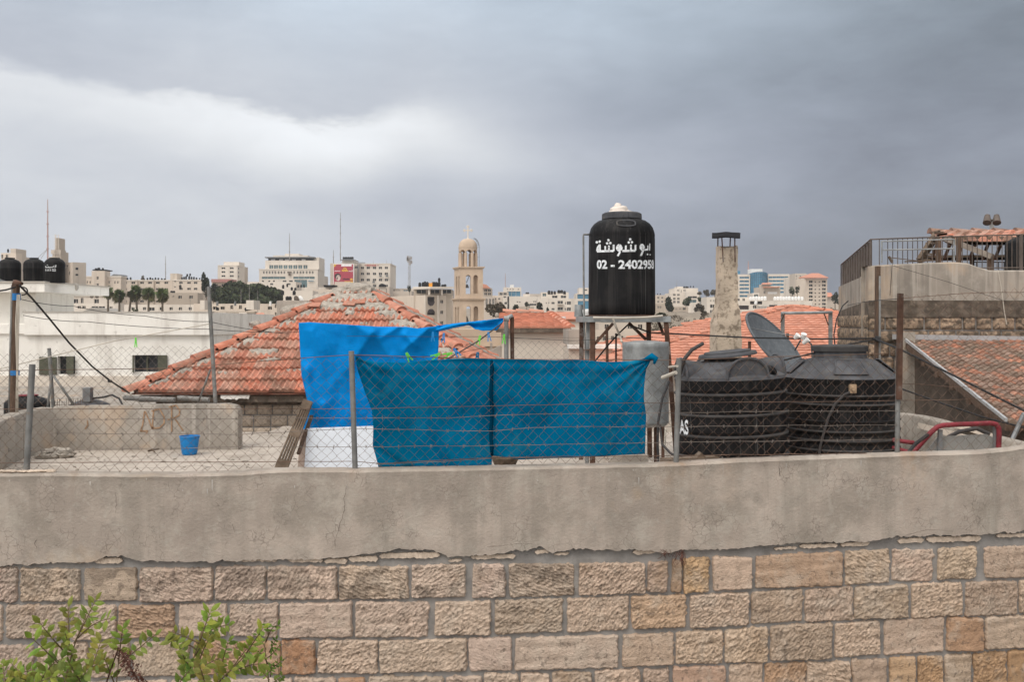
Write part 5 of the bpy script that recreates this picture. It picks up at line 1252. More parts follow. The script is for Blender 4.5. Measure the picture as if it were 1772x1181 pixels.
b.build('stone_courses', mat('pitted_limestone', (.36, .29, .225), .95, var=.25, vscale=6, bump=.9, bs=40, bdist=.02, tint=True, spots=[((.065, .055, .045), 13, .44, .58, .8), ((.5, .42, .3), 5, .6, .75, .5)]), rh, smooth=True)
# railing
rl = thing('railing', 'brown metal railing on the plastered parapet, its left run in solid sheet slats', 'railing', V((c0.x, ry, PZ(460, ry))))
b = MB(); yr = ry+.1; RT = [(1507, 414.5), (1620, 410.5), (1772, 406), (2000, 400)]
q = [P(x, pw(RT, x), yr) for x in range(1507, 2001, 29)]; b.tube(q, .011, 6)
b.tube([P(1684, 464, yr), P(1772, 463.5, yr), P(2000, 462, yr)], .009, 6); b.build('rail', M['brownmetal'], rl, smooth=True)
b = MB(); x = 1507
while x < 1990:
    a = P(x, pw(RT, x), yr); zb2 = PZ(pw(TOPR, x)+2, ry) if x < 1690 else PZ(466, yr); b.tube([a, V((a.x, a.y, zb2))], .0065, 5); x += 8.6 if x > 1530 else 14.6
b.build('baluster', M['brownmetal'], rl)
b = MB(); a = P(1766.5, 405, yr); b.bar(a, V((a.x, a.y, PZ(470, yr))), .04, .04); b.build('post', M['brownmetal'], rl)
b = MB(); A1, B1 = V((PX(1507, yr), yr, 0)), V((PX(1455.5, 16.6), 16.6, 0)); n = 24
top_ = lambda t: lerp(PZ(414.5, yr), PZ(458.5, 16.6), t); bot_ = lambda t: PZ(pw(LT, t), lerp(yr, 16.6, t))+.005
for i in range(n):
    t0, t1 = i/n+.004, (i+1)/n-.004; p, q = A1.lerp(B1, t0), A1.lerp(B1, t1); dx = .012*(i % 2)
    b.prism([(p.x+dx, p.y, bot_(t0)), (q.x+dx, q.y, bot_(t1)), (q.x+dx, q.y, top_(t1)-.01), (p.x+dx, p.y, top_(t0)-.01)], (.02, 0, 0))
b.build('sheet_slats', M['brownmetal'], rl)
b = MB(); b.tube([V((A1.x, A1.y, top_(0))), V((B1.x, B1.y, top_(1)))], .012, 6); b.tube([V((B1.x, B1.y, top_(1))), V((B1.x, B1.y, bot_(1)))], .01, 6); b.build('end_rail', M['brownmetal'], rl)
b = MB(); yg = yr-.04
for p, q in (((1526, 418), (1526, 455)), ((1651, 414.5), (1651, 453)), ((1526, 418), (1651, 414.5)), ((1528, 433), (1650, 430.5))): b.tube([P(*p, yg), P(*q, yg)], .011, 6)
b.build('light_frame', M['galv'], rl)
b = MB()
for k in range(10): b.tube([P(1690+k*9.5, 453, 18.5), P(1690+k*9.5, 470, 18.5)], .009, 4)
b.tube([P(1684, 454, 18.5), P(1790, 454, 18.5)], .01, 5); b.build('far_railing', M['brownmetal'], rl)
# terrace floor behind parapet
b = MB(); b.prism([(c0.x+.3, ry+.3, 0), (f0.x+.4, f0.y, 0), (f0.x+7, f0.y+4, 0), (c0.x+8, ry+.3, 0)], (0, 0, .05)); b.v = [p+V((0, 0, PZ(472, ry))) for p in b.v]; b.build('terrace_floor', M['floor'], rh)
# pergola with barrel tiles
pg = thing('pergola', 'open wooden shelter roofed with barrel tiles on the right terrace', 'pergola', V((PX(1700, 17), 17, PZ(472, ry))))
ye, yt_ = 16.4, 18.6; ze, zr = PZ(419, ye), PZ(406, yt_); xl = PX(1617, yt_)
b = MB(); L_ = math.hypot(yt_-ye, zr-ze)
tiles(b, (xl, ye, ze), (1, 0, 0), (0, yt_-ye, zr-ze), lambda v: (lerp(PX(1642, ye)-xl, 0, v/L_), 8.), 6, L_/6, .2, BARR, .05, random.Random(12), [(1.9, 1.6, 1.55), (1.6, 1.4, 1.4), (1.8, 1.75, 1.8), (1.3, 1.3, 1.3), (2.0, 1.5, 1.4)], jit=.012)
b.cur = (1.9, 1.75, 1.75); ridge(b, (xl-.1, yt_, zr+.02), (xl+8, yt_, zr+.05), .11, .4, random.Random(3))
b.build('roof_tiles', M['tileold'], pg)
b = MB(); b.quad((xl+.05, yt_, zr-.05), (xl+8, yt_, zr-.05), (xl+8, ye+.03, ze-.05), (PX(1644, ye), ye+.03, ze-.05)); b.build('under_boarding', M['woodpole'], pg)
b = MB(); b.bar(P(1640, 414, ye+.05), P(1900, 416, ye+.05), .06, .09); b.bar(P(1640, 421, ye+.4), P(1900, 423, ye+.4), .06, .05); b.bar(P(1600, 445, yt_+.6), P(1900, 443, yt_+.6), .06, .06); b.build('beam', M['wood'], pg)
b = MB(); b.bar(P(1634, 412, ye-.1), P(1716, 444, ye-.6), .05, .085); b.build('sloping_rafter', mat('pale_timber', (.24, .205, .175), .85, var=.2, vscale=7), pg)
b = MB(); b.bar(P(1622, 404, yt_-.6), P(1591, 452, yt_-.9), .08, .12)
for k in range(6): b.bar(P(1614-k*5, 402+k*9.5, yt_-.4), P(1630-k*4.6, 402+k*9.5, yt_-1.2), .05, .03)
b.build('left_gable_rafters', M['wood'], pg)
b = MB()
for k in range(9): b.bar(P(1625+k*22, 415, ye+.1), P(1612+k*22, 448, yt_+.5), .04, .06)
b.build('inner_rafters', M['woodpole'], pg)
b = MB(); b.bar(P(1600, 449, yt_+.5), P(1900, 447, yt_+.5), .3, .04); b.build('lower_shelf', M['darkmetal'], pg)
for x, y0, y1, Yp, w_ in ((1624, 414, 456, 16.3, .07), (1659, 410, 456, 15.8, .06), (1714, 440, 470, 15.9, .075), (1682, 440, 470, 18.4, .06), (1780, 410, 470, 16.4, .08)):
    b = MB(); b.bar(P(x, y0, Yp), P(x, y1+3, Yp), w_, w_); b.build('post', M['woodpole'], pg)
b = MB(); b.bar(P(1566, 453, 15.2), P(1616, 451, 15.4), .02, .02); b.bar(P(1538, 444, 15), P(1544, 455, 15), .03, .03); b.bar(P(1541, 446, 15.1), P(1600, 453, 15.3), .012, .012)
tag(b.build('scrap_sticks', M['wood'], loc=P(1580, 455, 15.2)), 'loose sticks lying along the right terrace parapet', 'sticks')
rtk = small_tank(1783, 406, 470, 80, 15.4, 'large black water tank behind the brown railing under the tiled shelter', None, .5)
fl = thing('floodlight_pair', 'pair of grey horn shaped floodlights on a short pole above the tiled shelter', 'floodlights', P(1716.5, 400, 19))
b = MB(); b.tube([P(1716.5, 420, 19), P(1716.5, 382, 19)], .045, 10); b.build('pole', mat('pale_pole', (.5, .5, .49), .6), fl, smooth=True, sharp=50)
for s in (-1, 1):
    b = MB(); b.tube([P(1716.5+s*1, 382, 19), P(1716.5+s*6, 381, 18.9)], .03, 8); a, c = P(1716.5+s*5.5, 382.5, 18.95), P(1716.5+s*9.3, 374, 18.8)
    b.tube([P(1716.5+s*8.6, 386, 18.75), P(1716.5+s*8.2, 380, 18.8), P(1716.5+s*8.0, 373.5, 18.85)], [.075, .065, .05], 12)
    b.build('lamp_head', M['brownmetal'], fl, smooth=True, sharp=40)
# lean-to with old tiles and a dark gable wall
ly0, ly1 = 9.7, 13.75; lx = PX(1566, ly1); lz1, lz0 = PZ(591, ly1), PZ(736, ly0); lxb = PX(1746, ly0)
le = thing('lean_to', 'lean-to shed with mossy old wavy tiles and a dark stained gable wall', 'shed', (lx+1, 12, CZ-3))
L_ = math.hypot(ly1-ly0, lz1-lz0); b = MB()
tiles(b, (lxb, ly0, lz0), (1, 0, 0), (lx-lxb, ly1-ly0, lz1-lz0), lambda v: (0, 4.2), 30, L_/30, .108, BARR2, .022, random.Random(15), [(1, 1, 1), (.8, .85, .85), (1.3, 1.1, 1.0), (.9, 1.0, 1.0), (1.5, 1.15, 1.0), (.7, .78, .78), (1.1, 1.25, 1.3), (.95, 1.1, 1.15)], jit=.008)
b.build('roof_tiles', M['tileold'], le)
b = MB(); nf = V((0, -(lz1-lz0), ly1-ly0)).normalized()
a, c = V((lxb-.03, ly0, lz0)), V((lx-.03, ly1, lz1)); b.bar(a+nf*.05, c+nf*.05, .022, .035); b.build('verge_trim', mat('pale_metal_trim', (.5, .52, .54), .5, metal=.4), le)
b = MB(); b.prism([a, c, c+V((4.2, 0, 0)), a+V((4.2, 0, 0))], nf*-.06); b.build('roof_deck', M['woodpole'], le)
b = MB(); b.bar(V((lx-.1, ly1+.1, lz1+.06)), V((lx+5, ly1+.1, lz1-.02)), .2, .07); b.build('flashing', mat('lead_flashing', (.36, .36, .37), .7, var=.15), le)
b = MB(); xg = lx+.12; b.prism([(xg+(lxb-lx)*.9, ly0+.3, CZ-3), (xg, ly1+.2, CZ-3), (xg, ly1+.2, lz1-.08), (xg+(lxb-lx)*.9, ly0+.3, lz0-.06+.05)], (.2, 0, 0)); b.build('gable_wall', mat('stained_brown_plaster', (.085, .066, .052), .95, var=.3, vscale=2.5, bump=.5, bs=30, spots=[((.05, .04, .03), 5, .5, .7, .6), ((.2, .16, .12), 4, .62, .75, .5)]), le)
for k in range(6):
    b = MB(); t = .12+.15*k; p = a.lerp(c, 1-t); b.bar(p+V((-.02, 0, -.06)), p+V((.6, 0, -.06)), .08, .07); b.build('purlin', M['woodpole'], le)
b = MB(); b.grid(lambda u, v: V((PX(1556, 13.6)+u*.22, 13.6-.01*N3(v*9, u*4), lerp(PZ(575, 13.6), CZ-3, v))), 4, 20)
tag(b.build('plaster_pier', M['concrete'], loc=(PX(1565, 13.6), 13.6, CZ-3)), 'narrow pale plastered pier between the rusty post and the dark gable', 'wall')
cable([(1562, 674, 10.2), (1620, 695, 9.8), (1700, 722, 9.4), (1790, 745, 9)], .009, M['cable'], 'thin dark cable sagging in front of the dark gable wall')
b = MB(); b.tube([P(1772, 716, 9.0), P(1750, 765, 8.9)], .02, 8); tag(b.build('leaning_bar', M['greymetal'], loc=P(1750, 765, 8.9)), 'dark grey bar leaning at the low edge of the lean-to tiles', 'bar')
cable([(1545, 460, 13.9), (1640, 488, 13.9), (1740, 522, 13.9)], .003, M['cable'], 'thin wire slanting across the plastered parapet of the terrace house', name='overhead_wire', cat='wire')
cable([(1544, 458, 13.95), (1540, 512, 13.95)], .004, M['cable'], 'short upright wire on the plastered parapet near its left corner', name='wall_wire', cat='wire')
cable([(1727, 468, 13.93), (1733, 500, 13.93), (1738, 540, 13.9), (1742, 562, 13.9)], .007, M['rope'], 'pale thin conduit running down the terrace house wall', name='conduit', cat='conduit')
# wooden post with a thin pipe
wpst = thing('wooden_post', 'tall grey split wooden post beside the terrace house corner, cables tied to it', 'post', P(1517, 800, 11.0))
b = MB(); b.bar(P(1516, 790, 11), P(1519, 461, 11), .045, .05); b.build('shaft', M['woodpole'], wpst)
b = MB(); b.tube([P(1522, 790, 10.97), P(1522.5, 478, 10.97)], .012, 7); b.build('grey_pipe', M['pipegrey'], wpst, smooth=True)
b = MB(); b.tube([P(1514, 586, 10.95), P(1524, 588, 10.93)], .03, 8); b.build('cable_tie', M['cable'], wpst)
cable([(1514, 588, 11), (1470, 596, 10.6), (1440, 603, 9.6), (1410, 612, 9.2)], .008, M['cable'], 'black cable from the wooden post down to the ribbed tank lid')
cable([(1468, 521, 13), (1458, 530, 13), (1448, 552, 12.9), (1443, 580, 12.8), (1446, 610, 12.8)], .008, M['cable'], 'thin black cable curving beside the terrace house corner')
cable([(1466, 529, 13), (1500, 522, 12), (1556, 517, 9)], .0035, M['cable'], 'thin rusty wire running to the tall post top', name='overhead_wire', cat='wire')
# grey pipe frame over the orange roof
pf = thing('goalpost', 'grey steel goalpost frame standing before the clean orange roof', 'frame', P(1396, 700, 12.5))
b = MB(); b.bar(P(1354, 690, 12.5), P(1354.5, 540, 12.5), .04, .04); b.build('post', M['pipegrey'], pf)
b = MB(); b.bar(P(1437.5, 690, 12.5), P(1437, 540, 12.5), .042, .04); b.build('post', M['pipegrey'], pf)
b = MB(); b.tube([P(1352, 542.5, 12.46), P(1440, 541, 12.46)], .018, 8); b.build('crossbar', M['galv'], pf, smooth=True)
for x0, y0, x1, y1 in ((1358, 543, 1351, 558), (1426, 543, 1434, 564)):
    b = MB(); b.bar(P(x0, y0, 12.44), P(x1, y1, 12.44), .015, .012); b.build('brace', M['rust'], pf)
# satellite dish
sdh = thing('satellite_dish', 'big grey satellite dish tilted steeply beside the chimney', 'satellite dish', P(1350, 690, 11.0))
cd = P(1343, 597, 11.0); nrm = V((.62, -.45, .62)).normalized(); e1 = nrm.cross(V((0, 1, 0))).normalized(); e2 = nrm.cross(e1).normalized()
b = MB(); Rd = .455
b.grid(lambda u, v: cd+(e1*math.cos(2*math.pi*u)+e2*math.sin(2*math.pi*u))*(Rd*v)+nrm*(.10*(v*v-1)), 48, 10, True)
b.tube([cd+(e1*math.cos(a)+e2*math.sin(a))*Rd for a in [2*math.pi*k/48 for k in range(49)]], .009, 6, False)
o = b.build('reflector', M['dishm'], sdh, smooth=True); md = o.modifiers.new('thick', 'SOLIDIFY'); md.thickness = .006
lnb = P(1389, 590, 10.6)
b = MB(); b.tube([P(1298, 568, 10.9), P(1345, 577, 10.75), P(1384, 583, 10.6)], .006, 6); b.tube([P(1376, 606, 10.9), P(1385, 590, 10.65)], .01, 6); b.tube([P(1406, 622, 11.1), P(1404, 596, 10.7), P(1392, 586, 10.6)], .009, 6); b.build('feed_arm', M['greymetal'], sdh, smooth=True)
for dx, dy, tx, ty in ((-8, -10, -3, 4), (2, -12, -1, 6), (9, -3, -5, 5)):
    b = MB(); a = lnb+V((dx/F*10.6, -.01, -dy/F*10.6)); b.tube([a, a+V((tx/F*10.6*1.5, .03, -ty/F*10.6*1.5))], [.032, .02], 12); b.build('feed_horn', M['plastwhite'], sdh, smooth=True, sharp=50)
b = MB(); b.bar(P(1360, 620, 11.2), P(1362, 760, 11.3), .05, .05); b.build('mount_pole', M['rust'], sdh)
b = MB(); b.bar(P(1297, 591, 11.6), P(1297, 660, 11.6), .03, .03); b.bar(P(1363, 577, 11.4), P(1363, 610, 11.4), .025, .03); tag(b.build('stub_post', M['rust'], loc=P(1297, 660, 11.6)), 'short rusty stub post behind the ribbed tank lid', 'post')

# ---- clean orange roof house at the right
def pyramid_house(name, label, corner_px, corner_py, Yf, peak_px, peak_py, depth, wallh, th=None, tw=.26, rows=15, m='tilefar', base=None, far=True, rseed=1, wallm='beige'):
    x0 = PX(corner_px, Yf); xp = PX(peak_px, Yf+depth); x1 = 2*xp-x0; z0 = PZ(corner_py, Yf); zp_ = PZ(peak_py, Yf+depth); half = xp-x0
    t = thing(name, label, 'house', (xp, Yf, z0-wallh)); b = MB(); s1 = math.hypot(depth, zp_-z0); s2 = math.hypot(half, zp_-z0)
    rs = random.Random(rseed)
    tiles(b, (x0, Yf, z0), (1, 0, 0), (0, depth, zp_-z0), lambda v: (half*v/s1, 2*half-half*v/s1), rows, s1/(rows+.3), tw, WAVE2, .026, rs, [(1, 1, 1), (1.06, 1.05, 1.05), (.94, .93, .93), (1.1, 1.15, 1.2)], jit=.003)
    tiles(b, (x0, Yf+2*depth, z0), (0, -1, 0), (half, 0, zp_-z0), lambda v: (depth*v/s2, 2*depth-depth*v/s2), rows, s2/(rows+.3), tw, WAVE2, .026, rs, [(1, 1, 1), (1.06, 1.05, 1.05), (.94, .93, .93)], jit=.006)
    tiles(b, (x1, Yf, z0), (0, 1, 0), (-half, 0, zp_-z0), lambda v: (depth*v/s2, 2*depth-depth*v/s2), rows, s2/(rows+.3), tw, WAVE2, .026, rs, jit=.006)
    b.cur = (1, 1, 1); pk = V((xp, Yf+depth, zp_-.01)); cs = [V((x0, Yf, z0-.01)), V((x1, Yf, z0-.01)), V((x1, Yf+2*depth, z0-.01)), V((x0, Yf+2*depth, z0-.01))]
    for i in range(4): b.poly([cs[i], cs[(i+1) % 4], pk])
    b.build('roof_tiles', M[m], t)
    b = MB(); rs = random.Random(5)
    for c_ in cs: b = MB(); ridge(b, c_+V((0, 0, .03)), pk+V((0, 0, .03)), .07, .4, rs); b.build('ridge_tiles', M[m], t)
    b = MB(); b.bb(x0+.4, x1-.4, Yf+.4, Yf+2*depth-.4, z0-wallh, z0+.02); b.build('wall', M[wallm], t); return t
pyramid_house('orange_roof_house', 'house with a clean bright orange pyramid roof in front of the white car park block', 1026, 634, 20, 1372, 530, 5.2, 3, rows=24, tw=.2)
pyramid_house('orange_roof_house', 'smaller orange roof edge just behind the chimney flare, its eave in shadow', 1212, 563.5, 29, 1372, 529, 1.6, 3, rows=9, rseed=4)
# chimney
ch = thing('chimney', 'tall flared masonry chimney with a black sheet cap on four rods', 'chimney', P(1257, 720, 17))
b = MB(); rotc = R(9); cxx = 17.
def csec(py, w_, dpt, dx=0.):
    c_ = P(1257+dx, py, cxx); ca, sa = math.cos(rotc), math.sin(rotc); o_ = []
    n = 6
    for (x0, y0), (x1, y1) in (((-1, -1), (1, -1)), ((1, -1), (1, 1)), ((1, 1), (-1, 1)), ((-1, 1), (-1, -1))):
        for i in range(n):
            x, y = lerp(x0, x1, i/n)*w_/2, lerp(y0, y1, i/n)*dpt/2; o_.append(c_+V((x*ca-y*sa, x*sa+y*ca, 0)))
    return o_
secs = [(425, .31, .2, .5), (430, .315, .2, .5), (470, .32, .2, .5), (500, .315, .21, .8), (525, .33, .24, 0), (545, .39, .30, -1), (560, .43, .34, -1), (580, .44, .34, -1.5), (640, .45, .34, -1.5), (730, .46, .34, -1.5)]
i0 = 0; rowsn = []
for a_, c_ in zip(secs, secs[1:]):
    k = max(1, int((c_[0]-a_[0])/5))
    for i in range(k): rowsn.append(tuple(lerp(p, q, i/k) for p, q in zip(a_, c_)))
rowsn.append(secs[-1])
for j, s_ in enumerate(rowsn):
    for i, p in enumerate(csec(*s_)):
        o_ = V((N3(p.x*6, p.z*6, 1), N3(p.x*6, p.z*6, 2), 0))*.014+V((N3(p.x*22, p.z*22, p.y*9), N3(p.x*22, p.z*22, 7), 0))*.006
        if j == 0: o_.z -= .05*max(0, N3(i*.9, 3)+.3)+(.04 if 1 <= i <= 3 else 0)
        b.vert(p+o_)
for j in range(len(rowsn)-1):
    for i in range(24): b.face(j*24+i, j*24+(i+1) % 24, (j+1)*24+(i+1) % 24, (j+1)*24+i)
b.face(*range(24)); 
b.build('shaft', mat('chimney_render', (.52, .435, .345), .95, var=.16, vscale=3, bump=.8, bs=30, bdist=.02, spots=[((.52, .45, .37), 4, .55, .7, .6), ((.17, .135, .1), 10, .5, .62, .7)]), ch, smooth=True, sharp=50)
b = MB(); 
def cap_(u, v): return P(lerp(1232, 1281, u), lerp(405, 413, v)-1.2*math.sin(math.pi*u)+1.0*N3(u*3, v), lerp(17.22, 16.75, v))
b.grid(cap_, 12, 4); o = b.build('cap', M['darkmetal'], ch); md = o.modifiers.new('thick', 'SOLIDIFY'); md.thickness = .02
for x0, y0, x1, y1, Yq in ((1249, 409, 1251.5, 454, 16.82), (1271.5, 409, 1272, 454, 16.85), (1242.5, 407, 1242, 432, 17.1), (1264, 407, 1263, 432, 17.15)):
    b = MB(); b.tube([P(x0, y0, Yq), P(x1, y1, Yq)], .011, 6); b.build('rod', M['rust'], ch)

# ---- small orange-roof house in the middle distance
oh = thing('small_house', 'plain beige house with a striped orange hip roof behind the pole pair', 'house', P(940, 800, 27))
yo = 27.; X0, X1 = PX(868, yo), PX(984, yo); ze = PZ(569, yo)
b = MB(); b.bb(X0, X1, yo, yo+5, ze-4, ze); b.build('wall', M['beige'], oh)
b = MB(); zr = PZ(541, yo+3.2); dr = 3.2; s1 = math.hypot(dr, zr-ze); xr = PX(948, yo+3.2); X1e = PX(989, yo-.2)
tiles(b, (X0-.1, yo-.2, ze), (1, 0, 0), (0, dr+.2, zr-ze), lambda v: (0, lerp(X1e-X0+.1, xr-X0+.1, v/s1)), 10, s1/10.2, .22, WAVE, .045, random.Random(6), [(1, 1, 1), (1.05, 1.04, 1.04), (.95, .94, .94)], jit=.003)
b.cur = (.9, .9, .9); b.poly([(X1e, yo-.2, ze), (X1e, yo+6.6, ze), (xr, yo+3.2, zr)]); ridge(b, (X1e, yo-.2, ze+.03), (xr, yo+3.2, zr+.03), .1, .4, random.Random(1)); ridge(b, (X0, yo+3.2, zr+.02), (xr, yo+3.2, zr+.02), .1, .4, random.Random(2))
b.poly([(X0-.1, yo+6.6, ze), (X0-.1, yo+3.2, zr), (xr, yo+3.2, zr), (X1e, yo+6.6, ze)])
b.build('roof_tiles', M['tilefar'], oh)
b = MB(); b.bb(X0-.15, X1e, yo-.22, yo-.1, ze-.1, ze); b.build('eave_board', M['darkcon'], oh)
b = MB(); b.tube([P(975, 562, 29), P(975, 548, 29)], .07, 8); b.build('vent_pipe', M['plastwhite'], oh)
o2 = thing('small_house', 'farther orange roofed house with a cream wall left of the tank stand', 'house', P(985, 800, 42))
b = MB(); b.bb(PX(960, 42), PX(1030, 42), 42, 48, CZ-6, PZ(553, 42)); b.build('wall', M['beige'], o2)
b = MB(); b.prism([P(940, 553, 41.8), P(1034, 552, 41.8), P(1034, 540, 45), P(948, 540, 45)], (0, .1, -.1)); b.build('roof', M['tilefar'], o2)
for x0, x1, y0, y1, Yb, m_, nm in ((984, 1003, 571, 598, 23, 'ashlar', 'grey block wall piece right of the small beige house'), (984, 1075, 597, 604, 22.8, 'white', 'white painted roof edge under the tank stand'), (984, 1060, 603, 650, 22.9, 's1', 'low yellowish wall under the white roof edge')):
    b = MB(); b.bb(PX(x0, Yb), PX(x1, Yb), Yb, Yb+(2.5 if m_ != 'white' else .6), PZ(y1, Yb), PZ(y0, Yb)); tag(b.build('block_wall', M[m_], loc=P((x0+x1)/2, y1, Yb)), nm, 'wall')
b = MB(); b.bb(PX(782, 40), PX(867, 40), 40, 45, CZ-6, PZ(570, 40)); b.bb(PX(780, 40)-.05, PX(868, 40)+.05, 39.9, 45, PZ(600, 40), PZ(597, 40))
tag(b.build('hall_wall', M['tower'], loc=P(825, 800, 40)), 'tan stone hall wall under the loose blue strip', 'building')
b = MB(); b.prism([P(838, 612, 26), P(866, 598, 26), P(872, 700, 26), P(838, 700, 26)], (0, .4, 0)); b.bb(PX(848, 27), PX(852, 27), 27, 27.1, PZ(606, 27), PZ(594, 27))
tag(b.build('grey_gable', M['ashlar'], loc=P(855, 700, 26)), 'small grey gable left of the clothes poles', 'wall')
# crenellated building
cb = thing('crenellated_house', 'grey stone house with white capped battlements and a dark pointed arch window', 'house', P(402, 700, 44))
yc = 44.; b = MB(); X0, X1 = PX(345, yc), PX(440, yc)
zt5 = PZ(553, yc); ar = [(381, 640), (381, 586), (383, 579), (386, 574), (389, 579), (391, 586), (391, 640)]
b.bb(X0, X1, yc, yc+6, CZ-6, zt5)
for a, c in ((345, 363), (367, 373), (397, 409), (433, 440)): pass
b.bb(X0, X1, yc, yc+.3, zt5+.005, PZ(540.5, yc)-.05)
b.build('wall', M['ashlar'], cb)
for a, c in ((378.5, 392), (414, 427.5)):
    b = MB(); b.bb(PX(a, yc), PX(c, yc), yc-.06, yc+.32, PZ(553.5, yc), PZ(541, yc)); b.build('battlement', M['s3'], cb)
b = MB(); b.bb(X0-.03, X1+.03, yc-.05, yc+.35, PZ(540.5, yc)-.045, PZ(540.5, yc)+.03); b.build('coping', M['s4'], cb)
for dx in (0, 38):
    b = MB(); b.prism([P(x+dx, y, yc-.02) for x, y in ar], (0, .015, 0)); w_ = b.build('arch_window', M['glass'], cb)
    b = MB(); b.tube([P(x+dx, y, yc-.03) for x, y in dense(ar, 3)], .07, 5, False); b.build('surround', M['s4'], w_)
b = MB(); b.tube([P(396, 700, yc-.1), P(396.5, 556, yc-.1), P(405, 555, yc-.1)], .03, 6); b.build('conduit', M['greymetal'], cb)

# ------------------------------------------------------------------ plants in front of the wall
def leaflet(b, p, d, nrm, L, wd):
    d = d.normalized(); s_ = d.cross(nrm).normalized(); up = s_.cross(d)
    m0 = p+d*L*.33+up*L*.06; m1 = p+d*L*.66+up*L*.06; e = p+d*L
    a = b.vert(p); i1 = b.vert(m0+s_*wd*.46-up*wd*.12); i2 = b.vert(m1+s_*wd*.42-up*wd*.12); i3 = b.vert(e-up*L*.05); i4 = b.vert(m1-s_*wd*.42-up*wd*.12); i5 = b.vert(m0-s_*wd*.46-up*wd*.12); c0_ = b.vert(m0); c1_ = b.vert(m1)
    b.face(a, i1, c0_); b.face(a, c0_, i5); b.face(c0_, i1, i2, c1_); b.face(c0_, c1_, i4, i5); b.face(c1_, i2, i3); b.face(c1_, i3, i4)
def rv(rs, s=1.): return V((rs.uniform(-s, s), rs.uniform(-s, s), rs.uniform(-s, s)))
def spray(bl, bs_, p0, p1, Y, npair, L, rs, col, curve=.1):
    a, c = P(*p0, Y+rs.uniform(-.12, .12)), P(*p1, Y+rs.uniform(-.25, .1)); mid = a.lerp(c, .5)+V((0, 0, (c-a).length*curve)); pts = []
    for i in range(9):
        t = i/8; pts.append(a.lerp(mid, t).lerp(mid.lerp(c, t), t))
    bs_.tube(pts, [lerp(.0032, .0012, i/8) for i in range(9)], 5)
    for k in range(npair):
        t = lerp(.22, 1, (k+.5)/npair); i = min(7, int(t*8)); p = pts[i].lerp(pts[i+1], t*8-i); d = (pts[i+1]-pts[i]).normalized()
        side = d.cross(V((rs.uniform(-.5, .5), -1, rs.uniform(-.1, .7)))).normalized()
        for s_ in (-1, 1):
            g = rs.uniform(.72, 1.3); b_ = rs.uniform(.8, 1.2); bl.cur = (col[0]*g*b_, col[1]*g, col[2]*g)
            leaflet(bl, p, side*s_+d*.55+rv(rs, .28), V((rs.uniform(-.5, .5), -.8, .6))+rv(rs, .4), L*rs.uniform(.65, 1.15), L*.45)
    bl.cur = col; leaflet(bl, c, (pts[-1]-pts[-2])+rv(rs, .01), V((0, -.8, .6)), L, L*.44)
def bush(label, stems, sprays, Y, L, seed, col=(1, 1, 1)):
    rs = random.Random(seed); t = thing('wild_shrub', label, 'plant', V((PX(stems[0][0][0], Y), Y, TZ(0, Y))), 'wild plants below the wall')
    bl, bs_ = MB(), MB()
    for s_ in stems:
        pts = [V((PX(s_[0][0], Y), Y+.05, TZ(0, Y)))]+[P(x, y, Y+rs.uniform(-.05, .05)) for x, y in s_]; n = len(pts); bs_.tube(pts, [lerp(.0045, .0015, i/(n-1)) for i in range(n)], 6)
    for p0, p1, k in sprays: spray(bl, bs_, p0, p1, Y, k, L*rs.uniform(.85, 1.1), rs, tuple(q*rs.uniform(.85, 1.15) for q in col), rs.uniform(-.05, .18))
    bs_.build('stem', M['stem'], t, smooth=True); bl.build('foliage', M['leaf'], t); return t
bush('pale green shrub with long pinnate sprays at the far left corner', [[(100, 1260), (112, 1180), (128, 1120), (150, 1062)], [(60, 1300), (30, 1190)], [(190, 1290), (200, 1200), (205, 1150)], [(150, 1290), (100, 1200)]],
     [((128, 1115), (165, 1040), 6), ((120, 1128), (118, 1052), 5), ((135, 1105), (190, 1072), 4), ((118, 1135), (70, 1080), 5), ((112, 1160), (55, 1105), 4), ((130, 1150), (112, 1095), 5), ((20, 1185), (130, 1150), 7), ((10, 1200), (5, 1150), 4), ((60, 1190), (20, 1150), 4), ((205, 1150), (268, 1100), 5), ((205, 1148), (212, 1090), 4), ((60, 1200), (110, 1165), 5), ((0, 1185), (60, 1160), 5), ((110, 1200), (150, 1165), 5), ((80, 1200), (20, 1172), 5), ((150, 1180), (175, 1110), 6), ((100, 1185), (170, 1150), 6), ((200, 1190), (180, 1140), 5), ((60, 1200), (110, 1140), 6), ((30, 1195), (90, 1172), 6), ((150, 1200), (120, 1150), 5)], 3.6, .047, 3, (1.0, .98, .9))
bush('light green shrub with upright sprays between the dry flower head and the ivy', [[(300, 1260), (322, 1180), (345, 1110), (352, 1080)], [(340, 1280), (380, 1180), (420, 1140), (452, 1110)]],
     [((346, 1110), (364, 1060), 5), ((345, 1115), (300, 1095), 4), ((350, 1100), (395, 1082), 4), ((340, 1125), (298, 1110), 4), ((338, 1135), (375, 1090), 4), ((330, 1160), (310, 1120), 4), ((325, 1175), (380, 1140), 6), ((375, 1185), (395, 1110), 6), ((420, 1140), (455, 1088), 5), ((400, 1165), (450, 1150), 5), ((360, 1200), (345, 1150), 5), ((300, 1200), (330, 1160), 5), ((350, 1185), (320, 1150), 5), ((365, 1195), (400, 1160), 6), ((390, 1175), (430, 1120), 6), ((340, 1160), (360, 1110), 5)], 3.7, .046, 5, (1.1, 1.06, 1.0))
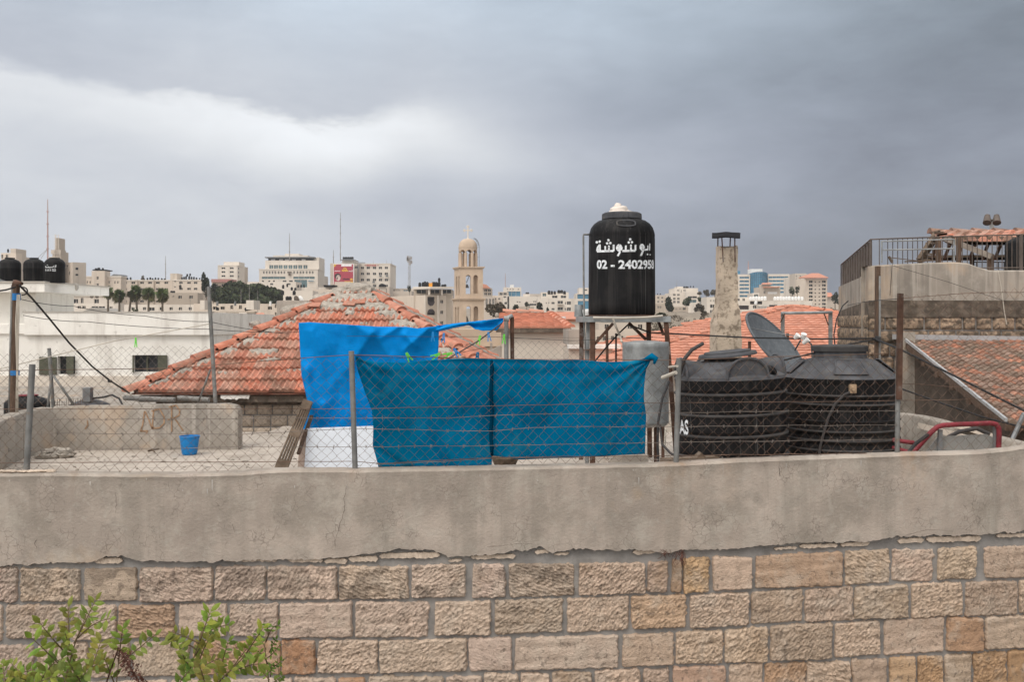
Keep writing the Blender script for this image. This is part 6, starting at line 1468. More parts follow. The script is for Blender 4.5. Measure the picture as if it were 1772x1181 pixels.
bush('dark small leaved ivy shoot climbing at the right of the plants', [[(468, 1270), (465, 1180), (458, 1120), (462, 1085)], [(478, 1260), (484, 1180), (480, 1140)]],
     [((464, 1100), (462, 1080), 3), ((460, 1112), (485, 1086), 3), ((460, 1125), (445, 1100), 3), ((462, 1140), (482, 1120), 3), ((463, 1150), (448, 1130), 3), ((465, 1165), (488, 1145), 4), ((466, 1178), (450, 1160), 4), ((470, 1185), (490, 1170), 4), ((466, 1130), (478, 1108), 3), ((468, 1172), (470, 1150), 4)], 4.2, .026, 9, (.6, .72, .6))
t = thing('dry_flower_head', 'drooping brown dried seed head between the green shrubs', 'plant', V((PX(225, 3.6), 3.6, 0)))
b = MB(); rs = random.Random(14); b.tube([V((PX(190, 3.6), 3.6, 0)), P(185, 1180, 3.6), P(205, 1122, 3.58), P(222, 1150, 3.56), P(242, 1185, 3.55)], .003, 6); b.build('stem', M['dry'], t, smooth=True)
b = MB()
for k in range(420):
    u = rs.random(); c_ = P(lerp(205, 252, u)+rs.gauss(0, 7), lerp(1128, 1195, u)+rs.gauss(0, 6), 3.42+rs.gauss(0, .02)); g = rs.uniform(.6, 1.5); d = rv(rs, 1.)
    b.poly([c_, c_+d*.009, c_+rv(rs, .011)+d*.005])
b.build('seed_cluster', M['dry'], t)
# ------------------------------------------------------------------ the city on the hills
def bld(name, label, x0, x1, yt, Y, m, depth=12, Y1=None, wins=(), side=None, cat='building', cop=None, rev=.25, sub=None, parent=None, ybot=None, wname='window'):
    Y1 = Y1 or Y; A, B = V((PX(x0, Y), Y, 0)), V((PX(x1, Y1), Y1, 0)); ud = (B-A); L = ud.length; ud.normalize(); nd = V((ud.y, -ud.x, 0))
    od = depth; depth = min(depth, 10*Y/max(60, abs((x1 if x1 < 886 else x0)-886)))
    zt = PZ(yt, min(Y, Y1)); z0 = min(TZ(A.x, A.y), TZ(B.x, B.y))-2 if ybot is None else PZ(ybot, min(Y, Y1))
    t = parent or thing(name, label, cat, (A.x, A.y, z0))
    hol, meta = [], []
    for (xc, w_, y0, y1, mm) in wins:
        hh_ = []
        for px in (xc-w_/2, xc+w_/2):
            dx = (px-886)/F; # A+ud*u = s*(dx,1)
            u = (dx*A.y-A.x)/(ud.x-dx*ud.y); hh_.append((u, A.y+ud.y*u))
        ym = (hh_[0][1]+hh_[1][1])/2; q = (max(.05, hh_[0][0]), min(L-.05, hh_[1][0]), PZ(y1, ym), PZ(y0, ym))
        if q[1]-q[0] < .1 or q[3] > zt-.05: continue
        hol.append(q); meta.append(mm)
    bk = -nd*depth; b = MB()
    holes_wall(b, A, ud, nd, L, z0, zt, hol, rev)
    for p, q in ((B, B+bk), (B+bk, A+bk), (A+bk, A)): b.poly([(p.x, p.y, z0), (q.x, q.y, z0), (q.x, q.y, zt), (p.x, p.y, zt)])
    zr = zt-.5; b.poly([(p.x, p.y, zr) for p in (A, B, B+bk, A+bk)])
    b.build('wall' if parent is None else (sub or 'wing'), M[m], t)
    for (u0, u1, za, zb), mm in zip(hol, meta):
        b = MB(); pt = lambda u, z, d: A+ud*u-nd*d+V((0, 0, z))
        b.mi = 0; b.poly([pt(u0, za, rev-.02), pt(u1, za, rev-.02), pt(u1, zb, rev-.02), pt(u0, zb, rev-.02)])
        b.mi = 1; n = max(1, int((u1-u0)/1.6)); fw = .06
        if mm in ('glass', 'glassteal', 'glassblue'):
            for k in range(1, n+(1 if n > 1 else 1)):
                u = lerp(u0, u1, k/(n if n > 1 else 2)) if n > 1 else (u0+u1)/2
                if u < u1-.1: b.poly([pt(u-fw, za, rev-.06), pt(u+fw, za, rev-.06), pt(u+fw, zb, rev-.06), pt(u-fw, zb, rev-.06)])
        b.build(wname, [M[mm], M['frame']], t)
    if side: # windows on the wall going back from B (right side) or A (left side)
        P0 = B if side[0] == 'R' else A
        for (d0, d1, y0, y1, mm) in side[1]:
            b = MB(); ym = P0.y; n2 = ud if side[0] == 'R' else -ud
            q = [P0+bk*(d0/od)+n2*.03, P0+bk*(d1/od)+n2*.03]
            b.poly([(q[0].x, q[0].y, PZ(y1, ym)), (q[1].x, q[1].y, PZ(y1, ym)), (q[1].x, q[1].y, PZ(y0, ym)), (q[0].x, q[0].y, PZ(y0, ym))]); b.build(wname, M[mm], t)
    if cop:
        b = MB(); e = .12
        b.prism([A+nd*e-ud*e+V((0, 0, zt-.25)), B+nd*e+ud*e+V((0, 0, zt-.25)), B+bk+ud*e+V((0, 0, zt-.25)), A+bk-ud*e+V((0, 0, zt-.25))], (0, 0, .32)); b.build('coping', M[cop], t)
    return t
def rows(xs, w_, ys, m='glass'): return [(x, w_, a, c, m) for a, c in ys for x in xs]
tb = MB(); tb.lathe([(.48, 0), (.5, .03), (.5, .72), (.47, .8), (.36, .9), (.2, .95), (.2, 1), (0, 1)], (0, 0, 0), 14)
tproto = None
def rtanks(lst, Y, label, group, m='black', name='rooftop_tank'):
    global tproto
    for (px, yb, wpx, h) in lst:
        if tproto is None:
            tproto = tb.build('rooftop_tank', M['black'], smooth=True, sharp=40); o = tproto
        else:
            o = bpy.data.objects.new(name, tproto.data); sc.collection.objects.link(o)
        if m != 'black':
            key = 'rt_'+m
            if key not in bpy.data.meshes:
                me = tproto.data.copy(); me.name = key; me.materials.clear(); me.materials.append(M[m])
            o.data = bpy.data.meshes[key]
        o.location = P(px, yb, Y); s_ = wpx/F*Y; o.scale = (s_, s_, h/F*Y); tag(o, label, 'water tank', group)
def mastf(name, label, px, y0, y1, Y, wpx, m='mast', top=None, lattice=False, red=False):
    b = MB(); a, c = P(px, y1, Y), P(px, y0, Y); w_ = wpx/F*Y
    t = None
    if lattice:
        n = int((c-a).length/(w_*1.1)); r_ = w_*.06
        for sx_, sy_ in ((-.5, -.4), (.5, -.4), (0, .5)): b.tube([a+V((sx_*w_, sy_*w_, 0)), c+V((sx_*w_*.7, sy_*w_*.7, 0))], r_, 4)
        for i in range(n):
            p, q = a.lerp(c, i/n), a.lerp(c, (i+1)/n); s1 = 1 if i % 2 else -1
            b.tube([p+V((-.5*s1*w_, -.4*w_, 0)), q+V((.5*s1*w_, -.4*w_, 0))], r_*.8, 3, False); b.tube([p+V((.5*s1*w_, -.4*w_, 0)), q+V((0, .5*w_, 0))], r_*.8, 3, False); b.tube([p+V((-.5*w_, -.4*w_, 0)), p+V((.5*w_, -.4*w_, 0))], r_*.7, 3, False)
    else:
        b.tube([a, a.lerp(c, .5), c], [w_/2, w_*.42, w_*.22], 5)
        n = int((c-a).length/(w_*7))
        for i in range(1, n): p = a.lerp(c, i/n); b.box(p, (w_*1.25, w_*1.25, w_*.6))
    o = b.build(name, M[m], loc=a); tag(o, label, 'mast'); return o
def leaves(b, c, rx, ry, rz, n, s, rs, lo=.55, hi=1.35, sub=6, flat=.0):
    """many leaf clumps spread through an uneven crown made of several lobes"""
    lob = [(V((0, 0, 0)), .62)]+[(V((rs.uniform(-.62, .62), rs.uniform(-.6, .6), rs.uniform(-.55, .62))), rs.uniform(.28, .48)) for _ in range(sub)]
    for i in range(n):
        o_, q = rs.choice(lob); d = rv(rs)
        while d.length > 1: d = rv(rs)
        d = d.normalized()*(d.length**.45); k = o_+d*q; p = c+V((k.x*rx, k.y*ry, k.z*rz)); g = rs.uniform(lo, hi)
        b.cur = (g*rs.uniform(.9, 1.1), g, g*rs.uniform(.85, 1.1)); e1 = rv(rs).normalized(); e2 = e1.cross(rv(rs)).normalized(); sz = s*rs.uniform(.6, 1.4)
        b.poly([p+e1*sz, p+e2*sz*.6, p-e1*sz*.9, p-e2*sz*.7])
def tree(name, label, px, yt, yb, wpx, Y, m='pine', n=420, trunk=True, sub=6, group=None, ytr=None, leaf=.085, cat='tree', seed=None):
    rs = random.Random(seed or int(px*7+yt)); rz = (yb-yt)/2/F*Y; rx = wpx/2/F*Y; c = P(px, (yt+yb)/2, Y); zg = TZ(c.x, Y)-.5 if ytr is None else PZ(ytr, Y)
    t = thing(name, label, cat, (c.x, Y, zg), group)
    b = MB(); leaves(b, c, rx, rx, rz, n, max(rx, rz)*leaf*2, rs, sub=sub); b.build('crown', M[m], t)
    b = MB(); b.tube([V((c.x, Y, zg)), c-V((0, 0, rz*.3)), c+V((0, 0, rz*.2))], [rx*.12, rx*.09, rx*.04], 7)
    for k in range(4): b.tube([c-V((0, 0, rz*.6)), c+V((rs.uniform(-.6, .6)*rx, rs.uniform(-.5, .5)*rx, rs.uniform(-.2, .5)*rz))], [rx*.05, rx*.02], 5)
    b.build('trunk', M['bark'], t); return t

# ---- left hill
bld('apartment_block', 'pale block with a stair head seen behind the left black tanks', 2, 28, 438, 185, 's1', 10, wins=rows([3.5, 12], 4, [(441, 448), (462, 469), (480, 487)]))
t = bld('apartment_block', 'grey beige block stepping down between the left and middle black tanks', 28, 53, 441, 190, 's2', 10, Y1=200, wins=rows([41], 4, [(449, 453), (466, 471)])+rows([33], 6, [(443.5, 449), (462, 469)]))
b = MB(); p = P(23, 440, 188); b.bb(PX(18, 188), PX(27.5, 188), 188, 192, p.z-2, PZ(430.5, 188)); b.build('stair_head', M['s2'], t)
rtanks([(14, 437, 3, 6)], 186, 'tiny dark cowl on the roof of the pale block behind the left tanks', 'roof cowls')
mastf('radio_mast', 'tall red and white guyed mast rising above the black tanks at the left', 82.5, 345, 452, 230, 2.6, 'mastred')
b = MB(); Yq = 230; b.tube([P(82.5, 431, Yq), P(66, 446, Yq)], .06, 3); b.tube([P(82.5, 431, Yq), P(70, 449, Yq)], .06, 3); tag(b.build('guy_wire', M['mast'], loc=P(66, 446, Yq)), 'pair of guy wires slanting from the red and white mast', 'wire')
t = thing('minaret', 'slender stepped pale tower with scaffold like ribs above the lettered tank', 'tower', P(99, 500, 210)); Yq = 210
b = MB()
for y0, y1, x0, x1 in ((412, 436, 96, 101.5), (432, 455, 95, 103), (436, 490, 92.5, 107.5)): b.bb(PX(x0, Yq), PX(x1, Yq), Yq-(x1-x0)*.03, Yq+3, PZ(y1, Yq), PZ(y0, Yq))
b.build('shaft', M['s4'], t)
b = MB()
for k in range(16): y = 407+k*2.6; w_ = 2.8+max(0, (y-430)*.25); b.bb(PX(98.8-w_, Yq), PX(98.8+w_, Yq), Yq-.8, Yq-.6, PZ(y+.5, Yq), PZ(y, Yq))
for s in (-1, 1): b.tube([P(98.8+s*2.6, 406, Yq-.7), P(98.8+s*2.9, 430, Yq-.7), P(98.8+s*6, 450, Yq-.7)], .07, 4)
b.build('scaffold', M['s3'], t)
b = MB(); b.bb(PX(90.5, Yq), PX(107.5, Yq), Yq-.6, Yq-.5, PZ(440, Yq), PZ(433, Yq)); b.build('balcony', M['s2'], t)
bld('apartment_block', 'grey stone block just right of the lettered black tank', 100, 126, 454, 215, 's2', 10, Y1=210, wins=rows([115], 5, [(459, 462)])+rows([106, 113, 120], 2.5, [(470, 476)]), side=('R', [(2, 4, 463, 467, 'glass'), (2, 4, 474, 477, 'glass')]))
t = bld('school_block', 'long cream block with paired small windows and a central stair tower', 108, 209, 478.5, 250, 's1', 14, cop='s3', wins=rows([121.5, 126.5, 136.5, 141.5, 151, 156, 184, 189, 199, 204], 2.2, [(486.5, 491)])+rows([121.5, 126.5, 136.5, 141.5, 151, 156, 184, 189, 199, 204], 2.2, [(503, 508)]))
bld('', '', 158.5, 181, 469, 248.5, 's1', 8, parent=t, sub='stair_tower', wins=rows([169], 3.6, [(479, 484), (491, 496), (503, 508)]))
b = MB(); b.bb(PX(160, 249), PX(181, 249), 249, 254, PZ(468.3, 249), PZ(466.5, 249)); b.build('roof_slab', M['darkmetal'], t)
rtanks([(166, 466.5, 4, 2.2), (171, 466.5, 5, 3.2), (178, 466.5, 3.4, 2.6)], 250, 'dark tank lying on the stair tower roof of the long cream block', 'tanks on the stair tower roof')
b = MB(); b.prism([P(191, 478.3, 252), P(211, 478.3, 252), P(209, 475.5, 252), P(197, 474.5, 252)], (0, 4, 0)); tag(b.build('roof_shed', M['greymetal'], loc=P(200, 478.3, 252)), 'low dark shed roof at the right end of the long cream block', 'shed')
X = [216.5, 230.5, 245.5, 259.5, 273, 287.5]
t = bld('apartment_block', 'long beige terrace with a row of dark windows behind the palms', 209, 299, 485, 262, 's1', 14, cop='s3', wins=rows(X, 6.4, [(488, 491.5), (499, 502.5), (510, 513.5), (520, 523.5)]))
b = MB()
for x in (238, 266.5): b.bb(PX(x-.5, 261.8), PX(x+.5, 261.8), 261.6, 262.1, PZ(540, 262), PZ(485, 262))
b.build('pilaster', M['s4'], t)
rtanks([(x, 485, 3, h) for x, h in ((214, 4), (217.5, 4.6), (220.5, 4.2), (226, 5), (255, 4), (260, 5), (264, 3.6), (269, 4.6), (274, 4.2), (280, 3.4), (285, 3))], 266, 'small black tank on the flat roof of the long beige terrace behind the palms', 'tanks on the beige terrace roof')
tree('roof_tree', 'round dusty tree showing above the long beige terrace roof', 247, 476, 492, 11, 280, 'scrub', 160)
mastf('radio_mast', 'thin pale lattice mast above the beige terrace behind the palms', 286.5, 443, 486, 300, 1.6)
t = bld('apartment_block', 'beige block with a taller stair head just left of the cypress', 299, 350, 484.5, 258, 's1', 14, cop='s3', wins=rows([313, 327, 338.5], 6, [(488, 491.5), (498.5, 502)])+rows([303], 2.6, [(486, 488.5), (495.5, 498)]))
bld('', '', 294.5, 306, 473.5, 258.4, 's1', 6, parent=t, sub='stair_head')
rtanks([(315, 484, 2.6, 4), (318.5, 484, 3, 5), (322, 484, 3, 6), (324, 479, 3, 5), (327.5, 484, 3.2, 6), (329, 478, 2.8, 4.6), (331.5, 484, 3, 5), (335.5, 484, 3, 5), (340, 484, 3, 3.6), (345.5, 484, 2.4, 3)], 262, 'small black tank in the cluster on the beige block left of the cypress', 'tank cluster left of the cypress')
rtanks([(312, 500, 4, 7)], 256, 'single black tank on the balcony of the beige block left of the cypress', 'balcony tank')
rtanks([(297, 507, 4.5, 3.5), (301, 507, 4.5, 3.5)], 240, 'dark tank on the edge of the tan house below the beige block', 'tanks on the tan house')
bld('terraced_house', 'tan house with three windows below the cypress block', 288, 342, 507, 235, 's4', 10, wins=rows([311.5, 330.5], 6, [(512, 517)])+rows([300], 2.4, [(512, 514.5)]))
bld('terraced_house', 'low pale row of houses with small windows along the top of the white house parapet', 185, 352, 527.5, 190, 's3', 10, wins=rows([212, 230, 250, 279, 296, 312, 329], 5.5, [(532, 537)])+rows([262], 11, [(532.5, 538)]))
bld('terraced_house', 'pale house with dishes on its balcony beside the white canopy', 125, 205, 525.5, 170, 's3', 10, wins=rows([137, 145], 6, [(530, 534)])+rows([164, 176], 11, [(530.5, 534)])+rows([192], 5, [(531, 535)]))
t = bld('terraced_house', 'pale gabled house with two dark dishes behind the white canopy edge', 126, 200, 513, 195, 's3', 10, wins=rows([131, 167], 8, [(518, 525)])+rows([142], 4.5, [(516, 525)]))
b = MB(); b.prism([P(126, 513, 194.8), P(183, 513, 194.8), P(168, 507, 194.8)], (0, 8, 0)); b.build('gable', M['s3'], t)
for x in (159, 168):
    b = MB(); c = P(x, 514, 193.5); b.grid(lambda u, v: c+V((math.cos(6.283*u)*.38*v, -.25+.18*v*v, math.sin(6.283*u)*.38*v*.75)), 16, 3, True); tag(b.build('wall_dish', M['darkcon'], loc=c), 'small dark dish on the gabled house wall near the palms', 'satellite dish', 'two dishes on the gabled house')
b = MB(); b.prism([P(142, 540, 150), P(192, 540, 150), P(184, 534, 150), P(158, 532.5, 150)], (0, 5, 0)); tag(b.build('low_roof', M['roofgrey'], loc=P(165, 540, 150)), 'low grey pitched roof peeking over the white parapet', 'roof')
# palms
def palm(px, yt, yb, Y, label, seed, two=False, wpx=25):
    rs = random.Random(seed); r_ = wpx/2/F*Y; c = P(px, yt+11, Y); t = thing('palm_tree', label, 'palm tree', (c.x, Y, PZ(yb, Y)), 'fan palms behind the white parapet')
    b = MB()
    for k in range(52):
        e = rs.uniform(-1.25, 1.35); a = rs.uniform(0, 6.283); d = V((math.cos(a)*math.cos(e), math.sin(a)*math.cos(e), math.sin(e))); g = rs.uniform(.8, 1.9) if e > -.35 else rs.uniform(.55, .95)
        b.cur = (g, g, g) if e > -.35 else (g*1.5, g*1.05, g*1.1); L = r_*rs.uniform(.6, 1.3)*(1.15 if e < -.4 else 1)
        q0 = c+d*L*.08; s_ = d.cross(rv(rs)).normalized(); tip = c+d*L-V((0, 0, .15*L))
        for j in range(7):
            f = (j-3)/3; e1 = (tip+s_*f*L*.42-d*abs(f)*L*.2); b.poly([q0, q0.lerp(e1, .6)+s_*.10, e1, q0.lerp(e1, .6)-s_*.10])
    b.build('crown', M['palm'], t)
    b = MB()
    for dx in ((0,) if not two else (-.55, .35)): b.tube([V((c.x+dx*1.3, Y, PZ(yb, Y))), c+V((dx*.6, 0, 0))], [.17, .12], 8)
    b.build('trunk', M['bark'], t)
palm(187, 493, 545, 140, 'leftmost fan palm, tallest and slim trunked', 1, wpx=21)
palm(206.5, 500, 545, 138, 'second fan palm from the left, its crown a little lower', 2)
palm(232, 493, 545, 140, 'middle fan palm with a double trunk and a bush at its foot', 3, True, 27)
palm(257, 497, 545, 140, 'fourth fan palm from the left, before the long beige terrace', 4, wpx=26)
palm(281, 498, 545, 139, 'rightmost fan palm with the fullest crown', 5, wpx=25)
tree('shrub', 'dark bush at the foot of the double trunked palm', 233, 531, 545, 15, 138, 'pine', 110, cat='shrub')
tree('cypress', 'tall dark narrow cypress beside the long thin post', 357, 469, 526, 17, 175, 'cypress', 620, sub=3, leaf=.035)
tree('cypress', 'broken lower top of a cypress just right of the tall one', 369, 487, 526, 14, 178, 'cypress', 300, sub=3)
for i, (x, y0, y1, w_, n) in enumerate(((384, 495, 532, 50, 800), (413, 488, 531, 56, 900), (438, 490, 531, 50, 800), (464, 491, 531, 56, 860), (482, 496, 527, 34, 520), (398, 505, 536, 44, 500), (450, 505, 536, 50, 520))):
    tree('pine_tree', ['broad pine nearest the cypress in the dark clump', 'highest rounded pine of the dark clump', 'pine under the antenna in the dark clump', 'wide pine near the right side of the dark clump', 'small pine ending the dark clump at the right', 'low pine at the front left of the dark clump', 'low pine at the front middle of the dark clump'][i], x, y0, y1, w_, 200+i*4-(20 if i > 4 else 0), 'pine', int(n*1.5), group='pines in the dark clump')
t = bld('apartment_block', 'low reddish pink roofed block behind the cypress', 366, 399, 484, 270, 's1', 10, wins=rows([374, 386, 394], 5, [(492, 496)]))
b = MB(); b.bb(PX(365.5, 269), PX(399, 269), 269, 275, PZ(488.5, 269), PZ(483.2, 269)); b.build('red_fascia', mat('dusty_red', (.40, .2, .18), .9), t)
t = bld('apartment_block', 'beige six storey block with a stair head and balconies on its shaded side', 377.5, 411, 459.5, 320, 's3', 10, cop='s3', wins=rows([386.5, 401], 6.4, [(463, 465.8), (469.5, 472.5), (476.5, 479.5)])+rows([402], 3.4, [(484, 487)]), side=('R', [(1, 2.5, 463, 466, 'glass'), (1, 2.5, 470, 473, 'glass'), (1, 2.5, 477, 480, 'glass')]))
bld('', '', 387, 413.5, 453.5, 324, 's3', 8, parent=t, sub='stair_head')
bld('', '', 411, 429, 461, 331, 's2', 9, Y1=338, parent=t, sub='rear_wing', wins=rows([420], 6, [(464.5, 468), (471.5, 475), (479, 483), (486, 490)]))
t = bld('office_block', 'large stepped cream office block with a glazed roof terrace and teal windows', 448.5, 550, 466, 330, 's3', 24, cop='s3', wins=rows([456.5, 461.5, 466.5, 471.5, 476.5, 482, 487, 492, 509, 514.5, 520, 525, 530.5, 536, 541], 2.6, [(469.5, 474)])+[(473.5, 41, 479, 483, 'glassteal'), (526, 37, 479, 483, 'glassteal'), (520.5, 22, 484.5, 497.5, 'glassteal')])
bld('', '', 459, 552, 451, 333, 's3', 20, parent=t, sub='upper_storeys', wins=rows([469.5, 477.5, 485.5, 494, 502.5, 511, 519.5, 528.5], 7, [(459, 465.2)], 'glassteal'), side=None)
bld('', '', 540, 552, 445.5, 336, 's3', 16, parent=t, sub='right_tower', wins=rows([545.5, 548.5], 1.2, [(452, 454.5), (462, 464.5)]))
b = MB(); Yq = 334; b.bb(PX(460, Yq), PX(545, Yq), Yq-1.5, Yq+12, PZ(446.8, Yq), PZ(445.2, Yq)); b.build('terrace_roof', M['greymetal'], t)
b = MB(); b.bb(PX(463, Yq), PX(541, Yq), Yq+1, Yq+9, PZ(452, Yq), PZ(446.8, Yq)); b.build('terrace_glazing', M['glass'], t)
b = MB()
for x in (472, 486, 496, 508, 525): b.bb(PX(x-3.4, Yq), PX(x+3.4, Yq), Yq+.2, Yq+.5, PZ(452, Yq), PZ(448.6, Yq))
b.build('awning', M['plastwhite'], t)
b = MB(); b.bb(PX(470, Yq), PX(530.5, Yq), Yq+2, Yq+10, PZ(445, Yq), PZ(441.5, Yq)); b.bb(PX(490, Yq), PX(515, Yq), Yq+2.5, Yq+9, PZ(441.5, Yq), PZ(438.5, Yq)); b.build('penthouse', M['s3'], t)
b = MB(); b.box(P(501, 471.5, 329.6), (1.4, .2, .5)); b.box(P(501, 475.5, 329.6), (.7, .2, .7)); b.build('emblem', M['darkcon'], t)
b = MB(); b.bb(PX(533, 329.6), PX(543, 329.6), 329.5, 329.8, PZ(486.8, 329.6), PZ(485.8, 329.6)); b.build('blue_sign', M['glassblue'], t)
mastf('radio_mast', 'thin mast standing on the stepped cream office block', 501, 404, 452, 329, 1.8)
t = bld('apartment_block', 'pale low block at the foot of the cream office block', 428, 512, 488, 300, 's3', 10, wins=rows([450, 470, 500], 5, [(490.5, 493.5)]))
rtanks([(x, 488, 3.2, 2.4) for x in (455, 466, 474, 491, 494, 502, 505)], 304, 'tiny dark tank on the low pale block before the cream office block', 'tanks at the office foot')
bld('terraced_house', 'pale cube house beside the grey concrete block, with tanks around it', 490, 541, 503.5, 190, 's3', 9, wins=())
bld('terraced_house', 'cream house with a white side just left of the cement topped roof', 541, 575, 501, 200, 's1', 9, wins=rows([561], 7, [(508, 513)]))
rtanks([(489, 511, 5.5, 8), (509, 511, 5.5, 8)], 186, 'black tank standing below the dark pines beside the pale cube house', 'tanks by the pale cube house')
rtanks([(497.5, 520, 7, 7), (502, 520, 6, 7), (512, 520, 6, 8)], 150, 'dark tank near the dishes on the grey concrete block', 'tanks on the grey concrete block')
rtanks([(490, 500, 4, 7), (497, 497, 3, 6), (505, 503, 4, 6), (511, 503, 4, 5), (516, 498, 3, 5), (521, 498, 3, 5), (526, 498, 3, 6)], 240, 'small dark tank on the roofs below the cream office block', 'tanks below the office block')
for x, m_ in ((514, 'darkcon'), (521, 'plastwhite')):
    b = MB(); c = P(x, 517, 130); b.grid(lambda u, v: c+V((math.cos(6.283*u)*.33*v, -.1+.1*v*v, math.sin(6.283*u)*.33*v-.2*math.cos(6.283*u)*v)), 16, 3, True); tag(b.build('roof_dish', M[m_], loc=c), ('dark' if x == 514 else 'white')+' dish tilted on the grey concrete block roof', 'satellite dish')
bld('concrete_block_house', 'plain grey concrete block wall left of the tiled roof', 479, 531, 520.5, 110, 'ashlar', 8, wins=())
bld('terraced_house', 'row of pale houses with small windows above the battlements', 335, 480, 526, 130, 's1', 7, wins=rows([357, 372, 385, 443, 467], 7, [(531, 536)])+rows([401, 416], 5, [(528.5, 535)])+rows([477], 3, [(527, 533), (541, 551)]))
rtanks([(376.5, 537.5, 5, 5.5)], 126, 'black tank standing by the pale houses above the battlements', 'tank by the pale houses'); 
b = MB(); b.tube([P(424, 536, 125), P(437, 533.5, 125)], .22, 12); tag(b.build('lying_tank', M['black'], smooth=True, sharp=50, loc=P(430, 538, 125)), 'black tank lying on its side above the battlements', 'water tank')
for x0, x1, lb in ((426, 439, 'pale stair head on the houses between the two battlement caps'), (346, 354, 'pale stair head on the houses at the foot of the cypress')):
    b = MB(); b.bb(PX(x0, 120), PX(x1, 120), 120, 123, PZ(536, 120), PZ(520, 120)); tag(b.build('stair_head', M['s3'], loc=P(x0, 536, 120)), lb, 'stair head')
for x in (376, 407, 468, 480):
    b = MB(); c = P(x, 525.5, 128); b.lathe([(.14, -.3), (.15, .25), (0, .28)], c, 12); tag(b.build('roof_barrel', M['greymetal' if x != 468 else 'plastwhite'], loc=c), 'small grey barrel on the pale house roofs before the dark pines', 'barrel', 'barrels before the pines')
t = bld('terraced_house', 'small white lean house with a short orange roof right of the battlements', 439, 461, 546, 70, 's3', 6, wins=rows([443], 5, [(556, 566)]))
b = MB(); b.prism([P(438, 546, 69.5), P(459, 545.5, 69.5), P(456, 541.5, 71.5), P(440, 542, 71.5)], (0, .1, -.1)); b.build('roof', M['tilefar'], t)
bld('terraced_house', 'narrow grey house with dark doorway left of the tiled roof', 460, 478, 546, 80, 's2', 6, wins=rows([463.5], 4, [(549, 562)])+rows([471], 3, [(556, 560)]))
for x, y0, y1, Yq in ((431.5, 493, 527, 140), (446, 503, 545, 100), (417, 500, 525, 140), (329, 514, 545, 110)): mastf('aerial_pole', f'thin aerial pole {("in front of the dark pines, taller one","rising from the battlement houses","in front of the dark pines, shorter one","rising before the tan house near the palms")[(431.5,446,417,329).index(x)]}', x, y0, y1, Yq, .9)
# billboard block and hotel
t = bld('billboard_block', 'beige block carrying a large red billboard', 571.5, 622, 456, 315, 's2', 14, wins=rows([616], 5, [(461, 465)]))
b = MB(); Yq = 314; b.bb(PX(590, Yq), PX(612, Yq), Yq+2, Yq+9, PZ(456, Yq), PZ(449.6, Yq)); b.build('penthouse', M['s3'], t)
b = MB(); b.bb(PX(588.5, Yq), PX(612.5, Yq), Yq+1, Yq+10, PZ(450, Yq), PZ(449, Yq)); b.build('roof_slab', M['greymetal'], t)
rtanks([(x, 449, 4, 4.4) for x in (595, 599, 603, 607, 610)], 320, 'black tank in the row on top of the billboard block', 'tanks over the billboard')
b = MB()
for x in (619, 621): b.tube([P(x, 490, 314.4), P(x, 457, 314.4)], .12, 4)
b.tube([P(611, 454.5, 313), P(632, 455, 313)], .12, 4); b.build('pipes', M['greymetal'], t)
bb_ = thing('billboard', 'large red advertising billboard with yellow and white Arabic words and a face', 'billboard', P(594, 490, 313)); Yq = 313.0
b = MB(); b.bb(PX(576.5, Yq), PX(612.5, Yq), Yq+.1, Yq+.5, PZ(492, Yq), PZ(456.8, Yq)); b.build('board', M['plastwhite'], bb_)
b = MB(); b.bb(PX(577.5, Yq), PX(611, Yq), Yq, Yq+.1, PZ(492, Yq), PZ(457.8, Yq)); b.build('red_sheet', M['posterred'], bb_)
pm = lambda d: (lambda x, y: P(x, y, Yq-d))
b = MB(); m_ = pm(.03)
b.poly([m_(590.5, 457.8), m_(608.5, 457.8), m_(608.5, 461.2), m_(590.5, 461.2)][::-1])
for pts in ([(579, 469.6), (580.5, 468.8), (582, 469.8), (584, 469), (586, 469.5), (589, 468.8)], [(603.5, 470), (605, 469), (606, 470), (608, 469.5)], [(609.3, 467), (609.5, 470), (608, 470.5)]): ribbon(b, dense(pts, 3), .95, m_)
b.build('white_words', M['posterwht'], bb_)
b = MB(); m_ = pm(.05)
for pts in ([(591.5, 469.5), (593, 467), (594, 470), (596, 467.5), (597.5, 470), (599, 467), (601, 470), (602, 468)], [(594, 465.5), (597, 464.5), (600, 465.5)]): ribbon(b, dense(pts, 3), 1.5, m_)
b.poly([m_(577.8, 458), m_(582.5, 458), m_(577.8, 463)]); b.poly([m_(596, 487), m_(610.8, 487), m_(610.8, 491.5), m_(596, 491.5)][::-1]); b.poly([m_(606, 482.3), m_(610, 482.3), m_(610, 485.2), m_(606, 485.2)][::-1])
b.build('yellow_words', M['posteryel'], bb_)
b = MB(); m_ = pm(.04); el_ = lambda cx_, cy_, rx, ry, a0=0, a1=6.283, k=20: [m_(cx_+rx*math.cos(lerp(a0, a1, i/k)), cy_+ry*math.sin(lerp(a0, a1, i/k))) for i in range(k)]
b.poly(el_(584.5, 478.5, 5.6, 5.0)[::-1]); m_ = pm(.045); 
for pts in ([(593, 483.5), (596, 482.6), (599, 483.8), (602, 482.8), (605, 483.8)],): ribbon(b, dense(pts, 3), 1.6, m_)
b.build('dark_shapes', M['posterdk'], bb_)
b = MB(); m_ = pm(.06); b.poly(el_(585.3, 481.3, 3.8, 5.2)[::-1]); b.build('face', M['skin'], bb_)
b = MB(); m_ = pm(.08); b.poly(el_(586.8, 478.6, .9, .6)[::-1]); b.poly(el_(583.2, 478.8, .8, .6)[::-1]); b.poly([m_(582.5, 480), m_(584, 480), m_(584.5, 484), m_(582.5, 484)][::-1]); b.build('face_marks', M['posterdk'], bb_)
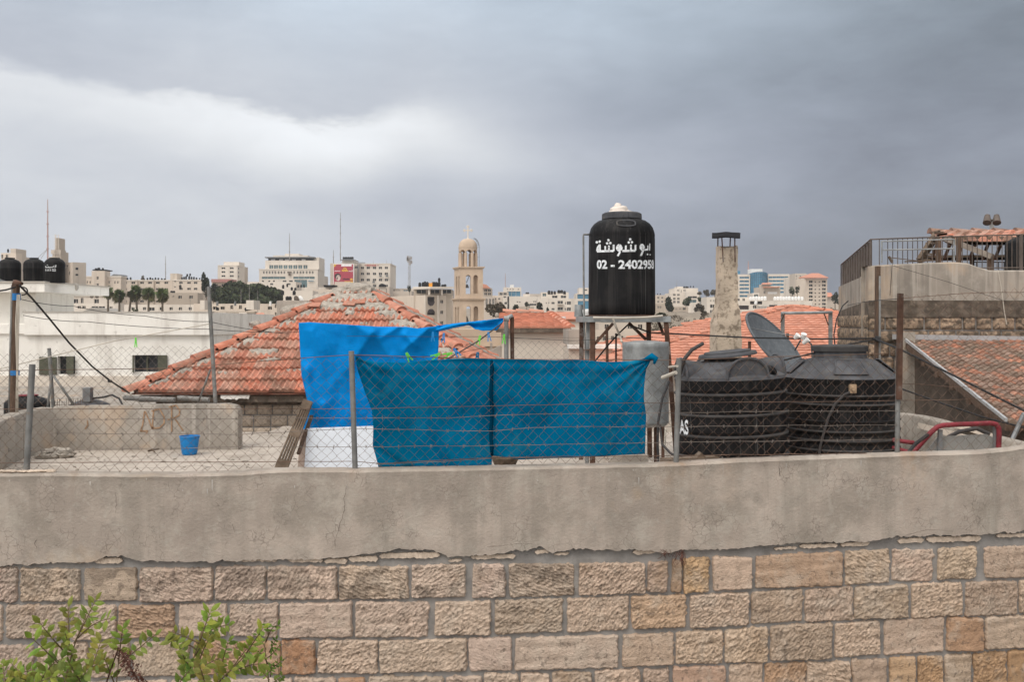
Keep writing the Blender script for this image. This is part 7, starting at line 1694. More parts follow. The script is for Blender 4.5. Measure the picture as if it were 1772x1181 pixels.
t = bld('hotel_block', 'cream hotel block with five window columns and red roof lettering', 623, 675.5, 456.5, 318, 's3', 16, cop='s3', wins=rows([627, 637.2, 648, 658.3, 668.5], 5.4, [(461.8, 465.8), (472, 476.2), (482.6, 486.8), (493, 497.2)]))
b = MB(); mm_ = lambda x, y: P(x, y, 317.7); text_on(b, 'GOLD ROCK', 634, 651.5, 458, 461, mm_, .06); text_on(b, 'H', 631, 633, 458.3, 460.8, mm_); text_on(b, 'H', 653, 655, 458.3, 460.8, mm_); b.build('roof_sign', M['signred'], t)
b = MB()
for x, y in ((658.5, 478), (669.5, 478), (646.5, 488.5)): b.box(P(x, y, 317.3), (.7, .5, .55))
b.build('air_conditioner', M['greymetal'], t)
mastf('radio_mast', 'very tall thin pale mast above the red billboard', 589, 368, 452, 330, 1.7); mastf('aerial_pole', 'short mast with small antennas at the left edge of the billboard block', 577, 433, 457, 316, 1.7)
for x, y0 in ((646, 451), (669, 449), (678, 450)): mastf('aerial_pole', f'hairline aerial on the hotel roof, {"left" if x == 646 else ("middle" if x == 669 else "right")} of three', x, y0, 457, 319, .6)
bld('', '', 675.5, 688, 500, 322, 's2', 14, parent=t, sub='side_annex', wins=rows([681], 4, [(492+10, 497+10)]))
t = bld('stone_house', 'block with a wide dark arch and two slits below the hotel', 650, 674, 496.5, 290, 's2', 9, wins=rows([656.5, 668.5], 1.1, [(500, 511)])+rows([672, 676], 1.2, [(513, 516)]))
b = MB(); b.prism([P(655+12*k/10, 496.2-5.2*math.sin(math.pi*k/10)**.6, 289.5) for k in range(11)], (0, 3, 0)); b.build('dark_vault', M['darkmetal'], t)
bld('terraced_house', 'plain cream wall below the billboard', 579, 606, 488, 240, 's1', 9, wins=()); 
b = MB(); b.bb(PX(560, 236), PX(579, 236), 236, 240, PZ(497, 236), PZ(493.5, 236)); tag(b.build('dark_awning', M['darkmetal'], loc=P(568, 500, 236)), 'dark awning below the billboard', 'awning')
bld('terraced_house', 'cream house with a small balcony under the dark awning', 551, 582, 497.3, 238, 's3', 9, wins=rows([572], 5, [(500, 506)]))
bld('apartment_block', 'distant narrow blocks between the office block and the billboard', 552, 561, 478, 430, 's2', 9, wins=rows([556.5], 7, [(482, 486), (489, 493)]))
bld('terraced_house', 'grey house with one window between the hotel and the scooped window block', 676, 712, 504, 300, 's2', 9, wins=rows([689.5], 6, [(513, 519)]))
t = bld('terraced_house', 'low terrace with a blue awning behind the lattice mast', 676, 715, 499.5, 330, 's3', 8, wins=rows([687, 702], 7, [(502, 505.5)], 'glassblue'))
mastf('lattice_tower', 'square lattice telecom tower left of the church tower', 708.5, 443, 506, 310, 4.2, 'mast', lattice=True)
b = MB()
for k, (dx, y) in enumerate(((-3, 446), (3, 447), (-2, 452), (3.5, 454), (0, 449), (-3.5, 449), (1, 456))): b.box(P(708.5+dx, y, 309.4), (.5, .4, 1.0))
b.build('antenna_panels', M['mast']); tag(bpy.context.scene.objects['antenna_panels'], 'small antenna panels clustered on the telecom tower top', 'antennas')
tree('pine_tree', 'small dark pine at the foot of the telecom tower', 708.5, 493, 508, 9, 290, 'cypress', 160)
# scooped window block
t = bld('apartment_block', 'beige block with dark scooped windows left of the church tower', 735.5, 784, 511, 200, 's1', 14, Y1=204, wins=rows([764.5], 5, [(519.5, 525), (538, 543.5), (556.5, 562)])+rows([775.5], 3.5, [(514, 526), (533, 545), (552, 562)])+rows([746], 12.5, [(514, 522), (552, 562)], 'posterdk')+rows([746], 13.5, [(542, 545.6)], 'posterdk'))
b = MB(); A_, Bq = V((PX(696, 211), 211, 0)), V((PX(735.5, 200), 200, 0)); z0 = PZ(600, 205)
b.poly([(A_.x, A_.y, z0), (Bq.x, Bq.y, z0), (Bq.x, Bq.y, PZ(511, 200)), (A_.x, A_.y, PZ(511, 200))]); b.build('left_wall', M['s3'], t)
b = MB(); b.poly([P(746+6.2*math.cos(a), 522+8*math.sin(a), 199.9) for a in [math.pi*k/14 for k in range(15)]]); b.poly([P(746+6.6*math.cos(a), 542-7*math.sin(a), 199.9) for a in [math.pi*k/14 for k in range(15)]][::-1]); b.build('round_window', M['posterdk'], t)
b = MB(); b.bb(PX(734.8, 199.7), PX(736.2, 199.7), 199.8, 200.1, z0, PZ(511, 200)); b.bb(PX(757.3, 199.9), PX(758.3, 199.9), 199.85, 201.3, z0, PZ(511, 200)); b.build('pilaster', M['s3'], t)
bld('', '', 716, 781, 501, 203, 's4', 9, parent=t, sub='set_back_storey', wins=rows([729, 752, 773], 16, [(502, 508)]))
b = MB(); b.prism([P(714, 501, 203), P(745, 500, 199), P(785, 500, 202), P(785, 500, 212), P(716, 500, 214)], (0, 0, .42)); b.build('roof_slab', M['s3'], t)
b = MB(); b.bb(PX(741, 200), PX(744, 200), 199.9, 202, PZ(511, 200), PZ(500, 200)); b.bb(PX(763, 200), PX(765, 200), 200.9, 202, PZ(511, 200), PZ(500, 200)); b.build('fin', M['s3'], t)
rtanks([(x, 497, 5, h) for x, h in ((726.5, 8), (732, 8.5), (735.5, 10), (739.5, 9), (749.5, 9), (752.5, 9), (755.5, 9), (760, 9), (766, 4.5), (770, 5))], 206, 'black tank in the long row on the scooped window block', 'tanks on the scooped window block')
rtanks([(760, 488, 4.2, 7)], 206, 'single raised black tank above the row on the scooped window block', 'raised tank')
b = MB(); b.bb(PX(742, 202), PX(748, 202), 202, 202.3, PZ(496.5, 202), PZ(490, 202)); tag(b.build('orange_box', M['orange'], loc=P(745, 496.5, 202)), 'small orange panel among the roof tanks left of the church tower', 'panel')
b = MB(); b.tube([P(760, 497, 206), P(760, 488, 206)], .2, 4); tag(b.build('tank_trestle', M['greymetal'], loc=P(760, 497, 206)), 'thin frame under the single raised roof tank', 'frame')
# ---- church tower
YT = 110.; ct = thing('church_tower', 'tan stone church bell tower with arched openings, a domed lantern and a cross', 'church tower', P(810, 620, YT))
kx = V((PX(797, YT), YT, 0)); w1 = (836-797)/F*YT; th = R(8); ur = V((math.cos(th), math.sin(th), 0)); ul_ = V((-math.sin(th)*1., math.cos(th), 0))
# right face runs from the near corner to the right, left face runs back from the same corner
th_l = R(180-70); 
ulf = V((-(797-784)/F*YT*1.0, 2.35, 0)); L2 = ulf.length; ulf.normalize()
def towertier(yt, yb, sx, arches, narrow, nm, off):
    k = kx+V((-off*.6, -off*.4, 0)); W1 = w1*sx; W2 = L2*sx; z0, z1 = PZ(yb, YT), PZ(yt, YT)
    b = MB(); HL = []
    for x0, x1, y0, y1 in arches: HL.append(((x0-797)/F*YT/math.cos(th), (x1-797)/F*YT/math.cos(th), PZ(y1, YT), PZ(y0, YT)))
    nR = V((ur.y, -ur.x, 0)); nL = V((-ulf.y, ulf.x, 0)); nL = nL if nL.x < 0 else -nL
    def archface(O, ud, nd, W, Hs):
        # strips between/around arched openings
        us = 0.
        for (a, c, za, zb) in sorted(Hs):
            r_ = (c-a)/2; zc = zb-r_; k_ = 10
            b.quad(O+ud*us+V((0, 0, z0)), O+ud*a+V((0, 0, z0)), O+ud*a+V((0, 0, z1)), O+ud*us+V((0, 0, z1)))
            b.quad(O+ud*a+V((0, 0, z0)), O+ud*c+V((0, 0, z0)), O+ud*c+V((0, 0, za)), O+ud*a+V((0, 0, za)))
            arc_ = [(a+r_-r_*math.cos(math.pi*i/k_), zc+r_*math.sin(math.pi*i/k_)) for i in range(k_+1)]
            for (p, q), (p2, q2) in zip(arc_, arc_[1:]): b.quad(O+ud*p+V((0, 0, q)), O+ud*p2+V((0, 0, q2)), O+ud*p2+V((0, 0, z1)), O+ud*p+V((0, 0, z1)))
            loop = [(a, za)]+arc_+[(c, za)]
            for (p, q), (p2, q2) in zip(loop, loop[1:]+loop[:1]): b.quad(O+ud*p+V((0, 0, q)), O+ud*p2+V((0, 0, q2)), O+ud*p2-nd*.55+V((0, 0, q2)), O+ud*p-nd*.55+V((0, 0, q)))
            us = c
        b.quad(O+ud*us+V((0, 0, z0)), O+ud*W+V((0, 0, z0)), O+ud*W+V((0, 0, z1)), O+ud*us+V((0, 0, z1)))
    archface(k, ur, nR, W1, HL)
    HL2 = [(a*W2, c*W2, PZ(y1, YT), PZ(y0, YT)) for a, c, y0, y1 in narrow]
    archface(k, ulf, nL, W2, HL2)
    # far faces, with the same tall openings so that the sky shows through
    archface(k+ur*W1, ulf, -nL, W2, HL2); sh = 10.5/F*YT; archface(k+ulf*W2, ur, -nR, W1, [(h[0]+sh-.12, h[1]+sh+.25, h[2], h[3]) for h in HL[:1]])
    b.build(nm, M['tower'], ct)
    # closed second opening: dark inner screen
    for h in HL[1:]:
        q = MB(); q.poly([k+ur*(h[0]-.1)-nR*.56+V((0, 0, h[2]-.1)), k+ur*(h[1]+.1)-nR*.56+V((0, 0, h[2]-.1)), k+ur*(h[1]+.1)-nR*.56+V((0, 0, h[3]+.1)), k+ur*(h[0]-.1)-nR*.56+V((0, 0, h[3]+.1))]); q.build('inner_screen', M['tower'], ct)
    return k, W1, W2
towertier(464.5, 517, 1., [(806, 814.3, 476, 509), (819, 827, 476, 508.5)], [(.16, .36, 477, 511), (.52, .72, 477, 511)], 'upper_tier', 0)
towertier(519, 620, 1.07, [(808, 815.5, 530, 570), (820.5, 828.5, 530.5, 570)], [(.16, .36, 531, 575), (.52, .72, 531, 575)], 'lower_tier', .12)
def cornice(y0, y1, e, nm):
    b = MB(); k = kx-ur*e-ulf*e; z0, z1 = PZ(y1, YT), PZ(y0, YT); q = [k, k+ur*(w1+2*e), k+ur*(w1+2*e)+ulf*(L2+2*e), k+ulf*(L2+2*e)]
    b.prism([p+V((0, 0, z0)) for p in q], (0, 0, (z1-z0)*.5)); c = sum(q, V((0, 0, 0)))/4
    q2 = [c+(p-c)*1.06 for p in q]; b.prism([p+V((0, 0, lerp(z0, z1, .5))) for p in q2], (0, 0, (z1-z0)*.5)); b.build(nm, M['tower'], ct)
cornice(461.5, 465, .09, 'upper_cornice'); cornice(516, 520, .18, 'lower_cornice')
lc = kx+ur*w1*.5+ulf*L2*.5; lc.x = PX(809.5, YT+1); lr = 16.3/F*YT
b = MB(); zb_, zs_, = PZ(461.8, YT), PZ(437, YT)
for k in range(8):
    a = R(22.5+45*k+10); c = lc+V((math.cos(a)*lr*.9, math.sin(a)*lr*.9, 0)); b.lathe([(.17, zb_), (.17, zs_)], c, 10)
b.build('lantern_column', M['tower'], ct, smooth=True, sharp=50)
b = MB()
for k in range(8):
    a0, a1 = R(22.5+45*k+10), R(22.5+45*(k+1)+10)
    for j in range(8):
        t0, t1 = j/8, (j+1)/8
        def p_(t, rr_, up): 
            a = lerp(a0, a1, t); z = zs_+ (lr*.32*math.sin(math.pi*t)**.7 if not up else PZ(430, YT)-zs_+.25); return lc+V((math.cos(a)*rr_, math.sin(a)*rr_, z))
        b.quad(p_(t0, lr, 0), p_(t1, lr, 0), p_(t1, lr, 1), p_(t0, lr, 1)); b.quad(p_(t0, lr*.8, 0), p_(t0, lr, 0), p_(t1, lr, 0), p_(t1, lr*.8, 0))
b.build('lantern_arches', M['tower'], ct)
b = MB(); zd = PZ(430, YT)+.2; hd = PZ(411.5, YT)-zd
b.lathe([(lr*1.03, zd-.08), (lr*1.03, zd)]+[(lr*math.cos(e)**.75, zd+hd*math.sin(e)) for e in [math.pi/2*i/10 for i in range(10)]]+[(0, zd+hd)], lc, 24); b.build('dome', M['tower'], ct, smooth=True, sharp=60)
b = MB(); zc0, zc1 = zd+hd-.05, PZ(390.5, YT); zx = PZ(397, YT); hw = 6/F*YT; s_ = .06
b.bb(lc.x-s_, lc.x+s_, lc.y-s_, lc.y+s_, zc0, zc1); b.bb(lc.x-hw, lc.x+hw, lc.y-s_*.9, lc.y+s_*.9, zx-s_, zx+s_)
for x, z in ((lc.x-hw, zx), (lc.x+hw, zx), (lc.x, zc1)):
    for dx, dz in ((0, .1), (0, -.1), (.1, 0), (-.1, 0)): b.blob((x+dx, lc.y, z+dz), .08, .06, .08, 0, 1, 8, 6)
b.lathe([(.16, zc0-.03), (.12, zc0+.1), (.06, zc0+.2)], (lc.x, lc.y, 0), 12); b.build('cross', M['s3'], ct)
b = MB(); pa = [lc+V((lr*math.cos(e)**.75+.22, -.15, zd+hd*math.sin(e)+.12)) for e in [math.pi/2*.72*(1-i/8) for i in range(9)]]+[lc+V((lr+.22, -.15, zb_))]
for s in (-.16, .16): b.tube([p+V((0, s, 0)) for p in pa], .022, 4)
n = 20
for i in range(n):
    f = i/(n-1)*(len(pa)-1); i_ = min(len(pa)-2, int(f)); p = pa[i_].lerp(pa[i_+1], f-i_); b.tube([p+V((0, -.16, 0)), p+V((0, .16, 0))], .016, 3); b.tube([p+V((-.2, -.16, 0)), p+V((0, -.16, 0))], .014, 3)
b.build('ladder', M['greymetal'], ct)
b = MB(); b.lathe([(0, .42), (.06, .40), (.15, .3), (.2, .1), (.28, 0)], lc+V((-.1, -.4, PZ(498, YT))), 18); b.tube([P(812, 478, YT+.8), P(807, 490, YT+.9)], .04, 5); b.build('bell', M['greymetal'], ct, smooth=True)
b = MB(); b.lathe([(0, .8), (.1, .78), (.18, .5), (.3, .05), (.36, 0)], lc+V((-.15, -.3, PZ(560, YT))), 18); b.build('bell', M['greymetal'], ct, smooth=True)
# ---- right of the tower
t = bld('apartment_block', 'dark balconied block with an orange cap just right of the church tower', 834, 851, 499, 300, 's4', 10, wins=rows([840.5, 847], 4.5, [(501, 505), (507, 511)], 'glass'))
b = MB(); b.prism([P(834, 499, 299), P(849, 499, 299), P(842, 493, 299), P(834, 491, 299)], (0, 6, 0)); b.build('roof', M['tilefar'], t)
bld('office_block', 'low block with three tall dark glass panels right of the church tower', 834, 856, 514, 280, 's2', 10, wins=rows([842, 848, 853.5], 3, [(517.5, 529)], 'glass'))
bld('terraced_house', 'plain beige house between the glass panels and the white blocks', 852, 869, 512, 290, 's1', 10, wins=rows([857, 864], 3, [(516, 519)]))
t = bld('office_block', 'white block over a blue glass floor on the far hill', 871, 902, 497.5, 420, 's3', 12, wins=rows([878, 883, 888, 897], 1.8, [(500, 502)])+[(889, 23, 504.6, 513, 'glassblue')])
b = MB(); b.bb(PX(882.5, 421), PX(889, 421), 421, 425, PZ(497.5, 421), PZ(493, 421)); b.build('stair_head', M['plastwhite'], t)
bld('', '', 862, 880, 505.5, 418, 's2', 8, parent=t, sub='left_wing', wins=rows([867, 874], 5, [(507, 511)]))
mastf('radio_mast', 'short mast behind the white and blue glass block', 874.5, 473, 499, 440, 1.2, 'mastred')
bld('terraced_house', 'pale narrow house before the white and blue block', 869, 881, 511, 330, 's3', 8, wins=rows([873.5], 4, [(513, 515.5)])+rows([876], 6, [(523, 527)]))
t = bld('apartment_block', 'long pale block with a small roof room behind the conical trees', 878, 942, 513.5, 330, 's3', 12, wins=rows([895.5, 899.5], 2.2, [(522, 524)])+rows([925.5], 6, [(521.5, 523)])+[(924, 15, 526, 529, 'glass')])
bld('', '', 905, 917, 509.5, 332, 's3', 6, parent=t, sub='roof_room'); rtanks([(911, 509, 3, 3), (914, 509, 3, 3)], 334, 'small dark tank on the roof room of the long pale block', 'tanks on the roof room')
t = bld('apartment_block', 'pale block with stacked balconies left of the tall tank', 930, 1000, 517, 300, 's3', 14, wins=rows([945.5, 949.5], 1.6, [(523.5, 526)])+rows([957], 5, [(523, 526.5), (533.5, 537)])+rows([969.5], 9, [(521, 527), (532, 538)])+rows([984.5], 6.5, [(522, 527.5), (532.5, 538)])+rows([978.5], 2, [(523, 527), (533.5, 537.5)]))
b = MB()
for y in (526, 537): b.bb(PX(964.5, 299), PX(975, 299), 298.6, 299.9, PZ(y+1.6, 299), PZ(y, 299))
b.build('balcony', M['s3'], t)
bld('', '', 936, 984, 506, 306, 's3', 8, parent=t, sub='set_back_storey', wins=rows([960, 975], 9, [(512, 516)], 'glass')+rows([942], 6, [(504+4, 513)], 'glassteal'))
rtanks([(950, 510, 5, 7), (955, 510, 4, 6.5), (960, 510, 4, 6), (967, 508, 5, 6), (972, 508, 5, 6), (977, 510, 4.5, 6.5)], 303, 'dark tank on the stepped roof left of the tall tank stand', 'tanks on the balconied block')
t = bld('office_block', 'blue glass office seen just left of the tall black tank', 997, 1034, 508, 320, 's3', 12, wins=[(1010, 22, 509.5, 517.5, 'glassblue'), (1012, 24, 521, 535, 'glassblue')])
bld('', '', 1002, 1036, 498.5, 324, 's3', 8, parent=t, sub='upper_room', wins=rows([1014], 4, [(501, 503.5)]))
bld('stone_hall', 'low tan hall with three windows between the conical trees', 897, 924, 531, 240, 's4', 9, wins=rows([911.5, 915.5, 919.5], 2.4, [(535.5, 539)]))
bld('terraced_house', 'pale houses along the street behind the small orange roof', 872, 1000, 541, 270, 's2', 9, wins=rows([884, 940], 5, [(544, 547)]))
tree('broad_tree', 'large brownish round tree right of the church tower', 858, 523, 556, 38, 120, 'scrub', 1300, leaf=.06)
tree('conical_tree', 'small conical conifer nearest the brownish round tree', 891.5, 525, 547, 13, 170, 'cypress', 260, sub=3)
tree('conical_tree', 'rounded dark conifer in the middle behind the small orange roof', 911.5, 520, 533, 12, 200, 'cypress', 240, sub=4)
tree('conical_tree', 'dark conifer left of the pale balconied block', 935, 522, 543, 15, 190, 'cypress', 300, sub=4)
tree('conical_tree', 'smallest conifer just right of the others', 947, 531, 543, 6, 190, 'cypress', 120, sub=3)
t = thing('stone_finial', 'small stone cross finial on a ball above the loose blue strip', 'finial', P(860, 560, 60)); b = MB(); b.lathe([(.3, PZ(560, 60)), (.3, PZ(552, 60)), (.12, PZ(550, 60))], (PX(860, 60), 60, 0), 14); b.build('pedestal', M['ashlar'], t); b = MB(); b.blob(P(860, 546, 60), .13, .13, .16, 0, 1, 12, 8); b.bb(PX(857, 60), PX(863, 60), 59.95, 60.05, PZ(545, 60), PZ(543, 60)); b.build('cross_ball', M['ashlar'], t)
b = MB(); b.prism([P(866, 530, 150), P(884, 538, 150), P(884, 541, 150), P(874, 541, 150), P(866, 536, 150)], (0, 4, 0)); tag(b.build('gable_roof', M['tilefar'], loc=P(874, 541, 150)), 'bit of orange gable roof beside the brownish tree', 'roof')
# ---- between tank and chimney
t = bld('apartment_block', 'pale stepped block on the hill between the tall tank and the chimney', 1160, 1190, 507, 330, 's3', 12, wins=rows([1167, 1174], 4, [(501+8, 512), (515.5, 519), (521, 525)]))
bld('', '', 1167, 1208, 499, 334, 's3', 12, parent=t, sub='upper_storeys', wins=rows([1173.5, 1184.5], 4, [(502, 504), (508.5, 510.5)])+[(1179, 1, 502, 513, 'glass'), (1198, 14, 507, 511, 'glassteal')])
bld('', '', 1188, 1212, 505, 326, 's3', 10, parent=t, sub='round_bay', wins=[(1198, 16, 513, 516.5, 'glass'), (1198, 14, 519, 524, 'glassteal')])
bld('', '', 1172, 1182, 496.3, 338, 's3', 6, parent=t, sub='stair_head')
rtanks([(1184, 499, 3, 3.4), (1187.5, 499, 3, 3.4), (1190, 499, 3, 3), (1195, 498, 2, 3), (1200, 498, 2, 3)], 340, 'small dark tank on the pale stepped block near the chimney', 'tanks on the stepped block')
mastf('aerial_pole', 'hairline mast on the pale stepped block', 1171, 485, 500, 336, .8)
t = bld('apartment_block', 'hazy pale houses right beside the tall black tank', 1128, 1162, 511, 340, 's2', 10, wins=rows([1139, 1146, 1154], 3, [(514, 517), (521, 524)]))
rtanks([(1138, 510.5, 2, 2.4), (1142.5, 510.5, 2, 2.4), (1157, 509.5, 2, 2.4)], 342, 'tiny dark tank on the hazy pale houses beside the tall tank', 'tanks on the hazy houses')
bld('terraced_house', 'small beige house with paired balconies under the tree', 1161, 1191, 531, 230, 's4', 9, wins=rows([1164.5], 3, [(533.5, 536.5), (540, 543)])+rows([1170.5, 1177], 2.4, [(534, 536)])+rows([1184], 5, [(533, 536.5), (539.5, 542.5)]))
bld('terraced_house', 'plain beige house right of the tall tank base', 1132, 1150, 526, 250, 's4', 8, wins=rows([1143, 1139], 2.4, [(530, 534)]))
bld('terraced_house', 'pale house with a white wall low beside the tank stand', 1130, 1160, 540, 200, 's3', 8, wins=rows([1138], 3, [(536+7, 547)]))
t = bld('apartment_block', 'white block with two square windows left of the chimney', 1223, 1262, 514.5, 200, 's3', 12, wins=rows([1230, 1235], 2.2, [(519.5, 522)])+rows([1233], 8, [(527.5, 533)])+rows([1231.5], 5.5, [(537, 542)]))
b = MB(); b.poly([P(1218, 600, 206), P(1223, 600, 200), P(1223, 514.5, 200), P(1218, 514.5, 206)]); b.build('left_wall', M['s2'], t)
for i, a in enumerate(((1157, 511, 540, 18, 210, 'cypress', 'dark tall tree beside the small beige house'), (1187, 514, 531, 17, 250, 'pine', 'rounded green tree before the stepped block'), (1210, 522, 548, 18, 190, 'scrub', 'tall grey green tree left of the white block'), (1213, 514, 524, 14, 240, 'pine', 'low green tree behind the white block'), (1222, 500, 515, 12, 300, 'scrub', 'hazy tree on the ridge left of the chimney'), (1237, 500, 513, 18, 300, 'scrub', 'hazy tree touching the chimney on the ridge'), (1211, 503, 511, 10, 320, 'scrub', 'small hazy tree right of the stepped block'), (1219, 536, 548, 14, 150, 'scrub', 'grey shrub under the white block'), (1141, 540, 556, 22, 130, 'pine', 'dark shrub just right of the tank stand'))):
    tree('hillside_tree', a[6], a[0], a[1], a[2], a[3], a[4], a[5], 700, sub=6)
rs = random.Random(40)
b = MB()
for k in range(46):
    x, y = rs.uniform(1120, 1230), rs.uniform(545, 580); Yq = lerp(160, 60, (y-545)/35); c = P(x, y, Yq); r_ = rs.uniform(4, 9)/F*Yq
    leaves(b, c, r_*1.3, r_*1.2, r_, 90, r_*.16, rs, .5, 1.4, 4)
o = b.build('scrub', M['scrub']); tag(o, 'grey brown scrub covering the slope behind the tank stand', 'scrub', kind='stuff')
b = MB(); b.grid(lambda u, v: (lambda Yq: V((lerp(PX(1110, Yq), PX(1250, Yq), u), Yq, PZ(lerp(600, 540, v), Yq)+.4*N3(u*9, v*7))))(lerp(50, 175, v)), 24, 16)
tag(b.build('hillside', M['ground'], smooth=True), kind='structure')
bld('parked_shed', 'dark low shed with a light roof behind the rusty stand leg', 1152, 1184, 569, 62, 'darkcon', 4, wins=rows([1170], 6, [(571, 579)]))
bld('terraced_house', 'pinkish stone house row seen through the tank stand', 1028, 1112, 572, 70, 's1', 6, wins=rows([1046, 1060, 1076, 1100], 5, [(582, 590)])+rows([1035], 4, [(583, 593)]))
bld('terraced_house', 'dark windowed beige houses under the tank stand plate', 1036, 1120, 559, 95, 's2', 6, wins=rows([1050, 1090, 1108], 7, [(562, 569)]))
bld('terraced_house', 'beige houses rising behind the tank stand left leg', 985, 1040, 553, 110, 's1', 6, wins=rows([992, 1022], 4, [(557, 561)]))
# ---- blue glass block, white block, red roofed tower
t = bld('glass_office', 'white office block with blue window bands and a curved blue glass centre', 1274.5, 1298, 475, 420, 's3', 16, wins=[(1288, 16.5, y, y+3.3, 'glassblue') for y in (479, 485.4, 491.8, 498.2, 504.6, 511)], rev=.35)
bld('', '', 1329, 1366, 474.5, 420, 's3', 16, parent=t, sub='right_wing', wins=[(1347, 34.5, y, y+3.3, 'glassblue') for y in (478.5, 485, 491.3, 497.8, 504.2)], rev=.35)
b = MB(); Yq = 420; cx_ = PX(1313.5, Yq); hw = 16.6/F*Yq
def cg(u, v):
    a = math.pi*(u-.5)*.9; x = math.sin(a)/math.sin(math.pi*.45)*hw; y = Yq+2-(math.cos(a)-.15)*5; zt_ = PZ(474.5-3.6*math.cos(math.pi*(u-.5)), Yq); return V((cx_+x, y, lerp(PZ(530, Yq), zt_, v)))
b.grid(cg, 18, 1); b.build('curved_glass', M['glassblue'], t, smooth=True)
b = MB()
for k in range(15):
    b.tube([cg(k/14, 0)+V((0, -.08, 0)), cg(k/14, 1)+V((0, -.08, 0))], .1, 3, False)
for k in range(1, 13): b.tube([cg(i/14, k/13)+V((0, -.08, 0)) for i in range(15)], .08, 3, False)
b.build('mullions', mat('blue_mullion', (.03, .11, .18), .5), t)
b = MB(); b.bb(PX(1299.5, 424), PX(1319.5, 424), 424, 430, PZ(474, 424), PZ(465.8, 424)); b.build('lift_room', M['plastwhite'], t)
b = MB(); b.bb(PX(1269, 424), PX(1281, 424), 424, 429, PZ(478, 424), PZ(469, 424)); b.build('left_glass_box', M['glassblue'], t)
mastf('radio_mast', 'thick pole with a pale tip above the blue glass block', 1295, 452, 475, 430, 2.4, 'mastred')
t = bld('stone_house', 'beige house with small red roofs before the blue glass block', 1314, 1350, 497.5, 330, 's2', 10, wins=rows([1323], 3, [(504, 508)])+[(1337, 17, 505, 509, 'plastwhite')])
b = MB(); Yq = 329; b.prism([P(1321, 498, Yq), P(1349, 497.5, Yq), P(1346, 495.5, Yq+2), P(1324, 495.5, Yq+2)], (0, 3, 0)); b.bb(PX(1318.5, Yq), PX(1335, Yq), Yq+1, Yq+4, PZ(497, Yq), PZ(492.5, Yq)); b.build('roof_room', M['s2'], t)
b = MB(); b.prism([P(1317.5, 492.5, Yq), P(1336.5, 492, Yq), P(1333, 490.2, Yq+3), P(1320, 490.4, Yq+3)], (0, .2, .15)); b.prism([P(1320.5, 498.4, Yq-.3), P(1349, 498, Yq-.3), P(1349, 496.3, Yq-.3), P(1321, 496.6, Yq-.3)], (0, .3, 0)); b.build('red_roof', M['tilefar'], t)
t = bld('car_park_block', 'long white flat block with dark openings above the orange roof', 1268, 1406, 521, 240, 's3', 16, wins=[(1308.5, 21, 521.6, 527, 'posterdk'), (1306, 6, 529, 534, 'glass'), (1338, 14, 528, 533, 'posterdk'), (1287, 18, 529, 536, 'posterdk'), (1362, 10, 527.5, 530.5, 'posterdk'), (1388, 10, 527.5, 531, 'glass')])
bld('', '', 1274, 1297, 515, 246, 's3', 10, parent=t, sub='left_upper_part', wins=rows([1278, 1287], 4, [(517, 522)]))
b = MB()
for k in range(7): b.tube([P(1312+k*2.6, 537, 239.5), P(1312+k*2.6, 531, 239.5)], .06, 3, False)
b.tube([P(1312, 531, 239.5), P(1330, 531, 239.5)], .07, 3); b.tube([P(1390, 529, 239.5), P(1412, 530, 239.5)], .06, 3); b.build('railing', M['greymetal'], t)
bld('', '', 1303, 1314, 507.5, 250, 's3', 8, parent=t, sub='roof_stair', wins=rows([1308.5], 7, [(510, 514)], 'glassteal'))
rtanks([(x, 520, 5.2, 6.2+.4*(i % 3)) for i, x in enumerate((1299, 1304, 1309, 1314, 1319, 1324, 1341, 1346, 1351, 1356, 1361, 1366, 1371.5, 1377, 1382.5, 1388))], 243, 'white roof tank in the long row above the dark openings', 'white tanks on the long white block', 'plastwhite')
b = MB(); b.blob(P(1308, 524.5, 239.3), .4, .3, .5, .3, 3, 10, 8); tag(b.build('white_bundle', M['plastwhite'], loc=P(1308, 527, 239.3)), 'small bright white bundle hanging in the dark opening of the white block', 'laundry')
t = bld('tower_block', 'tall beige block with four window columns under a red hip roof', 1394, 1431.5, 482, 300, 's1', 12, Y1=302, wins=rows([1403.3, 1426], 6.5, [(485.8+6.45*i, 489.6+6.45*i) for i in range(9)])+rows([1411, 1418], 2.6, [(487+6.45*i, 489.4+6.45*i) for i in range(9)]))
b = MB(); A_, Bq = V((PX(1383.5, 308), 308, 0)), V((PX(1394, 300), 300, 0)); z0 = PZ(600, 300); zt_ = PZ(482, 300)
b.poly([(A_.x, A_.y, z0), (Bq.x, Bq.y, z0), (Bq.x, Bq.y, zt_), (A_.x, A_.y, zt_)]); b.build('left_wall', M['s2'], t)
for i in range(7):
    b = MB(); z = PZ(487+6.4*i, 303); q0, q1 = A_.lerp(Bq, .3), A_.lerp(Bq, .7); o_ = V((-.05, -.06, 0)); b.poly([q0+o_+V((0, 0, z-.7)), q1+o_+V((0, 0, z-.7)), q1+o_+V((0, 0, z)), q0+o_+V((0, 0, z))]); b.build('window', M['glass'], t)
b = MB(); pk = P(1404, 473, 307); e_ = [P(1382, 480.5, 308), P(1394, 480.3, 298.5), P(1433.5, 480.3, 301), P(1428, 480, 314)]
for i in range(4): b.poly([e_[i], e_[(i+1) % 4], pk+V((2.2 if i in (1, 2) else 0, 0, 0))] if i != 1 else [e_[1], e_[2], pk+V((2.2, 0, 0)), pk])
b.prism(e_, (0, 0, -.25)); b.build('roof', M['tilefar'], t)
bld('apartment_block', 'grey beige hillside block with tiny windows left of the red roofed block', 1376, 1396, 473.5, 380, 's2', 10, wins=rows([1378.5, 1385], 2, [(477, 479.5), (482, 484.5), (488, 490.5)]))
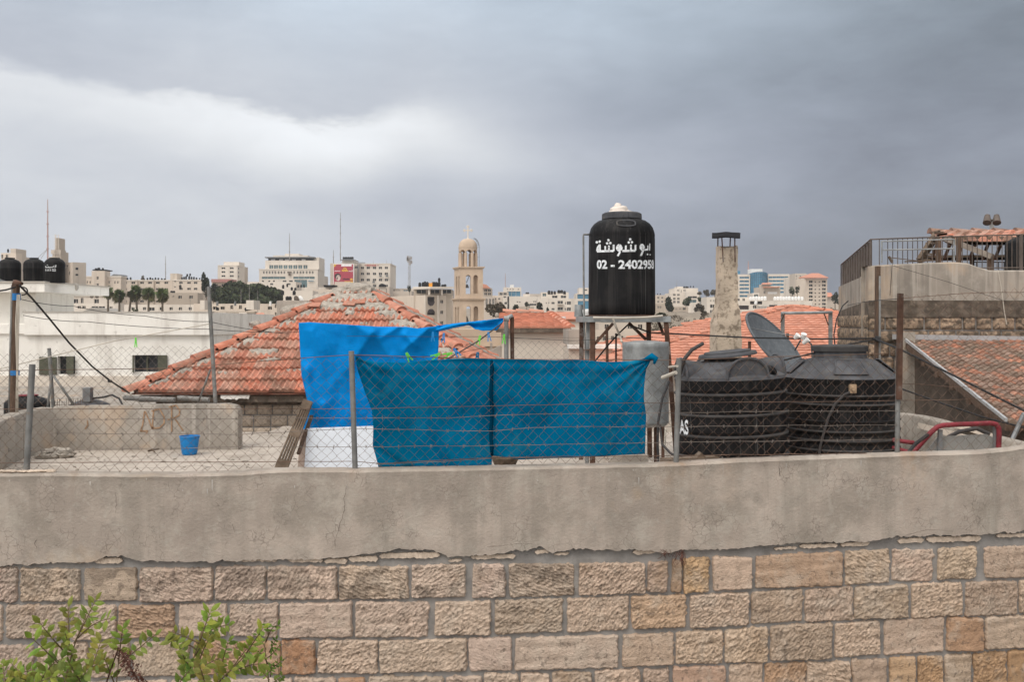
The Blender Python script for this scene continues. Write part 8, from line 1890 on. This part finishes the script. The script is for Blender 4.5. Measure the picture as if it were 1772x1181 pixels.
bld('apartment_block', 'stepped pale hillside block right of the blue glass block', 1366, 1386, 480, 390, 's3', 10, wins=rows([1372, 1379], 2, [(483, 485), (488, 491), (493.5, 496)]))
tree('hillside_tree', 'dark pointed tree left of the red roofed tower block', 1380, 494, 510, 9, 280, 'cypress', 200, sub=3); tree('hillside_tree', 'dusty round tree between glass block and tower block', 1371, 496, 512, 12, 285, 'pine', 220)
tree('hillside_tree', 'dark trees beside the terrace house wall on the skyline', 1445, 506, 530, 16, 260, 'cypress', 300); tree('hillside_tree', 'grey green tree low beside the terrace house wall', 1440, 530, 556, 26, 200, 'scrub', 300)
t = bld('terraced_house', 'tiny red roofed house between the tower block and the terrace house', 1430, 1456, 514, 330, 's2', 8, wins=rows([1440], 3, [(517, 520)]))
b = MB(); b.prism([P(1429, 514, 329), P(1442, 514, 329), P(1439, 508, 332), P(1429, 507, 332)], (0, .3, .2)); b.build('roof', M['tilefar'], t)
bld('terraced_house', 'pale house low between the orange roof and the terrace house', 1425, 1470, 548, 120, 's1', 8, wins=rows([1443], 4, [(552, 556)]))
# filler ridge houses on the skyline, each its own thing
fl_ = [(690, 716, 510, 380, 's2', 'faint house on the ridge behind the telecom tower foot'), (905, 940, 509, 470, 's2', 'faint ridge house behind the roof room of the long pale block'), (1090, 1135, 516, 430, 's2', 'faint ridge house hidden partly behind the tall tank'), (1243, 1280, 512, 330, 's3', 'pale house seen beside the chimney neck'), (1405, 1436, 520, 400, 's1', 'pale house at the foot of the red roofed block'), (50, 112, 470, 240, 's2', 'grey house in the gap between the middle and lettered tanks')]
for x0, x1, yt, Yq, m_, lb in fl_: bld('ridge_house', lb, x0, x1, yt, Yq, m_, 9, wins=rows([lerp(x0, x1, .3), lerp(x0, x1, .7)], 4, [(yt+4, yt+7)]), cat='house')
# ------------------------------------------------------------------ thin city haze
b = MB(); b.bb(-820, 820, -60, 760, -16, 75)
hm = bpy.data.materials.new('haze'); hm.use_nodes = True; nt = hm.node_tree; nt.nodes.clear()
o = nt.nodes.new('ShaderNodeOutputMaterial'); v = nt.nodes.new('ShaderNodeVolumePrincipled')
v.inputs['Color'].default_value = (.86, .9, .96, 1); v.inputs['Density'].default_value = .0003; v.inputs['Anisotropy'].default_value = .3
nt.links.new(v.outputs[0], o.inputs['Volume'])
tag(b.build('haze', hm), kind='stuff')
sc.cycles.volume_bounces = 1
